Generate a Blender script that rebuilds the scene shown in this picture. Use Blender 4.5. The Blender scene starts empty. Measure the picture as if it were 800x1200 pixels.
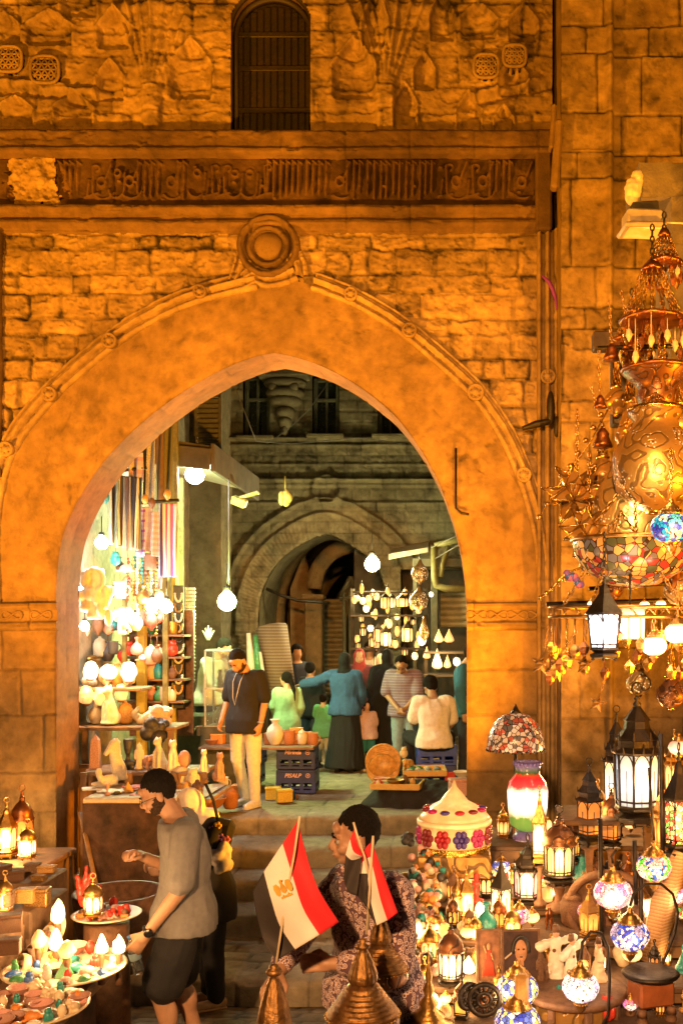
import bpy, bmesh, math, random
import numpy as np
from mathutils import Vector, Matrix, Euler
random.seed(7); RNG = np.random.default_rng(11)
SC = bpy.context.scene
COL = SC.collection
CZ = 3.0; F = 1170.0; VX = 540.0; VY = 741.0
PI = math.pi; rad = math.radians
def P(u, v, Y): return Vector(((u-VX)/F*Y, Y, CZ+(VY-v)/F*Y))
def S(px, Y): return px*Y/F          # picture size to metres at that distance
def gz(Y): return 0.0 if Y >= 8 else min(.62, (8-Y)*.21)
# ---------------------------------------------------------------- materials
MATS = {}; STONES = set()
class NT:
    def __init__(s, name):
        s.m = bpy.data.materials.new(name); s.m.use_nodes = True
        s.t = s.m.node_tree; s.b = s.t.nodes['Principled BSDF']; s.out = s.t.nodes['Material Output']
    def n(s, typ, **kw):
        x = s.t.nodes.new(typ)
        for k, v in kw.items():
            if k.startswith('i_'): x.inputs[k[2:].replace('_', ' ')].default_value = v
            else: setattr(x, k, v)
        return x
    def l(s, a, b): s.t.links.new(a, b)
    def math(s, op, a, b=None):
        x = s.n('ShaderNodeMath', operation=op)
        for i, v in enumerate((a, b)):
            if v is None: continue
            if isinstance(v, (int, float)): x.inputs[i].default_value = v
            else: s.l(v, x.inputs[i])
        return x.outputs[0]
    def mixc(s, f, a, b, blend='MIX'):
        x = s.n('ShaderNodeMix', data_type='RGBA', blend_type=blend)
        for i, v in ((0, f), (6, a), (7, b)):
            if isinstance(v, (int, float)): x.inputs[i].default_value = v
            elif isinstance(v, tuple): x.inputs[i].default_value = (*v[:3], 1)
            else: s.l(v, x.inputs[i])
        return x.outputs[2]
    def noise(s, scale, detail=4, coord='Object', rough=.6, vec=None):
        if vec is None:
            tc = s.n('ShaderNodeTexCoord'); vec = tc.outputs[coord]
        x = s.n('ShaderNodeTexNoise'); s.l(vec, x.inputs['Vector'])
        x.inputs['Scale'].default_value = scale; x.inputs['Detail'].default_value = detail; x.inputs['Roughness'].default_value = rough
        return x.outputs['Fac']
    def ramp(s, f, stops, interp='LINEAR'):
        x = s.n('ShaderNodeValToRGB'); x.color_ramp.interpolation = interp
        e = x.color_ramp.elements
        while len(e) < len(stops): e.new(.5)
        for i, (p, c) in enumerate(stops):
            e[i].position = p; e[i].color = (*c[:3], 1)
        s.l(f, x.inputs[0]); return x.outputs[0]
    def bump(s, h, st=.3, d=.01):
        x = s.n('ShaderNodeBump'); x.inputs['Strength'].default_value = st; x.inputs['Distance'].default_value = d
        s.l(h, x.inputs['Height']); s.l(x.outputs[0], s.b.inputs['Normal'])
    def set(s, **kw):
        for k, v in kw.items():
            i = s.b.inputs[k.replace('_', ' ')]
            if isinstance(v, (int, float)): i.default_value = v
            elif isinstance(v, tuple): i.default_value = (*v[:3], 1)
            else: s.l(v, i)
        return s
def mat(name, col, rough=.6, metal=0, var=.25, scale=14, bump=.15, bscale=None, emit=None, es=0, spec=None):
    """plain surface with uneven colour and a fine bump"""
    if name in MATS: return MATS[name]
    t = NT(name)
    f = t.noise(scale, 5)
    lo = tuple(c*(1-var) for c in col); hi = tuple(min(1, c*(1+var)) for c in col)
    c = t.ramp(f, [(.3, lo), (.7, hi)])
    t.set(Base_Color=c, Metallic=metal)
    r = t.math('MULTIPLY_ADD', t.noise((bscale or scale)*2.3, 3), .3); t.t.nodes[-1]
    r.node.inputs[2].default_value = max(.03, rough-.15)
    t.set(Roughness=r)
    if bump: t.bump(t.noise(bscale or scale*4, 5), bump, .01)
    if emit: t.set(Emission_Color=emit, Emission_Strength=es)
    if spec is not None: t.b.inputs['Specular IOR Level'].default_value = spec
    if es and es < 60: t.m.cycles.emission_sampling = 'NONE'
    MATS[name] = t.m; return t.m
def glow(name, col, es, col2=None, scale=8, rib=None, base=None):
    """lit glass: uneven emission, hottest at mid height"""
    if name in MATS: return MATS[name]
    t = NT(name)
    f = t.noise(scale, 4)
    c = t.ramp(f, [(.3, col2 or tuple(x*.55 for x in col)), (.62, col)])
    tc = t.n('ShaderNodeTexCoord'); sp = t.n('ShaderNodeSeparateXYZ'); t.l(tc.outputs['Generated'], sp.inputs[0])
    hot = t.ramp(t.math('ABSOLUTE', t.math('SUBTRACT', sp.outputs[2], .42)), [(.05, (1.5,)*3), (.3, (.8,)*3), (.55, (.3,)*3)])  # bulb's hot spot painted into the emission by height
    st = t.math('MULTIPLY', t.math('MULTIPLY', t.ramp(t.noise(scale*.7, 2), [(.25, (.5,)*3), (.7, (1.15,)*3)]), hot), es)
    t.set(Base_Color=base or tuple(min(.8, x) for x in col), Roughness=.25, Emission_Color=c, Emission_Strength=st)
    t.m.cycles.emission_sampling = 'NONE'
    MATS[name] = t.m; return t.m
def mosaic(name, cols, es, scale=60, grout=(.03, .02, .015), width=.06, bands=0):
    """small pieces of coloured glass with dark grout, lit from behind"""
    if name in MATS: return MATS[name]
    t = NT(name); tc = t.n('ShaderNodeTexCoord')
    v = t.n('ShaderNodeTexVoronoi'); t.l(tc.outputs['Object'], v.inputs['Vector']); v.inputs['Scale'].default_value = scale
    e = t.n('ShaderNodeTexVoronoi', feature='DISTANCE_TO_EDGE'); t.l(tc.outputs['Object'], e.inputs['Vector']); e.inputs['Scale'].default_value = scale
    sp = t.n('ShaderNodeSeparateColor'); t.l(v.outputs['Color'], sp.inputs[0])
    big = t.noise(scale*.16, 1)
    f = t.math('ADD', t.math('MULTIPLY', sp.outputs[0], .55), t.math('MULTIPLY', big, .5))
    k = len(cols)
    if bands:      # flowers and upright bands laid round the globe
        s3 = t.n('ShaderNodeSeparateXYZ'); t.l(v.outputs['Position'], s3.inputs[0])
        an = t.math('ARCTAN2', s3.outputs[1], s3.outputs[0]); q = t.math('SINE', t.math('MULTIPLY', an, bands)); zz = t.math('SINE', t.math('MULTIPLY', s3.outputs[2], 42.0))
        f = t.math('ADD', t.math('ADD', t.math('MULTIPLY', q, .22), t.math('MULTIPLY', zz, .14)), t.math('MULTIPLY_ADD', sp.outputs[0], .16)); f.node.inputs[1].links[0].from_node.inputs[2].default_value = .38
    c = t.ramp(f, [(.18+.62*i/k, cols[i]) for i in range(k)], 'CONSTANT')
    m = t.math('GREATER_THAN', e.outputs['Distance'], width)
    cc = t.mixc(m, grout, c)
    st = t.math('MULTIPLY', m, t.math('MULTIPLY_ADD', sp.outputs[1], es))
    st.node.inputs[1]
    t.set(Base_Color=cc, Roughness=.2, Emission_Color=c, Emission_Strength=t.math('MULTIPLY', m, t.math('MULTIPLY', t.math('ADD', sp.outputs[1], .5), es)))
    t.bump(t.math('MINIMUM', e.outputs['Distance'], .12), .5, .004)
    t.m.cycles.emission_sampling = 'NONE'
    MATS[name] = t.m; return t.m
def pierced(name, metal=(.55, .3, .08), light=(1, .72, .3), es=2.0, scale=22, th=.1, rough=.32):
    """beaten brass with cut-out scrolls through which the lamp inside shows"""
    if name in MATS: return MATS[name]
    t = NT(name); tc = t.n('ShaderNodeTexCoord')
    n1 = t.noise(scale*.42, 1.5, rough=.4); cont = t.math('ABSOLUTE', t.math('SUBTRACT', t.math('FRACT', t.math('MULTIPLY', n1, 7.0)), .5))
    groove = t.ramp(cont, [(.10, (1,)*3), (.19, (0,)*3)])
    v = t.n('ShaderNodeTexVoronoi'); t.l(tc.outputs['Object'], v.inputs['Vector']); v.inputs['Scale'].default_value = scale*3.2
    n2 = t.ramp(t.noise(scale*.3, 1), [(.48, (0,)*3), (.56, (1,)*3)])
    h = t.math('MULTIPLY', t.math('LESS_THAN', v.outputs['Distance'], .26), n2)
    c = t.ramp(t.noise(5, 4), [(.3, tuple(x*.6 for x in metal)), (.7, metal)])
    c = t.mixc(t.math('MULTIPLY', groove, .85), c, tuple(x*.12 for x in metal))
    t.set(Base_Color=c, Metallic=t.math('SUBTRACT', .62, t.math('MULTIPLY', groove, .4)), Roughness=rough, Emission_Color=light, Emission_Strength=t.math('MULTIPLY', h, es))
    t.bump(t.math('SUBTRACT', t.math('MULTIPLY', n2, .15), t.math('ADD', groove, h)), .5, .008)
    t.m.cycles.emission_sampling = 'NONE'
    MATS[name] = t.m; return t.m
def stripes(name, cols, scale, axis=0, rough=.85, wav=.0):
    if name in MATS: return MATS[name]
    t = NT(name); tc = t.n('ShaderNodeTexCoord'); sp = t.n('ShaderNodeSeparateXYZ'); t.l(tc.outputs['Object'], sp.inputs[0])
    f = t.math('FRACT', t.math('MULTIPLY', sp.outputs[axis], scale))
    k = len(cols)
    c = t.ramp(f, [(i/k, cols[i]) for i in range(k)], 'CONSTANT')
    c = t.mixc(.35, c, t.ramp(t.noise(90, 3), [(.3, (.3,)*3), (.7, (1,)*3)]), 'MULTIPLY')
    t.set(Base_Color=c, Roughness=rough)
    MATS[name] = t.m; return t.m
def stone(name, col, darkening=.5, bump=.5, fine=60):
    """masonry: per-block tone attribute, weather stains, pitted grain"""
    if name in MATS: return MATS[name]
    STONES.add(name); t = NT(name)
    a = t.n('ShaderNodeAttribute', attribute_name='tone')
    big = t.noise(.9, 5, rough=.7); mid = t.noise(7, 6, rough=.7); fi = t.noise(fine, 4, rough=.65)
    c = t.ramp(mid, [(.25, tuple(x*.55 for x in col)), (.5, col), (.75, tuple(min(1, x*1.35) for x in col))])
    c = t.mixc(t.math('MULTIPLY', t.ramp(big, [(.42, (0,)*3), (.62, (1,)*3)]), darkening), c, tuple(x*k for x, k in zip(col, (.34, .3, .27))), 'MIX')
    c = t.mixc(1.0, c, t.ramp(a.outputs['Fac'], [(0, (.08,)*3), (.5, (.62,)*3), (1, (1,)*3)]), 'MULTIPLY')
    t.set(Base_Color=c, Roughness=.88)
    t.b.inputs['Specular IOR Level'].default_value = .25
    t.bump(t.math('ADD', fi, t.math('MULTIPLY', mid, 1.6)), bump, .012)
    MATS[name] = t.m; return t.m
# ---------------------------------------------------------------- objects
def tag(o, label=None, cat=None, group=None, kind=None):
    if label: o['label'] = label
    if cat: o['category'] = cat
    if group: o['group'] = group
    if kind: o['kind'] = kind
    return o
def empty(name, loc=(0, 0, 0), rz=0, label=None, cat=None, group=None, scale=1):
    o = bpy.data.objects.new(name, None); COL.objects.link(o)
    o.location = loc; o.rotation_euler = (0, 0, rz); o.empty_display_size = .05
    if scale != 1: o.scale = (scale,)*3
    return tag(o, label, cat, group)
def children(o): return [c for c in bpy.data.objects if c.parent == o]
def copy_tree(o, loc=None, rz=None, scale=None, label=None, parent=None, _kids=None):
    if _kids is None:
        _kids = {}
        for c in bpy.data.objects:
            if c.parent: _kids.setdefault(c.parent.name, []).append(c)
    c = o.copy(); COL.objects.link(c); c.parent = parent
    if loc is not None: c.location = loc
    if rz is not None: c.rotation_euler = (0, 0, rz)
    if scale is not None: c.scale = (scale,)*3 if not isinstance(scale, tuple) else scale
    if label: c['label'] = label
    for ch in _kids.get(o.name, []): copy_tree(ch, parent=c, _kids=_kids)
    return c
def recolor(o, old, new):
    """give a copied thing's part its own mesh and material"""
    for ch in [o]+children(o):
        if ch.type == 'MESH' and any(m and m.name == old for m in ch.data.materials):
            ch.data = ch.data.copy()
            for i, m in enumerate(ch.data.materials):
                if m and m.name == old: ch.data.materials[i] = new
def link_mesh(name, me, parent=None, loc=None):
    o = bpy.data.objects.new(name, me); COL.objects.link(o)
    if parent is not None: o.parent = parent
    if loc is not None: o.location = loc
    return o
class MB:
    """collects shapes for ONE mesh"""
    def __init__(s): s.v = []; s.f = []; s.m = []; s.s = []
    def add(s, vs, fs, mi=0, sm=False, M=None):
        b = len(s.v)
        for p in vs: s.v.append(tuple(M @ Vector(p)) if M is not None else tuple(p))
        for f in fs: s.f.append([b+i for i in f]); s.m.append(mi); s.s.append(sm)
        return s
    def box(s, c, d, mi=0, rot=None, bev=0):
        x, y, z = (k/2 for k in d); b = min(bev, x*.9, y*.9, z*.9)
        M = Matrix.Translation(Vector(c)) @ (Euler(rot).to_matrix().to_4x4() if rot else Matrix())
        if not b:
            vs = [(i*x, j*y, k*z) for i in (-1, 1) for j in (-1, 1) for k in (-1, 1)]
            fs = [(0, 1, 3, 2), (4, 6, 7, 5), (0, 4, 5, 1), (2, 3, 7, 6), (0, 2, 6, 4), (1, 5, 7, 3)]
            return s.add(vs, fs, mi, False, M)
        vs = []; idx = {}
        for i in (-1, 1):
            for j in (-1, 1):
                for k in (-1, 1):
                    for a in range(3):
                        q = [i*(x-b), j*(y-b), k*(z-b)]; q[a] = (i*x, j*y, k*z)[a]
                        idx[i, j, k, a] = len(vs); vs.append(q)
        fs = []
        def g(*t): fs.append([idx[q] for q in t])
        for a in range(3):
            o1, o2 = (a+1) % 3, (a+2) % 3
            for sg in (-1, 1):
                r = []
                for p, q in ((-1, -1), (1, -1), (1, 1), (-1, 1)):
                    t = [0, 0, 0]; t[a] = sg; t[o1] = p; t[o2] = q; r.append((*t, a))
                g(*(r if sg > 0 else r[::-1]))
        for a in range(3):       # edges along axis a
            o1, o2 = (a+1) % 3, (a+2) % 3
            for p in (-1, 1):
                for q in (-1, 1):
                    def K(sg, ax):
                        t = [0, 0, 0]; t[a] = sg; t[o1] = p; t[o2] = q; return (*t, ax)
                    r = [K(-1, o1), K(1, o1), K(1, o2), K(-1, o2)]
                    g(*(r if p*q > 0 else r[::-1]))
        for i in (-1, 1):
            for j in (-1, 1):
                for k in (-1, 1):
                    r = [(i, j, k, 0), (i, j, k, 1), (i, j, k, 2)]
                    g(*(r if i*j*k > 0 else r[::-1]))
        return s.add(vs, fs, mi, False, M)
    def tube(s, pts, r, seg=8, mi=0, closed=False, cap=True, M=None):
        pts = [Vector(p) for p in pts]; n = len(pts)
        rs = r if isinstance(r, (list, tuple)) else [r]*n
        vs = []; up = None
        for i, p in enumerate(pts):
            a = pts[(i-1) % n] if (i or closed) else p; b = pts[(i+1) % n] if (i < n-1 or closed) else p
            d = (b-a)
            if d.length < 1e-9: d = Vector((0, 0, 1))
            d.normalize()
            if up is None: up = Vector((0, 0, 1)) if abs(d.z) < .9 else Vector((1, 0, 0))
            x = d.cross(up)
            if x.length < 1e-6: x = d.cross(Vector((0, 1, 0)))
            x.normalize(); up = x.cross(d)
            for k in range(seg):
                t = 2*PI*k/seg; vs.append(p+(x*math.cos(t)+up*math.sin(t))*rs[i])
        fs = []
        for i in range(n if closed else n-1):
            j = (i+1) % n
            for k in range(seg):
                l = (k+1) % seg; fs.append((i*seg+k, i*seg+l, j*seg+l, j*seg+k))
        if cap and not closed: fs += [tuple(range(seg))[::-1], tuple((n-1)*seg+k for k in range(seg))]
        return s.add(vs, fs, mi, True, M)
    def lathe(s, prof, seg=24, c=(0, 0, 0), mi=0, sm=True, M=None, sq=(1, 1), rot0=0, cap=True):
        """prof: list of (radius, z)"""
        vs = []; fs = []; n = len(prof)
        for r, z in prof:
            for k in range(seg):
                t = 2*PI*k/seg+rot0; vs.append((c[0]+max(r, 1e-4)*math.cos(t)*sq[0], c[1]+max(r, 1e-4)*math.sin(t)*sq[1], c[2]+z))
        for i in range(n-1):
            for k in range(seg):
                l = (k+1) % seg; fs.append((i*seg+k, i*seg+l, (i+1)*seg+l, (i+1)*seg+k))
        if cap: fs += [tuple(range(seg))[::-1], tuple((n-1)*seg+k for k in range(seg))]
        return s.add(vs, fs, mi, sm, M)
    def sph(s, c, r, seg=14, ring=9, mi=0, rot=None, M=None):
        rx, ry, rz = r if isinstance(r, (tuple, list)) else (r, r, r)
        R = Euler(rot).to_matrix() if rot else Matrix.Identity(3)
        vs = []; fs = []
        for i in range(ring+1):
            a = PI*i/ring
            for k in range(seg):
                t = 2*PI*k/seg
                vs.append(Vector(c)+R @ Vector((rx*max(math.sin(a), 1e-3)*math.cos(t), ry*max(math.sin(a), 1e-3)*math.sin(t), -rz*math.cos(a))))
        for i in range(ring):
            for k in range(seg):
                l = (k+1) % seg; fs.append((i*seg+k, i*seg+l, (i+1)*seg+l, (i+1)*seg+k))
        fs += [tuple(range(seg))[::-1], tuple(ring*seg+k for k in range(seg))]
        return s.add(vs, fs, mi, True, M)
    def cone(s, a, b, r0, r1, seg=12, mi=0, n=3):
        """round-ended tapered limb"""
        a = Vector(a); b = Vector(b); d = (b-a); L = d.length; d = d/L if L > 1e-6 else Vector((0, 0, 1))
        pts = []; rs = []
        for i in range(n): t = PI/2*(i/n); pts.append(a-d*r0*math.cos(t)); rs.append(max(r0*math.sin(t), 1e-3))
        pts.append(a); rs.append(r0); pts.append(b); rs.append(r1)
        for i in range(1, n+1): t = PI/2*(i/n); pts.append(b+d*r1*math.sin(t)); rs.append(max(r1*math.cos(t), 1e-3))
        return s.tube(pts, rs, seg, mi)
    def poly(s, pts, depth, axis='y', mi=0, M=None):
        """flat outline (x,z) extruded by depth along y"""
        n = len(pts); vs = [(x, 0, z) for x, z in pts]+[(x, depth, z) for x, z in pts]
        fs = [tuple(range(n)), tuple(range(n, 2*n))[::-1]]+[(i, n+i, n+(i+1) % n, (i+1) % n) for i in range(n)]
        return s.add(vs, fs, mi, False, M)
    def loft(s, secs, seg=20, mi=0):
        """secs: (cx, cy, cz, rx, ry[, power])  horizontal ellipses"""
        vs = []
        for q in secs:
            cx, cy, cz, rx, ry = q[:5]
            for k in range(seg):
                t = 2*PI*k/seg; vs.append((cx+rx*math.cos(t), cy+ry*math.sin(t), cz))
        fs = []
        n = len(secs); up = secs[-1][2] > secs[0][2]
        for i in range(n-1):
            for k in range(seg):
                l = (k+1) % seg; q = (i*seg+k, i*seg+l, (i+1)*seg+l, (i+1)*seg+k); fs.append(q if up else q[::-1])
        a = tuple(range(seg)); b = tuple((n-1)*seg+k for k in range(seg))
        fs += [a[::-1], b] if up else [a, b[::-1]]
        return s.add(vs, fs, mi, True)
    def mesh(s, name, mats):
        me = bpy.data.meshes.new(name); me.from_pydata(s.v, [], s.f)
        for m in (mats if isinstance(mats, (list, tuple)) else [mats]): me.materials.append(m)
        me.polygons.foreach_set('material_index', s.m); me.polygons.foreach_set('use_smooth', s.s); me.update()
        if any(m and m.name in STONES for m in me.materials):
            at = me.attributes.new('tone', 'FLOAT', 'POINT'); at.data.foreach_set('value', [.62]*len(s.v))
        return me
    def build(s, name, mats, parent=None, loc=None):
        return link_mesh(name, s.mesh(name, mats), parent, loc)
def remesh(mb, vox, smooth=4, mat=None, name='body', parent=None, wrinkle=0, wscale=9, seed=0, stretch=(1, 1, 1)):
    """fuse overlapping closed shapes into one continuous skin"""
    me = mb.mesh(name, []); o = bpy.data.objects.new('tmp', me); COL.objects.link(o)
    r = o.modifiers.new('r', 'REMESH'); r.mode = 'VOXEL'; r.voxel_size = vox; r.use_smooth_shade = True
    if smooth:
        q = o.modifiers.new('s', 'SMOOTH'); q.iterations = smooth; q.factor = .5
    dg = bpy.context.evaluated_depsgraph_get(); dg.update()
    m2 = bpy.data.meshes.new_from_object(o.evaluated_get(dg)); bpy.data.objects.remove(o); m2.name = name
    m2.materials.clear()
    for m in (mat if isinstance(mat, (list, tuple)) else [mat]): m2.materials.append(m)
    n = len(m2.vertices); co = np.empty(n*3); m2.vertices.foreach_get('co', co); co = co.reshape(-1, 3)
    if wrinkle:
        no = np.empty(n*3); m2.vertices.foreach_get('normal', no); no = no.reshape(-1, 3)
        q = co*np.array(stretch)
        w = np.abs(fbm3(q*wscale, seed))
        co += no*((.35-w)*wrinkle)[:, None]*2
        m2.vertices.foreach_set('co', co.ravel())
    m2.polygons.foreach_set('use_smooth', [True]*len(m2.polygons)); m2.update()
    return link_mesh(name, m2, parent)
# ---------------------------------------------------------------- array noise
def _h(ix, iy, iz, seed):
    n = (ix*73856093) ^ (iy*19349663) ^ (iz*83492791) ^ (seed*2654435761 & 0xffffffff)
    n = (n ^ (n >> 13))*1274126177 & 0xffffffff
    n = (n ^ (n >> 16)) & 0xffff
    return n/65535.0
def vn3(p, seed=0):
    i = np.floor(p).astype(np.int64); f = p-i; f = f*f*(3-2*f)
    r = 0
    for a in (0, 1):
        for b in (0, 1):
            for c in (0, 1):
                w = (f[..., 0] if a else 1-f[..., 0])*(f[..., 1] if b else 1-f[..., 1])*(f[..., 2] if c else 1-f[..., 2])
                r = r+w*_h(i[..., 0]+a, i[..., 1]+b, i[..., 2]+c, seed)
    return r*2-1
def fbm3(p, seed=0, oct=3):
    r = 0; a = .5
    for o in range(oct): r = r+a*vn3(p*2**o, seed+o*17); a *= .5
    return r
def vn2(x, y, seed=0):
    ix = np.floor(x).astype(np.int64); iy = np.floor(y).astype(np.int64); fx = x-ix; fy = y-iy
    fx = fx*fx*(3-2*fx); fy = fy*fy*(3-2*fy); z = ix*0
    return ((_h(ix, iy, z, seed)*(1-fx)+_h(ix+1, iy, z, seed)*fx)*(1-fy)+(_h(ix, iy+1, z, seed)*(1-fx)+_h(ix+1, iy+1, z, seed)*fx)*fy)*2-1
def fbm(x, y, seed=0, oct=4):
    r = 0; a = .5
    for o in range(oct): r = r+a*vn2(x*2**o, y*2**o, seed+o*13); a *= .5
    return r
def sstep(a, b, x):
    t = np.clip((x-a)/(b-a), 0, 1); return t*t*(3-2*t)
def grid_obj(name, X, Y, Z, tone, mask, m, parent=None, smooth=True):
    """vertex grid (arrays of one shape) to a mesh; cells with mask False are left out"""
    h, w = X.shape
    co = np.stack([X, Y, Z], -1).reshape(-1, 3)
    idx = np.arange(h*w).reshape(h, w)
    q = np.stack([idx[:-1, :-1], idx[:-1, 1:], idx[1:, 1:], idx[1:, :-1]], -1)
    if mask is not None:
        k = mask[:-1, :-1] & mask[:-1, 1:] & mask[1:, 1:] & mask[1:, :-1]; q = q[k]
    q = q.reshape(-1, 4)
    used = np.unique(q); remap = np.full(h*w, -1); remap[used] = np.arange(len(used)); q = remap[q]; co = co[used]
    me = bpy.data.meshes.new(name); nf = len(q)
    me.vertices.add(len(co)); me.vertices.foreach_set('co', co.ravel().astype(np.float32))
    me.loops.add(nf*4); me.loops.foreach_set('vertex_index', q.ravel().astype(np.int32))
    me.polygons.add(nf); me.polygons.foreach_set('loop_start', np.arange(0, nf*4, 4, dtype=np.int32))
    try: me.polygons.foreach_set('loop_total', np.full(nf, 4, dtype=np.int32))
    except Exception: pass
    me.update(calc_edges=True)
    me.polygons.foreach_set('use_smooth', np.full(nf, smooth))
    if tone is not None:
        at = me.attributes.new('tone', 'FLOAT', 'POINT'); at.data.foreach_set('value', np.clip(tone, 0, 1).reshape(-1)[used].astype(np.float32))
    me.materials.append(m); me.validate()
    return link_mesh(name, me, parent)
def blocks(U, V, rows, wr, seed, groove=2.0, wob=2.0, rough=1.0, shift=.5):
    """irregular coursed masonry. returns (height 0..1ish, tone 0..1, groove mask). units are those of U, V"""
    rg = np.random.default_rng(seed)
    Uw = U+wob*fbm(U/14., V/14., seed+1, 2)*2; Vw = V+wob*fbm(U/18., V/11., seed+2, 2)*2
    H = np.zeros_like(U); T = np.full_like(U, .5); D = np.full_like(U, 1e3)
    for r in range(len(rows)-1):
        a, b = rows[r], rows[r+1]
        sel = (Vw >= a) & (Vw < b)
        e = [U.min()-rg.uniform(0, wr[1])]
        while e[-1] < U.max()+wr[1]: e.append(e[-1]+rg.uniform(*wr))
        e = np.array(e); k = np.searchsorted(e, Uw[sel])-1; k = np.clip(k, 0, len(e)-2)
        hh = rg.uniform(-1, 1, len(e)); tt = rg.uniform(0, 1, len(e)); tx = rg.uniform(-1, 1, len(e)); ty = rg.uniform(-1, 1, len(e)); gv = rg.uniform(0, 1, len(e))
        uu = Uw[sel]; vv = Vw[sel]
        du = np.minimum(uu-e[k], e[k+1]-uu); dv = np.minimum(vv-a, b-vv)
        cu = (uu-(e[k]+e[k+1])/2)/(e[k+1]-e[k]); cv = (vv-(a+b)/2)/(b-a)
        H[sel] = hh[k]*.5+tx[k]*cu*.5+ty[k]*cv*.5
        T[sel] = tt[k]
        # rounded corners
        rr = groove*1.6
        dd = np.where((du < rr) & (dv < rr), rr-np.hypot(rr-du, rr-dv), np.minimum(du, dv))
        D[sel] = dd-gv[k]*groove*.3
    g = sstep(0, groove, D)
    return H, T, g
# ---------------------------------------------------------------- camera, sky
cam = bpy.data.objects.new('camera', bpy.data.cameras.new('camera')); COL.objects.link(cam)
cam.location = (0, 0, CZ); cam.rotation_euler = (PI/2, 0, 0)
cam.data.sensor_fit = 'HORIZONTAL'; cam.data.sensor_width = 36; cam.data.lens = 36*F/800
cam.data.shift_x = -140/800; cam.data.shift_y = 141/800; cam.data.clip_end = 3000; cam.data.clip_start = .05
SC.camera = cam
w = bpy.data.worlds.new('World'); SC.world = w; w.use_nodes = True
sky = w.node_tree.nodes.new('ShaderNodeTexSky'); sky.sky_type = 'NISHITA'; sky.sun_disc = False
sky.sun_elevation = rad(-4); sky.sun_rotation = rad(150)
w.node_tree.links.new(sky.outputs[0], w.node_tree.nodes['Background'].inputs[0]); w.node_tree.nodes['Background'].inputs[1].default_value = .05
SC.view_settings.view_transform = 'Standard'; SC.view_settings.look = 'None'; SC.view_settings.gamma = 1; SC.view_settings.exposure = 0
cy = SC.cycles; cy.use_denoising = True; cy.max_bounces = 6; cy.diffuse_bounces = 3; cy.glossy_bounces = 3; cy.transmission_bounces = 3
cy.sample_clamp_indirect = 4; cy.sample_clamp_direct = 0; cy.caustics_reflective = False; cy.caustics_refractive = False
try: cy.denoiser = 'OPENIMAGEDENOISE'; cy.denoising_prefilter = 'ACCURATE'
except Exception: pass
def light(name, loc, col, power, kind='POINT', size=.05, target=None, spot=None, blend=.5):
    d = bpy.data.lights.new(name, kind); d.color = col; d.energy = power
    if kind in ('POINT', 'SPOT'): d.shadow_soft_size = size
    if kind == 'SPOT': d.spot_size = rad(spot or 80); d.spot_blend = blend
    o = bpy.data.objects.new(name, d); COL.objects.link(o); o.location = loc
    if target is not None: o.rotation_euler = (Vector(target)-Vector(loc)).to_track_quat('-Z', 'Y').to_euler()
    return o
# ---------------------------------------------------------------- gate building
YF = 9.3; YB = 9.85; PX = YF/F      # facade plane, back plane, metres per picture pixel there
M_st = stone('ochre_stone', (.42, .29, .14), .6, .5, 110)
M_pl = stone('old_plaster', (.28, .18, .075), .35, .35, 110); M_so = stone('soffit_plaster', (.33, .165, .045), .3, .3, 110)  # soffit base colour pushed orange to stand in for sodium light
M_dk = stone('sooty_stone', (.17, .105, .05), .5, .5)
gate = empty('gate_building', P(300, 1000, YF), 0, 'tall ochre stone gateway with a wide pointed arch and carved band', 'building')
GL = Vector(gate.location)
def relief(name, u0, u1, v0, v1, step, Y, fn, m, maskfn=None, parent=gate, off=0):
    U, V = np.meshgrid(np.arange(u0, u1+step*.5, step, dtype=float), np.arange(v0, v1+step*.5, step, dtype=float))
    D, T = fn(U, V)
    X = (U-VX)/F*Y; Z = CZ+(VY-V)/F*Y; Yy = Y-D-off
    L = Vector(parent.location) if parent else Vector((0, 0, 0))
    mk = maskfn(U, V) if maskfn else None
    return grid_obj(name, X-L.x, Yy-L.y, Z-L.z, T, mk, m, parent)
def resample(pts, n):
    pts = np.array(pts, float)
    # smooth with catmull-rom
    q = []
    for i in range(len(pts)-1):
        p0 = pts[max(i-1, 0)]; p1 = pts[i]; p2 = pts[i+1]; p3 = pts[min(i+2, len(pts)-1)]
        for t in np.linspace(0, 1, 12, endpoint=False):
            q.append(.5*((2*p1)+(-p0+p2)*t+(2*p0-5*p1+4*p2-p3)*t*t+(-p0+3*p1-3*p2+p3)*t**3))
    q.append(pts[-1]); q = np.array(q)
    s = np.r_[0, np.cumsum(np.hypot(*np.diff(q, axis=0).T))]; t = np.linspace(0, s[-1], n)
    return np.stack([np.interp(t, s, q[:, 0]), np.interp(t, s, q[:, 1])], -1)
inL = [(66, 712), (67, 680), (74, 630), (95, 582), (127, 536), (166, 497), (210, 463), (254, 437), (294, 420), (322, 414)]
inR = [(322, 414), (350, 420), (387, 434), (430, 460), (470, 496), (505, 548), (529, 605), (542, 660), (547, 712)]
outL = [(-8, 712), (-9, 640), (-4, 580), (8, 535), (28, 500), (60, 462), (100, 425), (145, 390), (185, 366), (225, 349), (280, 334), (341, 322)]
outR = [(341, 322), (400, 343), (445, 366), (480, 390), (525, 428), (560, 462), (592, 508), (615, 560), (630, 610), (638, 660), (640, 712)]
NA = 130
INN = np.vstack([resample(inL, NA), resample(inR, NA)[1:]]); OUT = np.vstack([resample(outL, NA), resample(outR, NA)[1:]])
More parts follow.
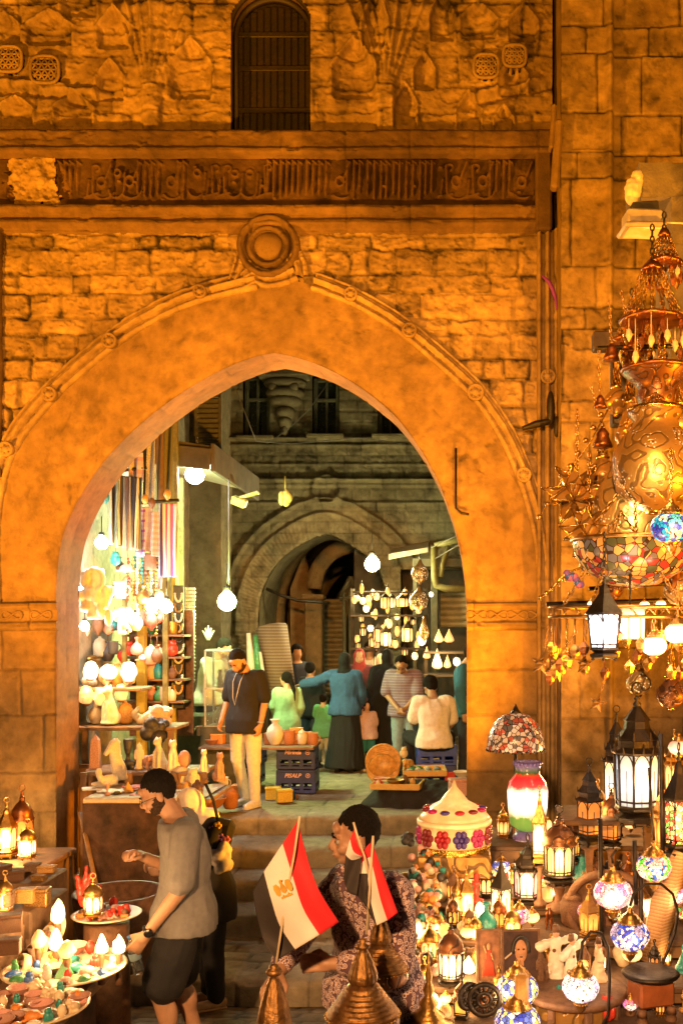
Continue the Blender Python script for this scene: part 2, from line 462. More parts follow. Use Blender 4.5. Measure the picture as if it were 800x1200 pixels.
# plaster face of the arch
K = 40
s = np.linspace(0, 1, K)[:, None]
UU = INN[None, :, 0]*(1-s)+OUT[None, :, 0]*s; VV = INN[None, :, 1]*(1-s)+OUT[None, :, 1]*s
dist = np.hypot(UU-INN[None, :, 0], VV-INN[None, :, 1])
crack = np.abs(fbm(UU/60, VV/60, 61, 4)); crk = np.exp(-(crack/.02)**2)*(fbm(UU/90, VV/90, 8, 2) > .02)
pit = sstep(.22, .34, fbm(UU/22, VV/22, 91, 4))
D = .012*fbm(UU/40, VV/40, 5, 4)*2 + .003*fbm(UU/4, VV/4, 6, 3) - .014*np.exp(-(dist/4)**2) - .010*crk - .008*pit - .008*sstep(8, 0, np.abs(dist-26))*0
Tn = .74+.22*fbm(UU/34, VV/34, 7, 4)+.10*fbm(UU/5, VV/5, 77, 3)-.22*pit-.3*crk - .12*sstep(.1, .4, fbm(UU/15, VV/60, 17, 3))
Yy = YF-.02-D
grid_obj('arch_face', (UU-VX)/F*YF-GL.x, Yy-GL.y, CZ+(VY-VV)/F*YF-GL.z, Tn, None, M_pl, gate)
# soffit and reveals: one sheet from the front edge to the back edge, down to the street
base = np.array([(66, v) for v in np.linspace(1110, 720, 60)]); baseR = np.array([(547, v) for v in np.linspace(720, 1110, 60)])
CUR = np.vstack([base, INN, baseR])
KD = 16; s = np.linspace(0, 1, KD)[:, None]
yy = YF-.012+(YB-YF+.012)*s
cu = np.broadcast_to(CUR[None, :, 0], (KD, len(CUR))); cv = np.broadcast_to(CUR[None, :, 1], (KD, len(CUR)))
arc = np.r_[0, np.cumsum(np.hypot(*np.diff(CUR, axis=0).T))][None, :]*np.ones((KD, 1)); dd = s*70*np.ones_like(arc)
Hb, Tb, Gb = blocks(arc, dd, [-20, 34, 90], (38, 70), 31, 1.6, .8)
cen = np.array([306, 720.]); vec = np.stack([cu-cen[0], np.minimum(cv-cen[1], 0)], -1); vec /= np.maximum(np.linalg.norm(vec, axis=-1, keepdims=True), 1e-6)
dsp = (1-Gb)*1.0 + .8*fbm(arc/12, dd/12, 3, 3)
edge = (np.arange(KD) == 0)[:, None]*1.0
dsp = dsp*(1-edge)*1.0
cu2 = cu+vec[..., 0]*dsp; cv2 = cv+vec[..., 1]*dsp
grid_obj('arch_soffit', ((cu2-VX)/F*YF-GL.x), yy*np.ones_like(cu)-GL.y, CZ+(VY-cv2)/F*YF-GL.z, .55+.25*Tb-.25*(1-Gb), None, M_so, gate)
# back of the gateway wall
mb = MB(); n = len(CUR); vs = []
for u, v in CUR: vs.append(P(u, v, YF)-GL)
for u, v in CUR: vs.append(P(u, -160, YF)-GL)
vs = [Vector((q.x, YB-GL.y, q.z)) for q in vs]
mb.add(vs, [(i, i+1, n+i+1, n+i) for i in range(n-1)])
a = P(547, 1110, YF)-GL; b = P(900, -160, YF)-GL; yb = YB-GL.y
mb.add([(a.x, yb, a.z), (b.x, yb, a.z), (b.x, yb, b.z), (a.x, yb, b.z)], [(0, 1, 2, 3)])
a = P(66, 1110, YF)-GL; b = P(-400, -160, YF)-GL
mb.add([(a.x, yb, a.z), (b.x, yb, a.z), (b.x, yb, b.z), (a.x, yb, b.z)], [(0, 1, 2, 3)])
mb.build('rear_wall', M_dk, gate)
# spandrel masonry above the arch
def above(U, V):
    o = np.interp(U, OUT[:, 0], OUT[:, 1], left=720, right=720); return V < o+6
rows = [276, 292, 322, 344, 374, 392, 421, 445, 478, 502, 531, 556, 590, 630, 680, 730]
def spandrel(U, V):
    H, T, G = blocks(U, V, rows, (20, 66), 5, 3.0, 2.0)
    rough = fbm(U/11, V/11, 40, 5); fine = fbm(U/3., V/3., 44, 2); gap = sstep(.12, .3, fbm(U/26, V/26, 46, 3))
    G = np.maximum(G, .55*(1-gap)*(V < 420))
    chip = sstep(.16, .22, fbm(U/12, V/9, 47, 4))
    d = G*(.030+.018*H)+.009*rough*G+.005*fine-.012*chip*G + .01*fbm(U/40, V/40, 2, 2)
    o = np.interp(U, OUT[:, 0], OUT[:, 1]); moulding_shade = np.exp(-np.clip(o-V, 0, 200)/16.)  # moulding's shadow painted into the stone tone just above the arch
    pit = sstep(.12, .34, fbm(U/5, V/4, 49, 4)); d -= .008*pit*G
    t = .50+.52*T-.44*(1-G)+.34*rough-.30*moulding_shade-.12*(V < 296)-.14*chip-.16*pit
    return d, t
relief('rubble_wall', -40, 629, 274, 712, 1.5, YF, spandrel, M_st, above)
# upper wall with stalactite niches
def hexlat(U, V, cx, cy, r):
    x = (U-cx)/r; y = (V-cy)/r; m = np.hypot(x, y) < 1.0
    a = np.abs(np.mod((x*.87+y*.5)*2.2, 1)-.5); b = np.abs(np.mod((x*.87-y*.5)*2.2, 1)-.5); c = np.abs(np.mod(y*2.2+.25, 1)-.5)
    hole = (np.minimum(np.minimum(a, b), c) > .17)
    return m, m & hole
LAT = [(15, 75, 15), (57, 87, 16), (569, 83, 14), (602, 72, 13)]
NICH = [(475, 152, 14, 52), (549, 156, 15, 46), (497, 108, 13, 44), (518, 50, 15, 55), (590, 160, 12, 34), (20, 150, 22, 36), (88, 150, 24, 40), (131, 120, 17, 48), (60, 55, 28, 40), (135, 60, 20, 48), (8, 52, 20, 34), (95, 22, 22, 40), (440, 60, 16, 60), (560, 48, 22, 42), (612, 52, 18, 44), (225, 118, 26, 70), (415, 118, 26, 70), (600, 112, 18, 40)]
def upper(U, V):
    H, T, G = blocks(U, V, [-170, -120, -75, -30, 6, 38, 68, 104, 134, 168], (44, 96), 12, 2.6, 2.2)
    rough = fbm(U/10, V/7, 70, 4); fine = fbm(U/3., V/2.4, 71, 2)
    chip = sstep(.14, .2, fbm(U/15, V/8, 75, 4))
    d = .045+.008*H*G-.013*(1-G)+.007*rough+.004*fine-.010*chip
    for cx, cb, hw, hh in NICH:           # pointed recesses with raised rims
        x = np.abs(U-cx)/hw; y = (cb-V)/hh
        prof = np.where(y < .55, 1.0, np.clip((1.0-y)/.45, 0, 1)**.8)
        inside = sstep(0, .22, prof-x)*(y > 0)*(y < 1)
        rim = np.exp(-((prof-x)/.12)**2)*(y > 0)*(y < 1.05)
        d += -.065*inside*np.clip(1-x*.5, 0, 1)+.03*rim
    for cx, sg in ((180, 1), (452, 1)):   # fan ribs springing from a colonnette
        yy = np.clip((158-V)/158., 0, 1.8)
        for k in range(-3, 4):
            line = cx+k*3+k*20*np.maximum(yy-.32, 0)**1.15
            d += .034*np.exp(-((U-line)/2.2)**2)*(V < 158)
        d += .05*np.exp(-((U-cx)/14.)**2)*sstep(170, 130, V)
        d += .03*np.exp(-((V-(12 if sg else 0))/6.)**2)*np.exp(-((U-cx)/60.)**2)
    for q in (-.5, .5):                    # receding squinch edges
        pass
    # broken ledge left
    led = 88+.10*U+4*fbm(U/15, U*0, 3, 3); d += .05*np.exp(-((V-led-10)/4.5)**2)*sstep(150, 90, U) - .05*np.exp(-((V-led-20)/5.)**2)*sstep(150, 90, U)
    led = 112-.22*(U-560); d += .05*np.exp(-((V-led)/4.)**2)*sstep(540, 560, U)*sstep(640, 625, U) - .05*np.exp(-((V-led-9)/5.)**2)*sstep(540, 560, U)
    dark = np.zeros_like(U)
    for cx, cy, r in LAT:
        m, h = hexlat(U, V, cx, cy, r); d = np.where(h, -.05, np.where(m, .05, d)); dark = np.where(h, 1, dark)
    pit = sstep(.12, .34, fbm(U/6, V/3.5, 79, 4)); d -= .006*pit
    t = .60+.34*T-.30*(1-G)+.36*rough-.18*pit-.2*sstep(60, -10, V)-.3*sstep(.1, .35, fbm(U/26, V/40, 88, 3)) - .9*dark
    return d, t
WC, WH = 318, 48     # dark arched window: centre and half width
def wmask(U, V): return ~((np.abs(U-WC) < WH-1.5) & (V < 162) & (V > 34-(WH)*np.sqrt(np.clip(1-((U-WC)/WH)**2, 0, 1))+2))
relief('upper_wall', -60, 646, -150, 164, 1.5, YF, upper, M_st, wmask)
# arched wooden shutter in its recess
def archpoly(cu, hw, vb, vs_, n=14, Y=YF):
    pts = [(cu-hw, vb), (cu-hw, vs_)]+[(cu-hw*math.cos(PI*i/n), vs_-hw*math.sin(PI*i/n)) for i in range(1, n)]+[(cu+hw, vs_), (cu+hw, vb)]
    return [((u-VX)/F*Y, CZ+(VY-v)/F*Y) for u, v in pts]
M_wd = mat('dark_shutter_wood', (.008, .003, .002), .6, 0, .5, 6, .5, 30)
M_wf = mat('dark_frame_wood', (.012, .006, .005), .6, 0, .3, 9, .3)
pa = archpoly(WC, WH, 164, 34)
mb = MB(); n = len(pa)                   # reveal of the recess
vs = [(x-GL.x, YF-.03-GL.y, z-GL.z) for x, z in pa]+[(x-GL.x, YF+.22-GL.y, z-GL.z) for x, z in pa]
mb.add(vs, [(i, n+i, n+(i+1) % n, (i+1) % n) for i in range(n)]).build('window_recess', M_dk, gate)
sh = MB(); xc = (WC-VX)/F*YF-GL.x
sh.poly([(x-GL.x, z-GL.z) for x, z in archpoly(WC, WH-.5, 164, 34)], .03, M=Matrix.Translation((0, YF+.16-GL.y, 0)))
for k in range(-5, 6):
    z0 = P(0, 156, YF).z-GL.z; top = 34-WH*math.sqrt(1-(k*8.2/WH)**2)+10
    z1 = P(0, top, YF).z-GL.z
    sh.box((xc+k*8.2*PX, YF+.152-GL.y, (z0+z1)/2), (7.4*PX, .018, z1-z0), 0, None, .006)
for zz in (120, 70, 30): sh.box((xc, YF+.138-GL.y, P(0, zz, YF).z-GL.z), (86*PX, .02, .05), 0, None, .006)
shut = sh.build('shutter', M_wd, gate)
fr = MB(); fr.tube([(x-GL.x, YF-.0-GL.y, z-GL.z) for x, z in archpoly(WC, WH+.5, 164, 34, 20)], .028, 6); fr.tube([(x-GL.x, YF+.12-GL.y, z-GL.z) for x, z in archpoly(WC, WH-3, 164, 34, 20)], .03, 6)
fr.build('window_frame', M_wf, gate)
# cornice, inscription band and mouldings: profiles swept along the wall
def sweep(name, prof, u0, u1, m, parent=gate, nu=360, seed=0, toneb=.5, Y=YF, amp=.006):
    """prof: list of (v, proud in m) top to bottom"""
    prof = np.array(prof, float); pv = []; pd = []
    for i in range(len(prof)-1):
        k = max(2, int(abs(prof[i+1, 0]-prof[i, 0])/1.6)+1)
        t = np.linspace(0, 1, k, endpoint=False); pv += list(prof[i, 0]+(prof[i+1, 0]-prof[i, 0])*t); pd += list(prof[i, 1]+(prof[i+1, 1]-prof[i, 1])*t)
    pv.append(prof[-1, 0]); pd.append(prof[-1, 1]); pv = np.array(pv)[:, None]; pd = np.array(pd)[:, None]
    U = np.linspace(u0, u1, nu)[None, :]+0*pv
    V = pv+0*U; bl = np.floor((U+40*fbm(U*0+3, V*0+seed, seed))/74.); jt = np.exp(-((np.mod(U, 74)-37)/.9)**2)
    chip = sstep(.25, .45, fbm(U/16, V/10, seed+5, 4))
    D = pd-.010*jt-.018*chip*(pd > .03)+amp*2*fbm(U/10, V/6, seed+1, 4)
    T = toneb+.14*vn2(bl*3.7, bl*0+seed, 3)+.35*fbm(U/30, V/9, seed+2, 4)-.3*jt+.15*chip
    L = GL
    return grid_obj(name, (U-VX)/F*Y-L.x, Y-D-L.y, CZ+(VY-(V+1.2*fbm(U/50, V*0, seed+9, 2)))/F*Y-L.z, T, None, m, parent)
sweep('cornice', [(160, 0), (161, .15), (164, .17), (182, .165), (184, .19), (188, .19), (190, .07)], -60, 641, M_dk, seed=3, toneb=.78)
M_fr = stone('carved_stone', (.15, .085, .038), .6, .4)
def frieze(U, V):
    rg = np.random.default_rng(4)
    H = np.full(U.shape, -1e3)
    def seg(x0, y0, x1, y1, w):
        nonlocal H
        a0, a1 = min(x0, x1)-w-2, max(x0, x1)+w+2
        j0 = np.searchsorted(U[0], a0); j1 = np.searchsorted(U[0], a1)
        if j1 <= j0: return
        u = U[:, j0:j1]; v = V[:, j0:j1]; dx, dy = x1-x0, y1-y0; L = dx*dx+dy*dy+1e-9
        t = np.clip(((u-x0)*dx+(v-y0)*dy)/L, 0, 1); d = w-np.hypot(u-x0-t*dx, v-y0-t*dy)
        H[:, j0:j1] = np.maximum(H[:, j0:j1], d)
    def arcs(cx, cy, rx, ry, a0, a1, w):
        p = [(cx+rx*math.cos(a), cy+ry*math.sin(a)) for a in np.linspace(a0, a1, 9)]
        for a, b in zip(p, p[1:]): seg(*a, *b, w)
    x = 72.
    while x < 610:
        k = rg.integers(0, 5)
        if x < 225 or x > 560: k = rg.choice([2, 3, 4, 1])
        if k <= 1: # tall shafts
            for q in range(rg.integers(2, 5)):
                seg(x, 192+rg.uniform(0, 4), x-1, 230+rg.uniform(-4, 6), 1.7); seg(x-1, 192, x+3, 195, 1.3); x += rg.uniform(6, 8.5)
        elif k == 2: # bowl below
            arcs(x+7, 226, 9, 9, 0.1, PI, 1.7); seg(x+16, 226, x+17, 206, 1.6); arcs(x+8, 206, 4, 4, 0, 2*PI, 1.4); x += 16
        elif k == 3: # loop and sweeping tail
            arcs(x+6, 216, 5, 6, 0, 2*PI, 1.6); arcs(x+8, 226, 12, 10, .2, 2.6, 1.5); seg(x+10, 214, x+18, 194, 1.6); x += 15
        else:
            seg(x, 234, x+16, 230, 1.7); seg(x+3, 233, x+5, 214, 1.6); seg(x+10, 231, x+9, 198, 1.7); arcs(x+13, 200, 4, 3.5, PI, 2.4*PI, 1.3); x += 14
        if rg.random() < .7: px, py = x-rg.uniform(0, 14), rg.uniform(194, 238); seg(px, py, px+2, py+.5, 1.7)
        x += rg.uniform(-1, 2)
    worn = sstep(-.1, .35, fbm(U/30, V/22, 19, 3))
    r = sstep(-.8, 1.0, H)*(1-.6*worn)
    lost = sstep(12, 16, U+2*fbm(U/6, V/6, 2, 3)*6)*sstep(74, 68, U+6*fbm(U/7, V/7, 5, 3)*2-(V-190)*.25)  # patch where the band fell off
    d = .05+.038*r-.025*((U > 134) & (U < 137.5))+.008*fbm(U/6, V/6, 21, 4)
    d = d*(1-lost)+lost*(.02+.05*fbm(U/12, V/12, 33, 4)+.015*fbm(U/3, V/3, 34, 2))
    t = .5+.2*r-.18*(1-r)+.3*fbm(U/18, V/14, 22, 4)+.5*worn*.3
    t = t*(1-lost)+lost*(.9+.3*fbm(U/9, V/9, 35, 3))*1.0
    return d, t
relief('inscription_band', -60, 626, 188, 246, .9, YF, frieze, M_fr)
# pale broken patch inside the band
def patch(U, V):
    return .075+.05*fbm(U/12, V/12, 133, 4)+.015*fbm(U/3, V/3, 134, 3), .8+.4*fbm(U/10, V/10, 35, 3)
def pmask(U, V):
    r = np.maximum(np.abs(U-43+(V-216)*-.16)/29, np.abs(V-218)/29)+.35*fbm(U/9, V/9, 5, 4); return r < 1
relief('bare_patch', 10, 78, 187, 250, 1.2, YF, patch, M_st, pmask)
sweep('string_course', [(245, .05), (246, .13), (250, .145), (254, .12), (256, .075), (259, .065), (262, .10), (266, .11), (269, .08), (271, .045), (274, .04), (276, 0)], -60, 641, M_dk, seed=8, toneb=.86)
mb = MB()
for u0_, u1_, v0_, v1_, pr in ((626, 645, 160, 276, .16), ):
    a = P(u0_, v1_, YF)-GL; b = P(u1_, v0_, YF)-GL
    mb.box(((a.x+b.x)/2, YF-pr/2-GL.y, (a.z+b.z)/2), (b.x-a.x, pr, b.z-a.z), 0, None, .02)
o = mb.build('cornice_return', M_dk, gate)
# arch moulding: ridged profile swept round the arch
def curve_sweep(name, C, prof, m, seed, Y=YF, tone=.75):
    C = np.asarray(C, float); T = np.gradient(C, axis=0); T /= np.linalg.norm(T, axis=1, keepdims=True); N = np.stack([T[:, 1], -T[:, 0]], -1)
    pr = np.array(prof, float); n = 26; t = np.linspace(0, 1, n); s_ = np.linspace(0, 1, len(pr))
    off = np.interp(t, s_, pr[:, 0])[:, None]; pd = np.interp(t, s_, pr[:, 1])[:, None]
    U = C[None, :, 0]+N[None, :, 0]*off; V = C[None, :, 1]+N[None, :, 1]*off
    arc = np.r_[0, np.cumsum(np.hypot(*np.diff(C, axis=0).T))][None, :]
    jt = np.exp(-((np.mod(arc, 43)-21)/.8)**2)*np.ones_like(off)
    D = pd+.006*fbm(U/6, V/6, seed, 4)*2-.008*jt-.012*sstep(.2, .4, fbm(U/14, V/14, seed+3, 3))*(pd > .03)
    Tn = tone+.3*fbm(U/16, V/16, seed+1, 4)-.25*jt-.25*(pd < .03)
    return grid_obj(name, (U-VX)/F*Y-GL.x, Y-D-GL.y, CZ+(VY-V)/F*Y-GL.z, Tn, None, m, gate)
prof = [(-11, 0), (-10, .05), (-7, .075), (-4.5, .055), (-3.5, .03), (-2.5, .03), (0, .085), (2, .10), (4, .085), (5.5, .035), (6.5, .03), (8, .06), (10, .07), (11.5, .05), (12, -.01)]
CC = OUT[np.r_[0:NA-9, NA+8:len(OUT)]]
Lc = resample([tuple(p) for p in OUT[0:NA-8:6]], 300); Rc = resample([tuple(p) for p in OUT[NA+6::6]], 300)
curve_sweep('arch_moulding', Lc, prof, M_st, 51); curve_sweep('arch_moulding', Rc, prof, M_st, 52)
# medallion at the crown: ring and boss
def ring(name, cu, cv, R, prof, m, seed):
    a = np.linspace(0, 2*PI, 90); C = np.stack([cu+R*np.cos(a), cv+R*np.sin(a)], -1); return curve_sweep(name, C, prof, m, seed, tone=.7)
ring('medallion_ring', 316, 292, 27, [(-10, .02), (-9, .09), (-6, .115), (-3, .10), (-1, .06), (1, .06), (3, .12), (6, .135), (9, .11), (10, 0)], M_dk, 60)
mb = MB(); q = P(316, 292, YF)-GL
mb.sph((q.x, YF-.05-GL.y, q.z), (.135, .09, .135), 20, 12); mb.build('medallion_boss', M_pl, gate)
ring('medallion_bead', 316, 292, 17.5, [(-2.5, .02), (-1.5, .07), (0, .085), (1.5, .07), (2.5, .02)], M_dk, 61)
# loops tying the ring to the moulding
for cpts in ([(278, 336), (290, 330), (300, 325), (316, 329), (334, 325), (346, 320)], [(279, 333), (284, 318), (287, 306)], [(352, 326), (350, 312), (345, 300)]):
    curve_sweep('moulding_loop', resample(cpts, 50), prof, M_st, 63)
# rosettes on the moulding and on the side strip
M_ro = M_st
for (u, v, r) in [(132, 402, 9), (62, 464, 9), (12, 528, 9), (237, 345, 8), (480, 390, 9), (557, 462, 10), (613, 558, 9), (641, 444, 9), (412, 348, 8)]:
    mb = MB(); q = P(u, v, YF)-GL
    c = (q.x, YF-.10-GL.y, q.z)
    M = Matrix.Translation(c) @ Matrix.Rotation(PI/2, 4, 'X')
    R = r*PX
    mb.lathe([(R, -.05), (R, .0), (R*.85, .02), (R*.65, .0), (R*.5, -.005), (R*.35, .025), (0.001, .035)], 18, M=M)
    for k in range(6):
        t = PI*k/3; mb.sph((c[0]+R*.6*math.cos(t), c[1]-.0, c[2]+R*.6*math.sin(t)), (R*.2, .012, R*.2), 8, 5)
    mb.build('rosette', M_ro, gate)
# rectangular frame strip on the right of the arch, and the left one
VS = np.stack([np.full(200, 641.), np.linspace(272, 1060, 200)], -1)
curve_sweep('frame_moulding', VS, [(-13, 0), (-12, .09), (-9, .11), (-7, .06), (-4, .05), (-2, .10), (0, .12), (2, .10), (4, .05), (7, .06), (9, .11), (12, .09), (13, 0)], M_st, 71, tone=.62)
VS = np.stack([np.full(100, -2.), np.linspace(272, 560, 100)], -1)
curve_sweep('frame_moulding', VS, [(-10, 0), (-9, .09), (-6, .11), (-3, .05), (0, .10), (3, .05), (6, .1), (7, 0)], M_dk, 72, tone=.8)
# imposts
for u0_, u1_ in ((-70, 67), (547, 641)):
    sweep('impost', [(706, 0), (707, .06), (711, .075), (714, .05), (716, .03), (728, .03), (730, .06), (735, .075), (738, .05), (740, 0)], u0_, u1_+2, M_pl, nu=160, seed=int(u1_), toneb=.6)
    mb = MB()
    for k in range(4):   # knot carving on the impost
        cu_ = u0_+(u1_-u0_)*(k+.5)/4
        if cu_ < -20: continue
        pts = [P(cu_+12*math.cos(t), 721+4.5*math.sin(2*t), YF)-GL for t in np.linspace(0, 2*PI, 22, endpoint=False)]
        mb.tube([(p.x, YF-.035-GL.y, p.z) for p in pts], .010, 5, closed=True)
    mb.build('impost_carving', M_pl, gate)
# piers
def pier(seed, ub):
    def f(U, V):
        H, T, G = blocks(U, V, [700, 785, 838, 905, 952, 1010, 1070, 1130], (60, 130), seed, 1.8, .9)
        worn = sstep(.05, .4, fbm(U/30, V/24, seed+1, 4))
        d = .02*G+.012*H*G+.012*fbm(U/26, V/26, seed+2, 4)+.004*fbm(U/4, V/4, seed+3, 3)-.012*worn
        e = np.exp(-((U-ub)/3.)**2); d = d-.02*e*(.6+.8*np.abs(fbm(V/8, V*0, seed, 3)))
        t = .66+.25*T-.28*(1-G)+.28*fbm(U/22, V/22, seed+4, 4)-.16*worn
        return d, t
    return f
relief('pier', -140, 66, 739, 1110, 1.6, YF, pier(81, 66), M_pl)
relief('pier', 547, 640, 739, 1110, 1.6, YF, pier(85, 547), M_pl)
# buttress and side wall to the right, standing forward of the arch
YP = 8.85
def butt(U, V):
    H, T, G = blocks(U, V, [-160, -95, -34, 31, 63, 133, 180, 209, 312, 360, 385, 470, 494, 571, 640, 703, 760, 842, 905, 985, 1060, 1130], (52, 96), 23, 1.6, .8)
    rough = fbm(U/16, V/16, 24, 4)
    d = .02*G+.01*H*G+.014*rough+.004*fbm(U/3, V/3, 25, 2)
    d = d + .045*np.exp(-((U-714)/4.)**2) - .05*sstep(716, 720, U)+ .03*np.exp(-((V-32)/2.5)**2)*(U > 716) + .025*np.exp(-((V-180)/2.5)**2)*(U < 712)
    scal = sstep(.1, .3, fbm(U/20, V/20, 27, 4))*sstep(340, 380, V)*sstep(700, 500, V); d -= .03*scal
    t = .42+.28*T-.35*(1-G)+.36*rough-.14*sstep(.14, .36, fbm(U/6, V/6, 29, 4))-.12*scal-.1*sstep(716, 722, U)+.25*sstep(700, 800, V)
    return d, t
relief('buttress', 657, 960, -160, 1110, 1.7, YP, butt, M_st)
mb = MB(); x = (657-VX)/F*YP-GL.x
zs = np.linspace(P(0, 1110, YP).z, P(0, -160, YP).z, 200); ys = np.linspace(YP+.02, YF+.1, 12)
ZZ, YY = np.meshgrid(zs, ys)
grid_obj('buttress_side', x+.012*fbm(ZZ*4, YY*6, 5, 4)*np.ones_like(ZZ), YY-GL.y, ZZ-GL.z, .55+.3*fbm(ZZ*3, YY*4, 9, 4), None, M_st, gate)
# little iron bar and hook on the plaster, purple ribbon on the strip
M_ir = mat('dark_iron', (.03, .024, .018), .5, .6, .4, 20)
M_pu = mat('purple_ribbon_cloth', (.2, .03, .5), .7, emit=(.3, .05, .8), es=0)
mb = MB(); q = P(534, 526, YF)-GL; q2 = P(534, 596, YF)-GL; mb.tube([(q.x, YF-.04-GL.y, q.z), (q2.x, YF-.04-GL.y, q2.z), (q2.x+.05, YF-.07-GL.y, q2.z-.05), (q2.x+.12, YF-.06-GL.y, q2.z-.06)], .012, 6)
mb.build('iron_bar', M_ir, gate)
mb = MB(); pts = [P(u, v, YF-.14) for u, v in ((634, 322), (643, 330), (647, 338), (651, 350), (652, 362))]
mb.tube(pts, [.008, .02, .022, .016, .008], 6); tag(mb.build('ribbon', M_pu), 'purple ribbon tied round the carved strip right of the arch', 'ribbon')
# spike with a perched scrap at the strip
mb = MB(); pts = [P(u, v, YF-.2) for u, v in ((612, 502), (628, 497), (642, 494), (650, 492))]; mb.tube(pts, [.02, .035, .03, .015], 8)
mb.sph(P(645, 478, YF-.2), (.04, .04, .16), 8, 6); mb.sph(P(652, 500, YF-.2), (.03, .03, .1), 8, 6)
tag(mb.build('wall_bracket', M_ir), 'black iron bracket with pale tip on the strip beside the arch', 'bracket')
# corbel stones
for u, v, wd, ht in ((652, 182, 9, 76), (647, 150, 5, 50)):
    mb = MB(); q = P(u, v, YP-.05); mb.box((q.x, q.y, q.z), (wd*PX, .12, ht*PX), 0, (0, rad(4), 0), .02); o = mb.build('corbel', M_pl, gate); o.location = -GL

# pierced stucco lattices in the stalactite zone
for i, (cu_, cv_, r) in enumerate([(15, 75, 14), (57, 87, 15), (569, 83, 13), (602, 71, 12)]):
    c = P(cu_, cv_, YF)-GL; y0 = YF-.085-GL.y; R = r*PX; mb = MB()
    mb.poly([(c.x+R*1.05*math.copysign(abs(math.cos(t))**.6, math.cos(t)), c.z+R*math.copysign(abs(math.sin(t))**.6, math.sin(t))) for t in np.linspace(0, 2*PI, 24, endpoint=False)], .03, M=Matrix.Translation((0, y0+.012, 0)))
    lo = mb.build('lattice_shade_disc', mat('opening_shade_black', (.004, .003, .002), .9), gate)  # black disc stands in for the shade inside the lattice
    mb = MB(); pts = [(c.x+R*1.1*math.copysign(abs(math.cos(t))**.6, math.cos(t)), y0-.004, c.z+R*1.05*math.copysign(abs(math.sin(t))**.6, math.sin(t))) for t in np.linspace(0, 2*PI, 24, endpoint=False)]; mb.tube(pts, .016, 6, closed=True)
    for a in (0, PI/3, 2*PI/3):
        for k in range(-3, 4):
            o_ = k*R*.42; L = math.sqrt(max(.01, 1-(o_/(R*1.1))**2))*R*1.02
            if abs(o_) > R: continue
            ca, sa = math.cos(a), math.sin(a); mb.tube([(c.x-sa*o_-ca*L, y0, c.z+ca*o_-sa*L), (c.x-sa*o_+ca*L, y0, c.z+ca*o_+sa*L)], .010, 5)
    mb.build('pierced_lattice', M_st, gate)
# ---------------------------------------------------------------- ground, steps and courtyard
PZ = 1.07                                 # courtyard level
M_cob = stone('cobblestone', (.30, .24, .15), .5, .5, 70)
M_flag = stone('worn_flagstone', (.42, .35, .24), .35, .3, 50)
M_grd = stone('dusty_earth', (.12, .10, .07), .4, .4)
mb = MB(); mb.add([(-400, -400, -.35), (400, -400, -.35), (400, 900, -.35), (-400, 900, -.35)], [(0, 1, 2, 3)])
tag(mb.build('ground', M_grd), kind='structure')
X, Y = np.meshgrid(np.arange(-5.0, 2.6, .022), np.arange(5.0, 8.02, .022))
H, T, G = blocks(X*100, Y*100, list(np.arange(480, 840, 17)), (16, 34), 3, 2.6, 1.6)
gzv = np.clip((8-Y)*.21, 0, .62)
Z = gzv+.012*G+.012*H*G+.006*fbm(X*12, Y*12, 4, 3)-.012
tag(grid_obj('street', X, Y, Z, .45+.35*T-.35*(1-G)+.3*fbm(X*3, Y*3, 6, 3), None, M_cob), kind='structure')
X, Y = np.meshgrid(np.arange(-14.0, 12, .25), np.arange(-14, 5.02, .25))
tag(grid_obj('street', X, Y, np.full_like(X, .62)+np.where(Y > 4.9, .01, 0), .5+.3*fbm(X, Y, 8, 3), None, M_cob), kind='structure')
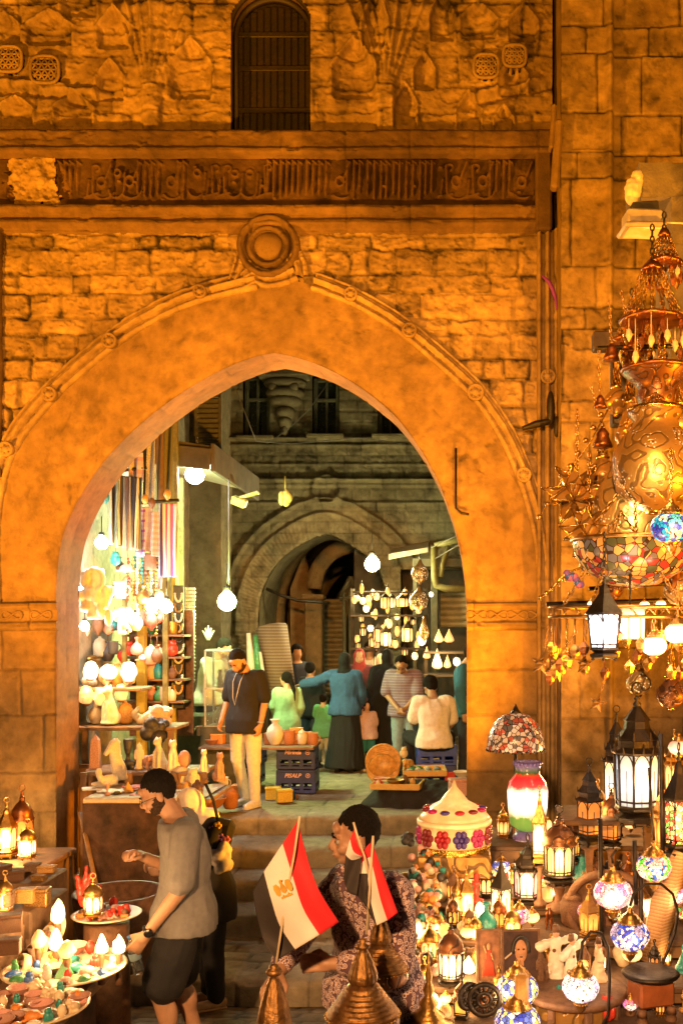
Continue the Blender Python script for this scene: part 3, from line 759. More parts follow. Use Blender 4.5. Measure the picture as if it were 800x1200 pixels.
# steps: each riser and tread a run of worn stone slabs
edges = [(10.55, 1.07), (9.99, .856), (9.55, .642), (9.09, .428), (8.0, .214)]
prevY = 10.62
def step_run(yf, zt, yb, seed):
    zb = zt-.214; rg = np.random.default_rng(seed)
    xs = np.arange(-5.2, 1.2, .02)
    # path across the profile: bottom of riser, up, over nosing, back along tread
    pr = [(0, 0)]+[(0, t) for t in np.linspace(.02, .17, 9)]+[(.004, .186), (.012, .200), (.026, .209), (.045, .2135)]+[(t, .214) for t in np.linspace(.07, yb-yf, max(8, int((yb-yf)/.022)))]
    pr = np.array(pr); Xg = xs[None, :]+0*pr[:, :1]; A = pr[:, :1]+0*Xg; B = pr[:, 1:]+0*Xg
    path = np.r_[0, np.cumsum(np.hypot(*np.diff(pr, axis=0).T))][:, None]
    j = [-5.6]
    while j[-1] < 1.4: j.append(j[-1]+rg.uniform(.32, .7))
    j = np.array(j); k = np.searchsorted(j, Xg)-1; dj = np.minimum(Xg-j[k], j[k+1]-Xg); gr = 1-sstep(0, .012, dj)
    hh = rg.uniform(-1, 1, len(j))[k]; tt = rg.uniform(0, 1, len(j))[k]
    wear = .018*np.exp(-((Xg+2.0)/1.2)**2)*np.exp(-((A-.03)/.06)**2)*(B > .15)
    n1 = fbm(Xg*5, (path+Xg*0)*7, seed, 4)
    rA = np.where(B < .19, 1., .3); 
    Yg = yf+A + rA*(.012*n1+.010*hh+.014*gr)+.02*fbm(Xg*1.3, Xg*0+seed, seed, 2)
    Zg = zb+B + np.where(B > .19, .008*n1+.005*hh-.012*gr, 0) - wear - .012*(fbm(Xg*9, Xg*0, seed+4, 3) > .18)*(A < .03)*(B > .17)
    if yb-yf > .8:   # landing laid with cobbles
        Hc, Tc, Gc = blocks(Xg*100, (yf+A)*100, list(np.arange(760, 960, 22)), (20, 42), 9, 2.4, 1.6)
        on = sstep(.26, .3, A); Zg = Zg+on*(.010*Gc*Hc-.014*(1-Gc)); tt = tt*(1-on)+Tc*on; gr = gr*(1-on)+(1-Gc)*on
    darkening = .14*(B < .17)*(1-.3*sstep(.03, .12, B))  # risers darker than treads, most near the foot
    return grid_obj('stone_step', Xg, Yg, Zg, .66+.22*tt-.4*gr-darkening+.35*fbm(Xg*4, (path+Xg*0)*5, seed+2, 4), None, M_flag)
for i, (yf, zt) in enumerate(edges):
    yb = (edges[i-1][0] if i else 10.95)+.03
    o = step_run(yf, zt, yb, 40+i); o.name = 'steps'; tag(o, kind='structure')
X, Y = np.meshgrid(np.arange(-7.0, 7, .03), np.arange(10.93, 19.5, .03))
H, T, G = blocks(X*100, Y*100, list(np.arange(1060, 1980, 46)), (46, 90), 5, 1.6, 1.2)
Z = PZ-.004+.006*H*G-.010*(1-G)+.004*fbm(X*6, Y*6, 4, 3)
tag(grid_obj('courtyard_floor', X, Y, Z, .66+.22*T-.4*(1-G)+.32*fbm(X*1.2, Y*1.8, 6, 5), None, M_flag), kind='structure')
X, Y = np.meshgrid(np.arange(-7.0, 12, .3), np.arange(19.4, 40, .3))
tag(grid_obj('courtyard_floor', X, Y, np.full_like(X, PZ), .6+.3*fbm(X, Y, 6, 3), None, M_flag), kind='structure')
# side cheek walls beside the steps under the stalls
# ---------------------------------------------------------------- old building closing the courtyard
YK = 18.0
M_kb = stone('grey_green_stone', (.27, .225, .13), .5, .55, 50)
back = empty('courtyard_building', P(385, 866, YK), 0, 'old grey stone building with a ribbed archway across the courtyard', 'building'); BL = Vector(back.location)
bkin = resample([(304, 870), (304, 730), (310, 690), (327, 660), (352, 640), (382, 628), (410, 640), (436, 660), (450, 690), (456, 730), (456, 870)], 140)
def bk_dist(U, V):
    d = np.full(U.shape, 1e9)
    for i in range(0, len(bkin)-1):
        a = bkin[i]; b = bkin[i+1]; dx, dy = b-a; L = dx*dx+dy*dy+1e-9
        t = np.clip(((U-a[0])*dx+(V-a[1])*dy)/L, 0, 1); d = np.minimum(d, np.hypot(U-a[0]-t*dx, V-a[1]-t*dy))
    top = np.interp(U, bkin[:, 0], bkin[:, 1]) if False else None
    ins = np.zeros(U.shape, bool); n = len(bkin)
    for i in range(n-1):
        a = bkin[i]; b = bkin[i+1]; c = ((a[1] > V) != (b[1] > V)); 
        with np.errstate(divide='ignore', invalid='ignore'): xs = (b[0]-a[0])*(V-a[1])/(b[1]-a[1]+1e-12)+a[0]
        ins ^= c & (U < xs)
    return np.where(ins, -d, d)
BW = [(301, 476, 15, 36), (382, 476, 15, 34), (457, 478, 14, 32), (226, 476, 15, 36)]
def bkf(U, V):
    H, T, G = blocks(U, V, list(range(300, 880, 13)), (15, 34), 77, 1.3, .5)
    r = fbm(U/9, V/9, 78, 4); d = .018*G+.006*H+.02*r
    dd = bk_dist(U, V)
    ang = np.arctan2(V-735, U-381); vou = np.abs(np.mod(ang*24, 1)-.5)
    bandm = (dd > 2) & (dd < 24) & (V < 760)
    d = np.where(bandm, .05+.025*(vou > .12)+.015*r, d)
    for off, wd, am in ((26, 2.2, .10), (44, 2.0, .10), (34, 7, .04)): d += am*np.exp(-((dd-off)/wd)**2)*(V < 745)
    d += .09*np.exp(-((np.hypot(U-383, V-574)-16)/2.6)**2)*(V < 592)   # keel loop above the arch
    for v, a, w in ((515, .16, 2.2), (522, .08, 2), (545, .05, 1.4), (563, .14, 2.4), (569, .06, 1.5), (590, .05, 1.5)): d += a*np.exp(-((V-v)/w)**2)
    car = sstep(.0, .35, np.abs(fbm(U/3.2, V/3.2, 90, 2)))*((V > 524) & (V < 560)); d += .02*car
    car2 = ((V > 596) & (V < 625) & (U > 420) & (U < 486)); d += .02*car2*sstep(0, .3, np.abs(fbm(U/4, V/4, 92, 2)))
    t = .52+.22*T-.22*(1-G)+.3*r-.2*sstep(.1, .4, fbm(U/20, V/30, 93, 3))-.1*car
    return d, t
def bkm(U, V):
    m = bk_dist(U, V) > 0
    for cx, cy, hw, hh in BW: m &= ~((np.abs(U-cx) < hw) & (np.abs(V-cy) < hh))
    m &= ~((U > 470) & (U < 560) & (V > 668))
    return m
relief('stone_wall', 60, 620, 300, 872, 1.5, YK, bkf, M_kb, bkm, back)
# arch thickness
cu = bkin[None, :, 0]+np.zeros((8, 1)); cv = bkin[None, :, 1]+np.zeros((8, 1)); yy = YK-.04+np.linspace(0, .9, 8)[:, None]
grid_obj('arch_soffit', (cu-VX)/F*YK-BL.x, yy-BL.y+0*cu, CZ+(VY-cv)/F*YK-BL.z, .5+.3*fbm(cu/8, yy*9+0*cu, 2, 3), None, M_kb, back)
M_gl = mat('dark_window_pane', (.02, .024, .022), .25, 0, .3, 5, .1)
M_dw = mat('weathered_green_wood', (.07, .065, .035), .7, 0, .4, 9, .4)
for cx, cy, hw, hh in BW:
    a = P(cx, cy, YK)-BL; sx = hw*YK/F; sz = hh*YK/F
    fr = MB()
    for sg in (-1, 1): fr.box((a.x+sg*(sx-.03), .12, a.z), (.07, .12, 2*sz), 0, None, .01)
    for zz in (-sz+.03, sz-.03, sz*.25): fr.box((a.x, .12, a.z+zz), (2*sx-.1, .10, .06), 0, None, .01)
    fr.box((a.x, .12, a.z), (.04, .09, 2*sz), 0); fo = fr.build('window', M_dw, back)
    MB().box((a.x, .18, a.z), (2*sx, .02, 2*sz)).build('pane', M_gl, fo)
    rv = MB(); 
    rv.box((a.x, .35, a.z), (2*sx+.1, .02, 2*sz+.1)); rv.build('window_recess', M_dk, back)
    sl = MB(); sl.box((a.x, -.12, a.z-sz-.04), (2*sx+.2, .22, .07), 0, None, .015); sl.build('sill', M_kb, back)
# carved bracket between the windows
mb = MB(); a = P(335, 470, YK)-BL
for i, (r, z) in enumerate([(.06, -.55), (.12, -.4), (.18, -.22), (.30, -.02), (.36, .12), (.40, .3)]): mb.sph((a.x, -.05, a.z+z), (r, .12+r*.5, .13), 14, 6)
mb.box((a.x, -.2, a.z+.42), (.9, .5, .12), 0, None, .02)
for q in (-1, 1): mb.sph((a.x+q*.18, -.26, a.z+.2), (.09, .05, .09), 10, 6)
mb.build('bracket', M_kb, back)
# vaulted passage behind the arch
ps = MB(); L = BL
def W(p): return (p[0]-L.x, p[1]-L.y, p[2]-L.z)
xl = P(300, 0, YK).x; xr = P(462, 0, YK).x; zt = 4.8
def vault(mbx, y0, y1, r_off=0, n=14):
    pts = []
    xc = (xl+xr)/2; hw = (xr-xl)/2-r_off
    pts = [(xl+r_off, PZ)]+[(xc-hw*math.cos(PI*i/n), 3.3+(1.75-r_off)*math.sin(PI*i/n)) for i in range(n+1)]+[(xr-r_off, PZ)]
    b = [W((x, y0, z)) for x, z in pts]+[W((x, y1, z)) for x, z in pts]; k = len(pts)
    mbx.add(b, [(i, i+1, k+i+1, k+i) for i in range(k-1)])
vault(ps, YK+.8, YK+6); ps.build('vault', M_kb, back)
for y0, wd in ((YK+1.2, .35), (YK+3.2, .4)):
    rb = MB(); xc = (xl+xr)/2; hw = (xr-xl)/2-.02
    pts = [W((xl+.05, y0, PZ))]+[W((xc-hw*math.cos(PI*i/16), y0+(.9 if y0 < YK+2 else -.6)*math.cos(PI*i/16), 3.3+1.65*math.sin(PI*i/16))) for i in range(17)]+[W((xr-.05, y0, PZ))]
    rb.tube(pts, .14, 4); rb.build('vault_rib', M_pl, back)
mb = MB(); q = P(368, 700, YK+1.4); mb.box(W((q.x, YK+1.4, 2.35)), (.34, .34, 2.6), 0, None, .03); mb.box(W((q.x, YK+1.4, 3.68)), (.42, .42, .1), 0, None, .02); mb.build('stone_post', M_pl, back)
a0 = P(368, 690, YK+1.4); a1 = P(414, 640, YK+1.4)
mb = MB(); pts = [W((a0.x+(a1.x-a0.x)*(1-math.cos(t)), YK+1.4, a0.z+.0+(a1.z-a0.z)*math.sin(t))) for t in np.linspace(0, PI/2, 10)]; mb.tube(pts, [.17]*9+[.12], 6); mb.build('springing_rib', M_pl, back)
mb = MB(); q0 = P(340, 690, YK+1.8); q1 = P(356, 648, YK+1.8); q2 = P(366, 700, YK+1.8)
mb.add([W(q0), W(q1), W(q2), W((q2.x, YK+1.8, PZ)), W((q0.x, YK+1.8, PZ))], [(0, 1, 2, 3, 4)]); mb.add([W((q.x, q.y+.2, q.z)) for q in (q0, q1, q2)], [(2, 1, 0)]); mb.build('web_wall', M_pl, back)
# roller shutter and wooden doors inside
M_rs = mat('roller_shutter_metal', (.24, .21, .12), .5, .4, .25, 8, .2)
def shutter(u0, u1, v0, v1, Y, m, parent, name='roller_shutter', n=None):
    a = P(u0, v1, Y)-Vector(parent.location); b = P(u1, v0, Y)-Vector(parent.location)
    mb = MB(); n = n or max(6, int((b.z-a.z)/.1)); vs = []
    for i in range(n*4+1):
        z = a.z+(b.z-a.z)*i/(n*4); d = -.025*abs(math.sin(PI*i/4)); vs += [(a.x, a.y+d, z), (b.x, a.y+d, z)]
    mb.add(vs, [(2*i, 2*i+1, 2*i+3, 2*i+2) for i in range(n*4)])
    return mb.build(name, m, parent)
shutter(378, 406, 702, 868, YK+2.6, M_rs, back); shutter(408, 428, 716, 868, YK+2.9, M_dw, back, 'slatted_door')
mb = MB(); a = P(300, 870, YK+6)-BL; b = P(470, 560, YK+6)-BL; mb.box(((a.x+b.x)/2, 6.0, (a.z+b.z)/2), (b.x-a.x+3, .1, b.z-a.z+2)); mb.build('passage_end_wall', M_kb, back)
mb = MB(); q = P(408, 720, YK+1.0)
for u in (404, 411): mb.tube([W(P(u, 868, YK+1)), W(P(u-1, 690, YK+1))], .04, 6)
for u0_, v0_, u1_, v1_ in ((400, 698, 411, 676), (411, 676, 416, 690), (398, 702, 418, 700)): mb.tube([W(P(u0_, v0_, YK+1)), W(P(u1_, v1_, YK+1))], .05, 5)
mb.build('timber_prop', M_wood if 'M_wood' in globals() else M_dw, back)
mb = MB(); mb.tube([W(P(u, v, YK-.1)) for u, v in ((312, 690), (330, 698), (350, 704), (378, 706))], .03, 5); mb.build('tie_rod', M_ir, back)
# right hand shopfront of the courtyard (behind the lit lantern shop)
shopr = empty('lantern_shop', P(510, 866, 17.2), 0, 'dim shop front with roller shutter and stone bracket behind the courtyard lanterns', 'shop'); SL = Vector(shopr.location)
mb = MB()
def bx(mb, u0, u1, v0, v1, Y, th, L, bev=.01, mi=0):
    a = P(u0, v1, Y)-L; b = P(u1, v0, Y)-L; mb.box(((a.x+b.x)/2, a.y, (a.z+b.z)/2), (b.x-a.x, th, b.z-a.z), mi, None, bev)
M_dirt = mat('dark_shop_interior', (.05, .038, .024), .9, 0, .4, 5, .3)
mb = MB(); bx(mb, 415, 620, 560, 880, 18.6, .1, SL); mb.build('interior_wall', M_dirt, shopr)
shutter(516, 552, 692, 735, 17.4, M_rs, shopr)
mb = MB(); bx(mb, 505, 513, 668, 868, 17.2, .2, SL); bx(mb, 484, 489, 655, 868, 17.2, .15, SL); bx(mb, 484, 600, 655, 665, 17.1, .4, SL); mb.build('door_frame', M_dw, shopr)
mb = MB(); pts = [P(u, v, 16.8)-SL for u, v in ((509, 640), (509, 676), (511, 686), (522, 690), (552, 690))]; mb.tube(pts, .07, 6); pts = [P(u, v, 16.8)-SL for u, v in ((526, 640), (518, 660), (516, 676))]; mb.tube(pts, .05, 6)
mb.tube([P(509, 640, 16.8)-SL, P(560, 626, 16.8)-SL], .06, 6); mb.build('iron_frame', mat('green_painted_iron', (.16, .15, .05), .6, .2), shopr)
mb = MB(); a = P(452, 646, 16.6)-SL; b = P(500, 640, 16.6)-SL
mb.add([(a.x, 0, a.z), (b.x, 0, b.z+.03), (b.x, .7, b.z+.2), (a.x, .7, a.z+.15), (a.x, 0, a.z-.10), (b.x, 0, b.z-.05)], [(0, 1, 2, 3), (4, 5, 1, 0)]); mb.build('tin_awning', mat('pale_tin_sheet', (.38, .36, .30), .5, .3), shopr)
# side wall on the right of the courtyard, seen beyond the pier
mb = MB(); 
xs_ = 1.75
Yg, Zg = np.meshgrid(np.arange(9.9, 16.5, .05), np.arange(PZ-.1, 9, .05))
H, T, G = blocks(Yg*100, Zg*100, list(np.arange(60, 960, 30)), (34, 70), 8, 1.6, 1)
sidew = grid_obj('side_house', np.full_like(Yg, xs_)-.02*G-.03*fbm(Yg*3, Zg*3, 4, 3), Yg, Zg, .5+.25*T-.3*(1-G), None, M_kb)
tag(sidew, 'plain stone house side along the right of the courtyard', 'building')
# ---------------------------------------------------------------- left shop row
XW = -4.15
left = empty('souvenir_shop', (XW, 12, PZ), 0, 'open souvenir shop under a sloping canopy along the left of the courtyard', 'shop'); LL = Vector(left.location)
Yg, Zg = np.meshgrid(np.arange(9.9, 18.1, .04), np.arange(-.1, 10, .04))
H, T, G = blocks(Yg*100, Zg*100, list(np.arange(-20, 1060, 28)), (34, 70), 18, 1.6, 1)
mk = None
M_lw = stone('limewashed_wall', (.42, .36, .24), .5, .4)
grid_obj('shop_wall', np.full_like(Yg, XW)+.015*G+.02*fbm(Yg*3, Zg*3, 4, 3)-LL.x, Yg-LL.y, Zg-LL.z, .55+.25*T-.3*(1-G), None, M_lw, left)
M_cn = mat('canopy_board', (.10, .085, .06), .75, 0, .4, 5, .3); M_cu = mat('white_canopy_lining', (.62, .6, .55), .6, 0, .1, 5)
cp = MB(); zc = 5.12
cp.add([(XW, 12.0, zc+.30), (-3.0, 12.0, zc+.12), (-3.0, 14.6, zc+.12), (XW, 14.6, zc+.30), (XW, 12.0, zc+.22), (-3.0, 12.0, zc-.06), (-3.0, 14.6, zc-.06), (XW, 14.6, zc+.22)], [(0, 1, 2, 3), (0, 4, 5, 1), (1, 5, 6, 2), (2, 6, 7, 3), (4, 7, 6, 5)])
cp.box((-2.98, 13.3, zc-.02), (.05, 2.66, .34), 0, None, .01); cp.box((-3.6, 11.98, zc+.02), (1.2, .05, .26), 0, (0, rad(6), 0), .01)
o = cp.build('canopy', M_cn, left); o.location = -LL
cl = MB(); cl.add([(XW+.03, 12.05, zc+.19), (-3.04, 12.05, zc-.075), (-3.04, 14.55, zc-.075), (XW+.03, 14.55, zc+.19)], [(0, 3, 2, 1)]); o = cl.build('canopy_lining', M_cu, left); o.location = -LL
M_yw = mat('yellow_painted_post', (.45, .36, .06), .6, 0, .3, 12); M_gp = mat('olive_post', (.22, .2, .07), .7, 0, .4, 12)
for u, v0, v1, Y, wd, m in ((166, 668, 830, 11.5, .10, M_yw), (204, 670, 820, 11.8, .05, M_yw), (205, 470, 690, 11.9, .07, M_gp), (212, 560, 860, 13.0, .06, M_gp), (194, 640, 860, 11.6, .06, M_gp), (146, 690, 800, 11.2, .05, M_gp)):
    mb = MB(); a = P(u, v1, Y); b = P(u, v0, Y); z0 = PZ if v1 > 800 else a.z; mb.box((a.x, Y, (z0+b.z)/2), (wd, wd, b.z-z0), 0, None, .006); o = mb.build('post', m, left); o.location = -LL
mb = MB(); a = P(166, 672, 11.55); b = P(205, 672, 11.75); mb.tube([a, b], .03, 6); o = mb.build('cross_bar', M_yw, left); o.location = -LL
# planks and louvred shutters above the canopy
M_pk = mat('old_brown_plank', (.16, .10, .055), .8, 0, .4, 8, .4)
mb = MB()
for i in range(9):
    Y = 11.6+i*.22; mb.box((XW+.10, Y, 6.0+.05*math.sin(i*2)), (.03, .19, 1.5), 0, (rad(random.uniform(-6, 6)), 0, 0), .004)
o = mb.build('plank_screen', M_pk, left); o.location = -LL
mb = MB(); q = P(244, 495, 14.0)
for k in range(10): mb.box((q.x, 14.0, q.z-.32+k*.07), (.3, .03, .05), 0, (rad(35), 0, 0))
mb.box((q.x-.17, 14.0, q.z), (.04, .05, .76)); mb.box((q.x+.17, 14.0, q.z), (.04, .05, .76)); mb.box((q.x, 14, q.z+.37), (.36, .05, .04)); mb.box((q.x, 14, q.z-.37), (.36, .05, .04))
o = mb.build('louvred_panel', mat('grey_louvre', (.2, .2, .18), .6), left); o.location = -LL
# inner end: house corner with greenish stone between shop and arch
Xg, Zg = np.meshgrid(np.arange(-5.4, -4.0, .04), np.arange(PZ, 10, .04))
tag(grid_obj('house_corner', Xg+.35, np.full_like(Xg, 15.2)+.02*fbm(Xg*5, Zg*5, 2, 3), Zg, .5+.3*fbm(Xg*2, Zg*2, 4, 3), None, M_kb), 'stone house corner standing behind the souvenir shop', 'building')
# cables across the court
M_cab = mat('grey_cable', (.12, .11, .09), .6)
for k, pts in enumerate([[(262, 420, 14), (300, 517, 15), (340, 520, 17), (420, 513, 17.5), (475, 520, 17.8)], [(390, 440, 17.6), (362, 480, 17.6), (335, 505, 17.6), (312, 520, 17.6)], [(268, 560, 12.6), (268, 690, 12.6)], [(547, 622, 14), (505, 642, 16.5)], [(552, 630, 13), (509, 655, 16.8)]]):
    mb = MB(); mb.tube([P(*p) for p in pts], .008, 4); tag(mb.build('cable', M_cab), ['sagging cable above the courtyard frieze', 'cable falling slantwise from the courtyard window', 'thin wire holding the green-white lamp', 'upper wire to the right of the tin awning', 'lower wire to the right of the tin awning'][k], 'cable')
# ---------------------------------------------------------------- people
M_skin = mat('skin_warm', (.40, .22, .13), .5, 0, .12, 20, .06, 120)
M_skl = mat('skin_light', (.52, .31, .20), .5, 0, .1, 20, .06, 120)
M_hair = mat('dark_hair', (.012, .009, .007), .85, 0, .6, 120, .9, 300, spec=.15)
M_eye = mat('eye_white', (.30, .26, .22), .35); M_iris = mat('eye_iris', (.02, .012, .008), .2)
M_lip = mat('lip', (.30, .11, .08), .5)
def cloth(name, col, rough=.9, var=.12): return mat(name, col, rough, 0, var, 30, .25, 220)
class Body:
    def __init__(s, name, label, loc, h, face, vox=.018, skin=None, pose=None, look=(0, 0), fat=1.0, cat='person', group=None):
        s.k = h/1.75; s.root = empty('person', loc, rad(face), label, cat, group); s.vox = vox; s.skin = skin or M_skin; s.fat = fat
        s.J = dict(hip=(0, 0, .93), chest=(0, 0, 1.30), neck=(0, .015, 1.47), head=(0, 0, 1.475),
                   shR=(.170, 0, 1.405), elR=(.225, .02, 1.14), wrR=(.235, -.03, .89), shL=(-.170, 0, 1.405), elL=(-.225, .02, 1.14), wrL=(-.235, -.03, .89),
                   hpR=(.09, 0, .92), knR=(.10, -.01, .49), anR=(.10, .02, .08), hpL=(-.09, 0, .92), knL=(-.10, -.01, .49), anL=(-.10, .02, .08))
        if pose: s.J.update(pose)
        s.J = {k: Vector(v)*s.k for k, v in s.J.items()}
        s.HM = Matrix.Translation(s.J['head']) @ Euler((rad(look[1]), 0, rad(look[0]))).to_matrix().to_4x4() @ Matrix.Scale(s.k, 4)
    def hp(s, p): return s.HM @ Vector(p)     # head point: origin at the top of the neck, -y forward
    def torso(s, mb, inf=0, z0=.0, z1=1.0, hem=None, hipx=0):
        """ellipses from hip to neck along the bent spine"""
        J = s.J; k = s.k; f = s.fat
        def sp(t):
            a, b, c = J['hip'], J['chest'], J['neck']
            return a.lerp(b, t/.68) if t < .68 else b.lerp(c, (t-.68)/.32)
        secs = [(0-.1, .165*f, .118*f), (.02, .172*f, .125*f), (.15, .158*f, .112*f), (.3, .15*f, .105*f), (.45, .158*f, .108*f), (.62, .175, .115), (.78, .178, .108), (.88, .165, .092), (.95, .12, .075), (1.0, .062, .06)]
        r = []
        for t, rx, ry in secs:
            if t < z0 or t > z1: continue
            e = inf+hipx*max(0, 1-max(t, 0)/.3); p = sp(t); r.append((p.x, p.y, p.z, (rx+e)*k, (ry+e)*k))
        if hem is not None:
            p = sp(0); r = [(p.x, p.y, hem*k, (.178*f+inf+hipx)*k, (.13*f+inf+hipx)*k)]+r
        tw = math.atan2((J['shR']-J['shL']).y, (J['shR']-J['shL']).x)
        seg = 24; vs = []
        for i, (cx, cy, cz, rx, ry) in enumerate(r):
            w = tw*min(1, i/(len(r)-1)*1.4); ca, sa = math.cos(w), math.sin(w)
            for q in range(seg):
                t = 2*PI*q/seg; c, d = math.cos(t), math.sin(t); x = rx*math.copysign(abs(c)**.85, c); y = ry*math.copysign(abs(d)**.85, d)
                vs.append((cx+x*ca-y*sa, cy+x*sa+y*ca, cz))
        n = len(r); fs = [(i*seg+q, i*seg+(q+1) % seg, (i+1)*seg+(q+1) % seg, (i+1)*seg+q) for i in range(n-1) for q in range(seg)]
        fs += [tuple(range(seg))[::-1], tuple((n-1)*seg+q for q in range(seg))]
        mb.add(vs, fs, 0, True)
    def arm(s, mb, sd, inf=0, frac=1.0, r=(.050, .040, .035, .025)):
        k = s.k; a, b, c = s.J['sh'+sd], s.J['el'+sd], s.J['wr'+sd]
        inner = a+(s.J['chest']+Vector((0, 0, .1*k))-a)*.35
        mb.cone(inner, a, (.058+inf)*k, (.053+inf)*k)
        if frac <= .5:
            e = a.lerp(b, frac*2); mb.cone(a, e, (.057+inf)*k, (.049+inf*1.4)*k); return
        mb.cone(a, b, (r[0]+inf)*k, (r[1]+inf)*k)
        e = b.lerp(c, frac*2-1); mb.cone(b, e, (.043+inf)*k, (r[3]+.004+inf)*k)
        if frac >= 1 and inf == 0:
            m = b.lerp(c, .3); mb.sph(m, (.042*k,)*3, 10, 8)
    def hand(s, mb, sd, up=(0, 0, 1), curl=.5, spread=1.0, dirv=None, scale=1.0):
        """palm, four jointed fingers and a thumb from the side of the palm"""
        k = s.k*scale; w = s.J['wr'+sd]; d = Vector(dirv).normalized() if dirv else (w-s.J['el'+sd]).normalized()
        n = Vector(up); n = (n-d*n.dot(d)).normalized(); x = d.cross(n)*(1 if sd == 'R' else -1)   # n: back of the hand, x: towards the thumb... 
        def pt(a, b, c): return w+(d*a+x*b+n*c)*k
        mb.cone(w, pt(.03, 0, 0), .026*k, .028*k, 10)
        for q in (-.026, -.009, .009, .026): mb.cone(pt(.015, q*.7, 0), pt(.085, q, .0), .015*k, .0125*k, 8)
        for i, (q, L) in enumerate(((.030, .070), (.010, .078), (-.010, .072), (-.029, .057))):
            r = .0098*k; c = curl*(1+.08*i)
            p0 = pt(.088, q*spread, .002); a1 = c*.7; a2 = c*1.7; a3 = c*2.4
            p1 = p0+(d*math.cos(a1)-n*math.sin(a1)+x*(q*.9*(spread-.6)))*L*.45*k
            p2 = p1+(d*math.cos(a2)-n*math.sin(a2))*L*.32*k; p3 = p2+(d*math.cos(a3)-n*math.sin(a3))*L*.26*k
            mb.cone(p0, p1, r*1.08, r, 8); mb.cone(p1, p2, r, r*.93, 8); mb.cone(p2, p3, r*.93, r*.8, 8)
        t0 = pt(.025, .026, -.004); t1 = pt(.058, .052, -.014-.012*curl); t2 = pt(.086, .058-.018*curl, -.022-.03*curl)
        mb.cone(t0, t1, .0145*k, .0118*k, 8); mb.cone(t1, t2, .0118*k, .0095*k, 8)
        s.hand_pt = pt(.09, 0, -.03)
    def head(s, mb):
        H = s.hp; k = s.k
        def E(c, r, seg=18, ring=12, rot=None):
            b = len(mb.v); mb.sph((0, 0, 0), r, seg, ring, 0, rot, M=s.HM @ Matrix.Translation(c))
        E((0, .014, .165), (.074, .088, .096)); E((0, -.012, .105), (.064, .080, .092)); E((0, -.036, .052), (.045, .044, .036)); E((0, -.068, .040), (.020, .016, .017))
        E((0, -.080, .178), (.050, .020, .028))
        for q in (-1, 1):
            E((q*.030, -.084, .142), (.024, .012, .007)); E((q*.042, -.060, .095), (.022, .025, .025)); E((q*.077, .012, .115), (.010, .021, .032), 10, 8, (0, 0, q*.3)); E((q*.012, -.106, .092), (.009, .010, .008), 8, 6)
        mb.cone(H((0, -.092, .136)), H((0, -.112, .100)), .0095*k, .0145*k, 10)
        E((0, -.093, .069), (.024, .012, .0065), 10, 6); E((0, -.091, .058), (.021, .012, .0075), 10, 6)
        mb.cone(s.J['neck']+Vector((0, .01, -.03))*k, H((0, .012, .06)), .066*k, .056*k, 14)
    def eyes(s, brows=True):
        for q in (-1, 1):
            mb = MB(); mb.sph((0, 0, 0), .0125, 12, 8, M=s.HM @ Matrix.Translation((q*.030, -.0795, .1235))); mb.sph((0, 0, 0), (.0062, .004, .0062), 10, 6, 1, M=s.HM @ Matrix.Translation((q*.030, -.0905, .1235)))
            mb.build('eye', [M_eye, M_iris], s.root)
            if brows:
                mb = MB(); mb.tube([s.hp((q*.013, -.100, .143)), s.hp((q*.030, -.099, .149)), s.hp((q*.050, -.086, .143))], [.0035*s.k, .005*s.k, .002*s.k], 6); mb.build('eyebrow', M_hair, s.root)
        mb = MB(); mb.tube([s.hp((-.024, -.094, .064)), s.hp((0, -.1055, .0635)), s.hp((.024, -.094, .064))], [.001, .003*s.k, .001], 6); mb.build('lip_line', M_lip, s.root)
    def legs(s, mb, inf=0, frac=1.0, r=(.080, .058, .052, .036)):
        for sd in 'RL':
            k = s.k; a, b, c = s.J['hp'+sd]*1, s.J['kn'+sd], s.J['an'+sd]; a.z -= .03*k
            if frac <= .5:
                mb.cone(a, a.lerp(b, frac*2), (r[0]+inf)*k, (r[0]*.8+inf*1.5)*k, 14); continue
            mb.cone(a, b, (r[0]+inf)*k, (r[1]+inf)*k, 14); e = b.lerp(c, frac*2-1); mb.cone(b, e, (r[2]+inf)*k, (r[3]+inf)*k, 14)
            if inf == 0: m = b.lerp(c, .3)+Vector((0, .018, 0))*k; mb.sph(m, (.05*k, .05*k, .1*k), 12, 8)
    def skin_body(s, hands=True, curlR=.5, curlL=.5, upR=(1, 0, 0), upL=(-1, 0, 0), dR=None, dL=None, feet=True, hs=1.0):
        mb = MB(); s.torso(mb); s.head(mb); s.legs(mb)
        for sd in 'RL': s.arm(mb, sd)
        s.hand(mb, 'R', upR, curlR, dirv=dR, scale=hs); s.gripR = s.hand_pt.copy(); s.hand(mb, 'L', upL, curlL, dirv=dL, scale=hs); s.gripL = s.hand_pt.copy()
        for sd in 'RL':
            a = s.J['an'+sd]; k = s.k; mb.cone(a+Vector((0, .03, -.03))*k, a+Vector((0, -.15, -.05))*k, .036*k, .026*k)
        return remesh(mb, s.vox, 2 if s.vox < .01 else 1, s.skin, 'body', s.root)
    def shoes(s, m, high=.0):
        for sd in 'RL':
            a = s.J['an'+sd]; k = s.k; mb = MB(); mb.cone(a+Vector((0, .035, -.03))*k, a+Vector((0, -.17, -.045))*k, .046*k, .034*k); mb.cone(a+Vector((0, .01, .02))*k, a+Vector((0, -.02, -.03))*k, .045*k, .045*k)
            mb.box(a+Vector((0, -.06, -.068))*k, (.085*k, .27*k, .022*k), 0, None, .01)
            mb.build('shoe', m, s.root)
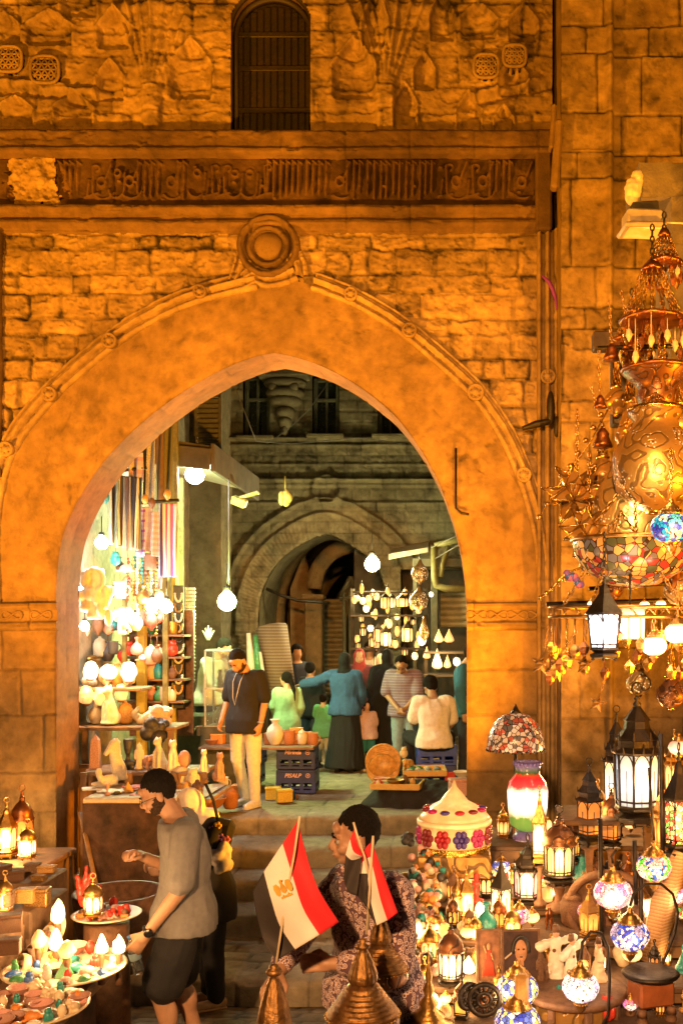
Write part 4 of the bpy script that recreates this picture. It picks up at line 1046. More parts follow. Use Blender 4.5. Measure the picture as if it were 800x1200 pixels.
    def shirt(s, m, sleeve=.38, hem=.86, inf=.016, name='shirt', wr=.010, seed=1, z1=1.0, stretch=(1, 1, .55)):
        mb = MB(); s.torso(mb, inf, -.05, .97 if z1 >= 1 else z1, hem, .026)
        for sd in 'RL': s.arm(mb, sd, inf*.9, sleeve)
        return remesh(mb, s.vox, 3, m, name, s.root, wr, 9, seed, stretch)
    def trousers(s, m, frac=1.0, inf=.018, name='trousers', seed=2, wr=.012, flare=1.0):
        mb = MB(); k = s.k; h = s.J['hip']
        mb.loft([(h.x, h.y, h.z-.12*k, (.165*s.fat+inf)*k, (.115*s.fat+inf)*k), (h.x, h.y, h.z-.02*k, (.168*s.fat+inf*.6)*k, (.122*s.fat+inf*.6)*k), (h.x, h.y, h.z+.06*k, (.158*s.fat+inf*.5)*k, (.112*s.fat+inf*.5)*k)])
        s.legs(mb, inf*flare, frac)
        return remesh(mb, s.vox, 3, m, name, s.root, wr, 8, seed, (1, 1, .8))
    def skirt(s, m, z0, inf=.02, spread=.10, name='skirt', seed=3, top=.0):
        k = s.k; h = s.J['hip']; mb = MB()
        secs = []
        for i in range(9):
            t = i/8; z = z0*k+(h.z+.08*k+top-z0*k)*t; secs.append((h.x, h.y, z, (.165+inf+spread*(1-t)**1.3)*k, (.125+inf+spread*(1-t)**1.3)*k))
        mb.loft(secs, 36)
        return remesh(mb, s.vox, 2, m, name, s.root, .03, 7, seed, (1, 1, .15))
    def short_hair(s, m=None, thick=.006, line=.185, side=.13, back=.07, seed=0, name='hair'):
        """cap of cropped hair over the skull"""
        seg, ring = 64, 46; vs = []; R = np.array((.0762, .0900, .0985)); c = np.array((0, .014, .165)); keep = []
        for i in range(ring+1):
            a = PI*i/ring
            for q in range(seg):
                t = 2*PI*q/seg; d = np.array((math.sin(a)*math.cos(t), math.sin(a)*math.sin(t), -math.cos(a))); p = c+R*d; vs.append((p, d))
        def ok(p):
            y = p[1]; z = p[2]; w = .010*float(vn3(np.array(p)*70, 3))+.004*math.sin(p[0]*190)
            lim = line if y < -.045 else (side+(line-side)*max(0, min(1, -y/.045))**1.5 if y < .0 else (side if y < .022 else side+(back-side)*min(1, (y-.022)/.02)))
            return z > lim+w
        N = vn3(np.array([v[0] for v in vs])*110, seed)
        outer = [v[0]+v[1]*(thick+.004*N[i]) for i, v in enumerate(vs)]; inner = [v[0]-v[1]*.006 for v in vs]
        fs = []; used = set()
        for i in range(ring):
            for q in range(seg):
                l = (q+1) % seg; f = (i*seg+q, i*seg+l, (i+1)*seg+l, (i+1)*seg+q)
                if all(ok(vs[j][0]) for j in f): fs.append(f); used.add((i, q))
        mb = MB(); n = len(vs); allv = outer+inner; F2 = list(fs)
        cnt = {}
        for f in fs:
            for a_, b_ in zip(f, f[1:]+f[:1]): cnt[(a_, b_)] = 1
        for (a_, b_) in list(cnt):
            if (b_, a_) not in cnt: F2.append((b_, a_, a_+n, b_+n))
        mb.add(allv, F2, 0, True, M=s.HM)
        return mb.build(name, m or M_hair, s.root)
    def blob_hair(s, parts, m=None, name='hair', vox=None, wr=.006):
        mb = MB()
        for q in parts:
            if len(q) == 2: mb.sph((0, 0, 0), q[1], 20, 14, M=s.HM @ Matrix.Translation(q[0]))
            else: mb.cone(s.hp(q[0]), s.hp(q[1]), q[2]*s.k, q[3]*s.k)
        return remesh(mb, vox or s.vox*.7, 2, m or M_hair, name, s.root, wr, 30, 3, (1, 1, .3))
    def hijab(s, m, long=0.0, name='headscarf'):
        k = s.k; mb = MB(); mb.sph((0, 0, 0), (.090, .098, .118), 20, 14, M=s.HM @ Matrix.Translation((0, .026, .150))); mb.cone(s.hp((0, .02, .10)), s.hp((0, .005, .015)), .080*k, .092*k); mb.cone(s.hp((0, -.045, .02)), s.hp((0, -.03, -.05)), .05*k, .07*k)
        c = s.J['chest']; mb.loft([(c.x, c.y, c.z+(.02-long)*k, .19*k, .135*k), (c.x, c.y, c.z+.10*k, .19*k, .13*k), (c.x, c.y, c.z+.17*k, .12*k, .1*k), (c.x, c.y, c.z+.24*k, .07*k, .07*k)])
        return remesh(mb, s.vox, 3, m, name, s.root, .010, 12, 4, (1, 1, .5))
M_brd = mat('short_beard', (.045, .026, .016), .9, 0, .5, 90, .6, 300, spec=.1)
def beard(b, vox=.0055, grow=.0022, top=.066):
    mb = MB()
    for c, r in (((0, -.012, .105), (.064, .080, .092)), ((0, -.036, .052), (.045, .044, .036)), ((0, -.068, .040), (.020, .016, .017)), ((.042, -.060, .095), (.022, .025, .025)), ((-.042, -.060, .095), (.022, .025, .025))):
        mb.sph((0, 0, 0), tuple(q+grow for q in r), 18, 12, M=b.HM @ Matrix.Translation(c))
    o = remesh(mb, vox, 1, M_brd, 'beard', b.root, .0022, 60, 3); me = o.data; bm = bmesh.new(); bm.from_mesh(me); inv = b.HM.inverted()
    dl = []
    for f in bm.faces:
        p = inv @ f.calc_center_median(); lim = top+.055*sstep(-.075, -.01, p.y)+.004*math.sin(p.x*300)+.003*math.sin(p.y*400)
        mouth = abs(p.x) < .020 and p.y < -.085 and .052 < p.z < .072
        must = abs(p.x) < .024 and p.y < -.085 and .074 < p.z < .085
        if (p.z > lim and not must) or mouth or p.y > .022 or p.z < .024: dl.append(f)
    bmesh.ops.delete(bm, geom=dl, context='FACES'); bm.to_mesh(me); bm.free(); return o
def F_(u, Y, z=PZ): q = P(u, 741, Y); return (q.x, Y, z)
# cloth materials
blk = cloth('black_cotton', (.012, .011, .012)); whj = cloth('white_denim', (.72, .66, .58)); wht = cloth('white_cotton', (.74, .70, .64)); navy = cloth('dark_navy_cloth', (.02, .028, .055)); denim = cloth('blue_denim', (.035, .10, .24))
grn = cloth('pale_green_cloth', (.34, .52, .34)); abaya = cloth('black_abaya', (.006, .006, .007)); red = cloth('dark_red_scarf', (.30, .03, .03)); grey = cloth('heather_grey_jersey', (.17, .16, .155)); ltj = cloth('light_blue_jeans', (.22, .32, .40)); beige = cloth('beige_cloth', (.5, .42, .3)); blu2 = cloth('teal_blue_shirt', (.03, .14, .24)); shoe_w = mat('white_trainer', (.7, .66, .6), .6); shoe_b = mat('black_shoe', (.02, .018, .016), .4); shoe_t = mat('tan_shoe', (.4, .25, .12), .6); plaid = stripes('plaid_shirt', [(.28, .22, .3), (.16, .11, .19), (.42, .34, .40), (.2, .14, .22)], 28, 2)
# 1 man in black T-shirt and white jeans
b = Body('man', 'man in black T-shirt and ripped white jeans looking down at the edge of the steps', F_(288, 11.05), 1.80, -22, .014, pose=dict(head=(0, -.035, 1.468), neck=(0, -.005, 1.46), elR=(.235, .01, 1.14), wrR=(.225, -.06, .90), elL=(-.23, -.0, 1.14), wrL=(-.22, -.13, .93), anR=(.13, -.02, .08), knR=(.12, -.03, .49), anL=(-.07, .1, .08), knL=(-.09, -.02, .50)), look=(-12, 38))
b.skin_body(curlR=.5, curlL=.6); b.eyes(); b.short_hair(line=.19, side=.145); beard(b, .009, .006)
b.shirt(blk, .42, .80, .022, 'shirt'); b.trousers(whj, 1.0, .014); b.shoes(shoe_w)
mb = MB(); k = b.k
mb.tube([b.J['wrR']+Vector((.03*math.cos(t), .03*math.sin(t), .02))*k for t in np.linspace(0, 2*PI, 14, endpoint=False)], .009, 5, closed=True); mb.build('watch', mat('steel_watch', (.6, .6, .58), .3, .9), b.root)
mb = MB(); c_ = b.J['chest']; mb.tube([c_+Vector(p)*k for p in ((-.05, -.10, .14), (-.06, -.15, .05), (-.055, -.16, -.12), (-.03, -.162, -.2), (-.01, -.155, -.1), (.03, -.15, .05), (.05, -.10, .14))], .004, 5); mb.build('necklace', mat('silver_cord', (.5, .48, .42), .4, .6), b.root)
for x, z, w_ in ((.115, .52, .05), (-.10, .60, .04)): mb = MB(); mb.sph(Vector((x, -.082, z))*k, (w_*k, .012, .014), 10, 6); mb.build('knee_rip', M_skl, b.root)
# 2 man in white shirt at the showcase
b = Body('man', 'man in a white long-sleeved shirt bending over the glass showcase', F_(243, 13.0, PZ+.12), 1.80, 70, .02, pose=dict(chest=(0, -.07, 1.28), neck=(0, -.14, 1.44), head=(0, -.17, 1.448), shR=(.17, -.09, 1.38), shL=(-.17, -.09, 1.38), elR=(.2, -.16, 1.12), wrR=(.14, -.36, 1.02), elL=(-.2, -.2, 1.12), wrL=(-.12, -.38, 1.02)), look=(0, 30))
b.skin_body(); b.short_hair(); b.shirt(wht, .95, .84, .024); b.trousers(navy); b.shoes(shoe_b)
# 3 girl in pale green, back to us
b = Body('girl', 'girl in a pale green jacket with a long dark plait', F_(336, 13.5), 1.40, 200, .016, M_skl, pose=dict(elR=(.22, -.04, 1.16), wrR=(.16, -.17, 1.0), elL=(-.23, .03, 1.14), wrL=(-.2, -.1, .96)), look=(40, 10))
b.skin_body(); b.shirt(grn, .9, .72, .035, 'jacket'); b.trousers(beige, 1.0, .01, 'leggings'); b.shoes(shoe_w)
b.blob_hair([((0, .03, .165), (.088, .1, .105)), ((0, .10, .12), (0, .14, -.05), .04, .034), ((0, .14, -.05), (0, .13, -.24), .034, .012)])
# 4 dark haired person behind the girl
b = Body('man', 'dark haired man in dark clothes standing behind the girl in green', F_(348, 15.6), 1.75, 30, .025); b.skin_body(); b.short_hair(thick=.02); b.shirt(navy, .95); b.trousers(blk); b.shoes(shoe_b)
b = Body('man', 'man in a black jacket half hidden between the girl and the woman in denim', F_(364, 14.8), 1.5, 160, .025); b.skin_body(); b.blob_hair([((0, .03, .165), (.088, .1, .11))]); b.shirt(blk, .95, .8, .03); b.trousers(navy); b.shoes(shoe_b)
# 5 small child in green
b = Body('child', 'small child in a green top and pale leggings holding the woman in denim', F_(379, 14.2), 1.06, 165, .016, M_skl, pose=dict(elR=(.22, -.06, 1.2), wrR=(.22, -.2, 1.3)), fat=1.15)
b.skin_body(); b.shirt(cloth('bright_green_cloth', (.12, .42, .22)), .4, .72, .03); b.trousers(cloth('pale_grey_leggings', (.45, .5, .45)), .9, .02); b.shoes(shoe_b); b.blob_hair([((0, .03, .165), (.088, .1, .105))])
# 6 woman in denim jacket, arm stretched to the left
b = Body('woman', 'woman in a blue denim jacket and black scarf stretching out her left arm', F_(404, 13.77), 1.66, 172, .014, pose=dict(shR=(.19, 0, 1.41), elR=(.44, -.04, 1.31), wrR=(.66, -.08, 1.27), elL=(-.24, -.04, 1.15), wrL=(-.2, -.16, 1.0)))
b.skin_body(upR=(0, 0, 1)); b.shirt(denim, .97, .84, .036, 'denim_jacket', .016); b.skirt(blk, .08, .02, .10); b.shoes(shoe_b); b.hijab(abaya, -.02)
# 7 woman in red headscarf
b = Body('woman', 'woman in a dark red headscarf facing us beside the denim jacket', F_(421, 14.7), 1.70, 5, .018, M_skl); b.skin_body(); b.eyes(False); b.hijab(red, .06); b.shirt(cloth('maroon_coat', (.13, .025, .035)), .97, .6, .04, 'coat'); b.skirt(abaya, .1); b.shoes(shoe_b)
# 8 man in white shirt far back
b = Body('man', 'man in a white shirt walking far behind the red headscarf', F_(433, 16.6), 1.78, -10, .025, M_skl); b.skin_body(); b.short_hair(thick=.02); b.shirt(wht, .9, .84, .03); b.trousers(navy); b.shoes(shoe_b)
# 9 toddler
b = Body('child', 'toddler in a pale top and teal shorts beside the black abaya', F_(430, 13.9), .98, 20, .014, M_skl, fat=1.2, pose=dict(elL=(-.2, -.05, 1.2), wrL=(-.18, -.12, 1.42)))
b.skin_body(); b.blob_hair([((0, .03, .17), (.088, .1, .1))]); b.shirt(cloth('pink_top', (.6, .42, .42)), .45, .8, .03); b.trousers(cloth('teal_shorts', (.02, .16, .18)), .42, .03, 'shorts'); b.shoes(shoe_w)
# 10 woman in black abaya
b = Body('woman', 'woman wrapped in a long black abaya seen from behind', F_(454, 14.3), 1.70, 165, .02, pose=dict(elL=(-.27, -.05, 1.15), wrL=(-.32, -.12, .98))); b.skin_body(); b.hijab(abaya, .2); b.shirt(abaya, 1.0, .7, .05, 'abaya', .03); b.skirt(abaya, .04, .04, .12, 'abaya_skirt')
# 11 man in plaid shirt
b = Body('man', 'balding man in a purple checked shirt and light jeans looking down', F_(474, 13.4), 1.72, -15, .014, pose=dict(chest=(0, -.05, 1.28), neck=(0, -.09, 1.43), head=(0, -.12, 1.428), shR=(.185, -.06, 1.38), shL=(-.185, -.06, 1.38), elR=(.22, -.1, 1.12), wrR=(.10, -.26, .95), elL=(-.24, -.08, 1.12), wrL=(-.0, -.27, .93)), look=(12, 42))
b.skin_body(); b.eyes(); b.short_hair(line=.225, side=.14); b.shirt(plaid, .42, .82, .03); b.trousers(ltj, 1.0, .02); b.shoes(shoe_b)
# 12 man in white T-shirt sitting with his back to us
b = Body('man', 'man in a white T-shirt and black trousers sitting with his back to us', F_(509, 12.3, PZ-.33), 1.76, 192, .014, pose=dict(chest=(0, -.06, 1.28), neck=(0, -.13, 1.45), head=(0, -.17, 1.448), shR=(.19, -.08, 1.39), shL=(-.19, -.08, 1.39), elR=(.25, -.14, 1.14), wrR=(.20, -.38, 1.1), elL=(-.25, -.14, 1.12), wrL=(-.19, -.34, .98),
   hpR=(.10, -.02, .92), knR=(.25, -.44, .93), anR=(.22, -.46, .46), hpL=(-.1, -.02, .92), knL=(-.26, -.42, .93), anL=(-.25, -.45, .46)), look=(10, 30))
b.skin_body(); b.shirt(wht, .40, .84, .028, seed=8, wr=.014); b.trousers(blk, .97, .024); b.shoes(shoe_b); b.blob_hair([((0, .022, .180), (.090, .108, .098)), ((0, .07, .12), (.066, .05, .06))], wr=.012)
# 13 man in teal shirt at the right edge
b = Body('man', 'man in a teal blue shirt partly hidden by the right pier', F_(546, 12.9), 1.80, 75, .016, pose=dict(head=(0, -.04, 1.468), elR=(.2, -.04, 1.14), wrR=(.17, -.18, .95)), look=(0, 15)); b.skin_body(); b.eyes(False); b.short_hair(); b.shirt(blu2, .95, .82, .03); b.trousers(navy, 1.0, .02); b.shoes(shoe_b)
# passers-by at the end of the court
b = Body('woman', 'woman in a pale pink coat deep in the court behind the abaya', F_(446, 15.8), 1.6, 0, .025, M_skl); b.skin_body(); b.hijab(cloth('cream_scarf', (.5, .42, .34)), .05); b.shirt(cloth('pale_pink_coat', (.5, .36, .36)), .95, .5, .04, 'coat'); b.skirt(beige, .1)
# woman in black with a white scarf, on the bottom step
b = Body('woman', 'woman in black with a white scarf standing behind the man in grey', (P(247, 741, 7.75).x, 7.75, .10), 1.74, -62, .014, M_skl, pose=dict(chest=(0, -.03, 1.3), neck=(0, -.08, 1.46), head=(0, -.10, 1.458), elR=(.2, -.12, 1.14), wrR=(.12, -.36, 1.12), elL=(-.2, -.16, 1.13), wrL=(-.12, -.38, 1.12)), look=(0, 30))
b.skin_body(); b.hijab(cloth('white_scarf', (.72, .62, .54)), .08); b.shirt(blk, 1.0, .7, .035, 'tunic'); b.trousers(blk, .98, .03); b.shoes(shoe_t); wb = b
# flowered shoulder bag
bag = empty('shoulder_bag', P(258, 985, 7.6), 0, 'black handbag with bright flowers hanging behind the man in grey', 'bag')
mb = MB(); mb.box((0, 0, 0), (.17, .12, .34), 0, (0, rad(14), 0), .04); mb.build('bag_body', blk, bag)
flc = [mat('flower_pink', (.6, .15, .25), .7), mat('flower_yellow', (.7, .45, .05), .7), mat('flower_violet', (.22, .1, .4), .7), mat('flower_white', (.75, .7, .6), .7)]
for i in range(11):
    mb = MB(); c = Vector((random.uniform(-.05, .07), -.066, random.uniform(-.13, .13)))
    for k_ in range(5): mb.sph(c+Vector((.018*math.cos(k_*1.257), 0, .018*math.sin(k_*1.257))), (.014, .008, .014), 8, 5)
    mb.build('flower', flc[i % 4], bag)
mb = MB(); mb.tube([(-.02, 0, .16), (-.06, .03, .3), (-.13, .07, .42)], .012, 6); mb.build('strap', blk, bag)
mb = MB()
for i in range(16): mb.sph((random.uniform(-.06, .06), random.uniform(-.04, .04), random.uniform(-.09, .09)), random.uniform(.03, .05), 10, 7)
pl_ = remesh(mb, .012, 1, cloth('white_plastic_bag', (.7, .66, .6)), 'plastic_bag', None, .01, 20); pl_.location = P(258, 1008, 7.5); tag(pl_, 'crumpled white plastic bag hanging under the flowered handbag', 'bag')
# ---------------------------------------------------------------- foreground man in grey, facing left
Y1 = 5.6; zf = CZ-156/209-1.74
b = Body('man', 'bearded man in a grey T-shirt and black shorts holding a bottle', (P(207, 741, Y1).x, Y1, zf), 1.74, -78, .0075, fat=1.07,
  pose=dict(hip=(0, .04, .93), chest=(0, .05, 1.30), neck=(0, -.005, 1.46), head=(0, -.045, 1.475), shR=(.19, .06, 1.40), elR=(.255, .03, 1.10), wrR=(.235, -.14, .875), shL=(-.18, .03, 1.40), elL=(-.235, -.03, 1.11), wrL=(-.10, -.19, 1.22),
            hpR=(.10, .04, .92), knR=(.11, -.08, .50), anR=(.11, .02, .09), hpL=(-.1, .04, .92), knL=(-.11, .0, .50), anL=(-.11, .14, .08)), look=(-4, 24))
b.skin_body(curlR=.55, curlL=.8, upR=(1, 0, 0), upL=(-.3, 0, 1), hs=1.05); b.eyes(); b.short_hair(thick=.006, line=.19, side=.135, back=.065)
beard(b)
b.shirt(grey, .42, .835, .022, seed=4, wr=.011); b.trousers(blk, .41, .034, 'shorts', wr=.014); b.shoes(shoe_b)
for s_ in (-1, 1):  # glasses
    mb = MB(); mb.tube([b.hp((s_*.031+.02*math.cos(t), -.104, .122+.017*math.sin(t))) for t in np.linspace(0, 2*PI, 16, endpoint=False)], .0016, 5, closed=True); mb.tube([b.hp((s_*.05, -.10, .125)), b.hp((s_*.078, -.04, .126)), b.hp((s_*.08, .01, .122))], .0018, 5); mb.build('spectacles', M_ir, b.root)
w0 = b.J['wrR']; d0 = (w0-b.J['elR']).normalized()
mb = MB(); x0 = d0.cross(Vector((1, 0, 0))).normalized(); y0 = d0.cross(x0)
mb.tube([w0-d0*.02+(x0*math.cos(t)+y0*math.sin(t))*.034 for t in np.linspace(0, 2*PI, 18, endpoint=False)], .009, 6, closed=True); wt = mb.build('watch', blk, b.root)
mb = MB(); q = w0-d0*.02+Vector((.036, 0, 0)); M = Matrix.Translation(q) @ Vector((1, 0, 0)).to_track_quat('Z', 'Y').to_matrix().to_4x4(); mb.lathe([(.024, 0), (.024, .01), (.02, .013), (.001, .013)], 20, M=M); mb.build('watch_face', mat('black_glass', (.01, .01, .012), .1), wt)
# bottle in his hand
Mw = b.root.matrix_world if False else (Matrix.Translation(b.root.location) @ Euler((0, 0, b.root.rotation_euler.z)).to_matrix().to_4x4())
gp = Mw @ b.gripR
bo = empty('water_bottle', gp+Vector((-.01, -.0, -.05)), 0, 'small clear plastic bottle in the hand of the man in grey', 'bottle'); bo.rotation_euler = (rad(8), rad(-12), 0)
M_pet = NT('clear_plastic'); M_pet.set(Base_Color=(.75, .8, .8), Roughness=.08, Transmission_Weight=.85); M_pet.b.inputs['IOR'].default_value = 1.2; M_pet = M_pet.m
MB().lathe([(.001, -.10), (.028, -.10), (.031, -.09), (.031, -.03), (.028, -.02), (.031, -.01), (.031, .03), (.026, .06), (.012, .085), (.012, .10)], 20).build('bottle_body', M_pet, bo)
MB().lathe([(.014, .098), (.014, .115), (.001, .116)], 16).build('bottle_cap', mat('blue_cap', (.05, .15, .4), .4), bo)
MB().lathe([(.0318, -.02), (.0318, .02)], 20, cap=False).build('bottle_label', mat('pale_blue_label', (.4, .55, .65), .5), bo)
# small thing he examines
ob = MB(); ob.sph((0, 0, 0), (.035, .02, .028), 12, 8); ob.sph((.03, 0, .015), (.012, .012, .014), 8, 6); o = ob.build('scarab_charm', mat('rose_stone', (.5, .28, .2), .4)); o.location = Mw @ b.gripL; tag(o, 'small rosy stone charm in the raised hand of the man in grey', 'charm')
# ---------------------------------------------------------------- vendor in patterned shirt
def paisley():
    t = NT('patterned_shirt'); tc = t.n('ShaderNodeTexCoord'); v = t.n('ShaderNodeTexVoronoi'); t.l(tc.outputs['Object'], v.inputs['Vector']); v.inputs['Scale'].default_value = 52
    c = t.ramp(v.outputs['Distance'], [(.0, (.52, .38, .38)), (.20, (.52, .38, .38)), (.26, (.10, .05, .07)), (.38, (.62, .46, .44)), (.5, (.62, .46, .44)), (.56, (.12, .06, .08))], 'CONSTANT')
    t.set(Base_Color=c, Roughness=.85); t.bump(t.noise(220, 3), .2, .01); return t.m
M_pai = paisley()
Y2 = 4.2; zf = CZ-(937-741)/F*Y2-1.74
b = Body('vendor', 'stall keeper in a patterned shirt leaning behind the flags and looking left', (P(425, 741, Y2).x, Y2+.05, zf), 1.74, -45, .0065, fat=1.12,
  pose=dict(hip=(0, .06, .93), chest=(0, .05, 1.27), neck=(0, .0, 1.42), head=(0, -.03, 1.455), shR=(.18, .03, 1.365), elR=(.25, -.02, 1.10), wrR=(.05, -.21, 1.10), shL=(-.18, .03, 1.365), elL=(-.24, -.16, 1.15), wrL=(-.10, -.37, 1.06)), look=(-34, 4))
b.skin_body(curlR=.6, curlL=.5, upR=(0, -1, .4), upL=(0, -.2, 1), hs=1.02); b.eyes(); b.short_hair(thick=.004, line=.192, side=.14, back=.068)
mb = MB(); [mb.cone(b.hp((q*.072, -.014, .125)), b.hp((q*.070, -.020, .098)), .008, .005, 8) for q in (-1, 1)]; mb.build('sideburns', M_hair, b.root)
b.shirt(M_pai, .88, .84, .022, seed=6, wr=.012); b.trousers(blk, 1.0, .02); b.shoes(shoe_b)
# ---------------------------------------------------------------- small carved goods
M_lim = mat('pale_limestone', (.62, .54, .42), .7, 0, .2, 30, .4, 90); M_alab = mat('white_alabaster', (.78, .72, .62), .4, 0, .1, 20, .15)
M_bas = mat('black_basalt', (.03, .027, .025), .4, 0, .3, 30, .3); M_ter = mat('terracotta', (.42, .17, .07), .75, 0, .25, 20, .3); M_bro = mat('brown_carved_wood', (.16, .08, .04), .6, 0, .4, 24, .5)
M_amb = mat('amber_stone', (.55, .30, .08), .4, 0, .4, 18, .3); M_rose = mat('rose_granite', (.46, .26, .2), .6, 0, .4, 40, .3); M_teal = mat('teal_glaze', (.03, .25, .24), .25, 0, .4, 22); M_redg = mat('red_glaze', (.55, .05, .03), .25, 0, .3, 22)
M_crm = mat('cream_glaze', (.72, .58, .38), .35, 0, .15, 22); M_grn = mat('green_glaze', (.06, .26, .10), .3, 0, .4, 22); M_blug = mat('blue_glaze', (.04, .12, .42), .25, 0, .3, 22); M_org = mat('orange_glaze', (.7, .26, .06), .35, 0, .3, 22); M_pnk = mat('pink_stone', (.68, .36, .30), .45, 0, .3, 22)
M_brs = mat('old_brass', (.50, .28, .08), .33, .9, .35, 16, .3, 60); M_cop = mat('dark_copper', (.34, .13, .05), .35, .9, .4, 14, .3); M_blkm = mat('blackened_metal', (.035, .026, .018), .45, .6, .4, 20, .3)
M_gold = mat('yellow_brass', (.72, .44, .10), .25, .95, .25, 20, .25)
def proto(fn, m, vox=.02, wr=.012):
    mb = MB(); fn(mb); o = remesh(mb, vox, 2, m, 'proto', None, wr, 14); me = o.data; bpy.data.objects.remove(o); return me
def p_cat(mb):
    mb.loft([(0, 0, 0, .20, .26), (0, 0, .04, .20, .26)]); mb.cone((0, .08, .16), (0, -.03, .55), .17, .115); mb.cone((0, -.04, .55), (0, -.05, .68), .10, .085); mb.sph((0, -.08, .80), (.115, .13, .11)); mb.cone((0, -.17, .78), (0, -.22, .76), .05, .035)
    for q in (-1, 1): mb.cone((q*.07, -.05, .88), (q*.09, -.05, 1.0), .04, .012); mb.cone((q*.07, -.12, .5), (q*.07, -.16, .04), .05, .045); mb.sph((q*.13, .08, .14), (.08, .16, .13))
    mb.cone((.12, .2, .04), (.2, .0, .04), .03, .02)
def p_bust(mb):
    mb.loft([(0, 0, 0, .2, .16), (0, 0, .06, .2, .16)]); mb.sph((0, 0, .2), (.25, .14, .14)); mb.cone((0, 0, .25), (0, -.03, .5), .075, .06); mb.sph((0, -.05, .58), (.09, .11, .13)); mb.cone((0, -.15, .58), (0, -.17, .55), .02, .02); mb.loft([(0, -.0, .62, .11, .12), (0, .08, .98, .17, .17)])
def p_phar(mb):
    mb.loft([(0, 0, 0, .14, .14), (0, 0, .05, .14, .14)]); mb.loft([(0, 0, .05, .09, .07), (0, 0, .45, .11, .08), (0, 0, .62, .15, .08), (0, 0, .72, .14, .07)]); mb.sph((0, -.02, .80), (.07, .075, .09)); mb.loft([(0, .02, .68, .12, .06), (0, .02, .82, .11, .09), (0, .01, .92, .05, .06)]); mb.cone((0, 0, .9), (0, .02, .98), .045, .02)
    for q in (-1, 1): mb.cone((q*.15, 0, .68), (q*.15, -.03, .4), .035, .03); mb.cone((q*.05, -.06, .3), (q*.05, -.09, .07), .045, .04)
def p_sphinx(mb):
    mb.box((0, .1, .04), (.34, 1.1, .08)); mb.sph((0, .3, .28), (.17, .42, .2)); mb.cone((0, -.05, .3), (0, -.14, .45), .15, .12); mb.sph((0, -.2, .62), (.11, .11, .14)); mb.loft([(0, -.16, .38, .2, .1), (0, -.15, .6, .18, .13), (0, -.16, .78, .08, .1)])
    for q in (-1, 1): mb.cone((q*.1, -.1, .14), (q*.1, -.42, .11), .06, .05); mb.sph((q*.14, .5, .2), (.08, .18, .14))
def p_horse(mb):
    mb.box((0, 0, .05), (.24, .5, .1)); mb.cone((0, .12, .2), (0, -.02, .55), .16, .11); mb.cone((0, -.02, .58), (0, .0, .78), .11, .085); mb.cone((0, -.03, .82), (0, -.26, .60), .09, .05)
    for q in (-1, 1): mb.cone((q*.04, .02, .9), (q*.05, .02, 1.0), .025, .008)
    for i in range(6): mb.sph((0, .10+.02*math.sin(i), .32+i*.1), (.03, .07, .06))
def p_elephant(mb):
    mb.sph((0, .1, .52), (.26, .42, .28)); mb.sph((0, -.34, .68), (.18, .2, .2)); mb.cone((0, -.5, .62), (0, -.6, .25), .07, .045); mb.cone((0, -.6, .25), (0, -.68, .2), .045, .03)
    for q in (-1, 1): mb.sph((q*.2, -.28, .66), (.04, .14, .17)); [mb.cone((q*.15, y, .4), (q*.15, y, .06), .09, .085) for y in (-.18, .36)]; mb.cone((q*.07, -.5, .55), (q*.09, -.66, .5), .025, .01)
def p_turtle(mb):
    mb.sph((0, 0, .3), (.42, .5, .3)); mb.sph((0, -.55, .3), (.13, .16, .12))
    for x, y in ((.36, -.3), (-.36, -.3), (.36, .34), (-.36, .34)): mb.sph((x, y, .1), (.13, .17, .09))
def p_scarab(mb):
    mb.sph((0, 0, .22), (.36, .5, .24)); mb.sph((0, -.46, .18), (.2, .14, .14))
    for y in (-.3, 0, .3):
        for q in (-1, 1): mb.cone((q*.28, y, .1), (q*.5, y-.08, .06), .05, .03)
def p_shell(mb):
    for i in range(9): a = i*.7; r = .34-.03*i; mb.sph((r*math.cos(a)*.6, r*math.sin(a)*.6, .16+i*.075), (.24-.02*i,)*3)
def p_rock(mb):
    rg = random.Random(5)
    for i in range(9): mb.sph((rg.uniform(-.3, .3), rg.uniform(-.3, .3), rg.uniform(.15, .6)), rg.uniform(.14, .28))
def p_owl(mb):
    mb.sph((0, 0, .38), (.28, .25, .38)); mb.sph((0, -.02, .78), (.24, .2, .2)); mb.cone((0, -.2, .76), (0, -.27, .7), .04, .015)
    for q in (-1, 1): mb.cone((q*.14, 0, .92), (q*.2, 0, 1.02), .05, .015); mb.sph((q*.25, .02, .4), (.08, .18, .28)); mb.sph((q*.1, -.17, .82), (.07, .04, .07))
def p_camel(mb):
    mb.sph((0, .05, .55), (.15, .34, .17)); mb.sph((0, .05, .74), (.09, .14, .13)); mb.cone((0, -.28, .58), (0, -.44, .72), .07, .05); mb.cone((0, -.44, .72), (0, -.46, .92), .05, .045); mb.cone((0, -.48, .95), (0, -.62, .92), .055, .04)
    for q in (-1, 1): [mb.cone((q*.09, y, .45), (q*.09, y, .04), .05, .04) for y in (-.16, .28)]
PR = {}
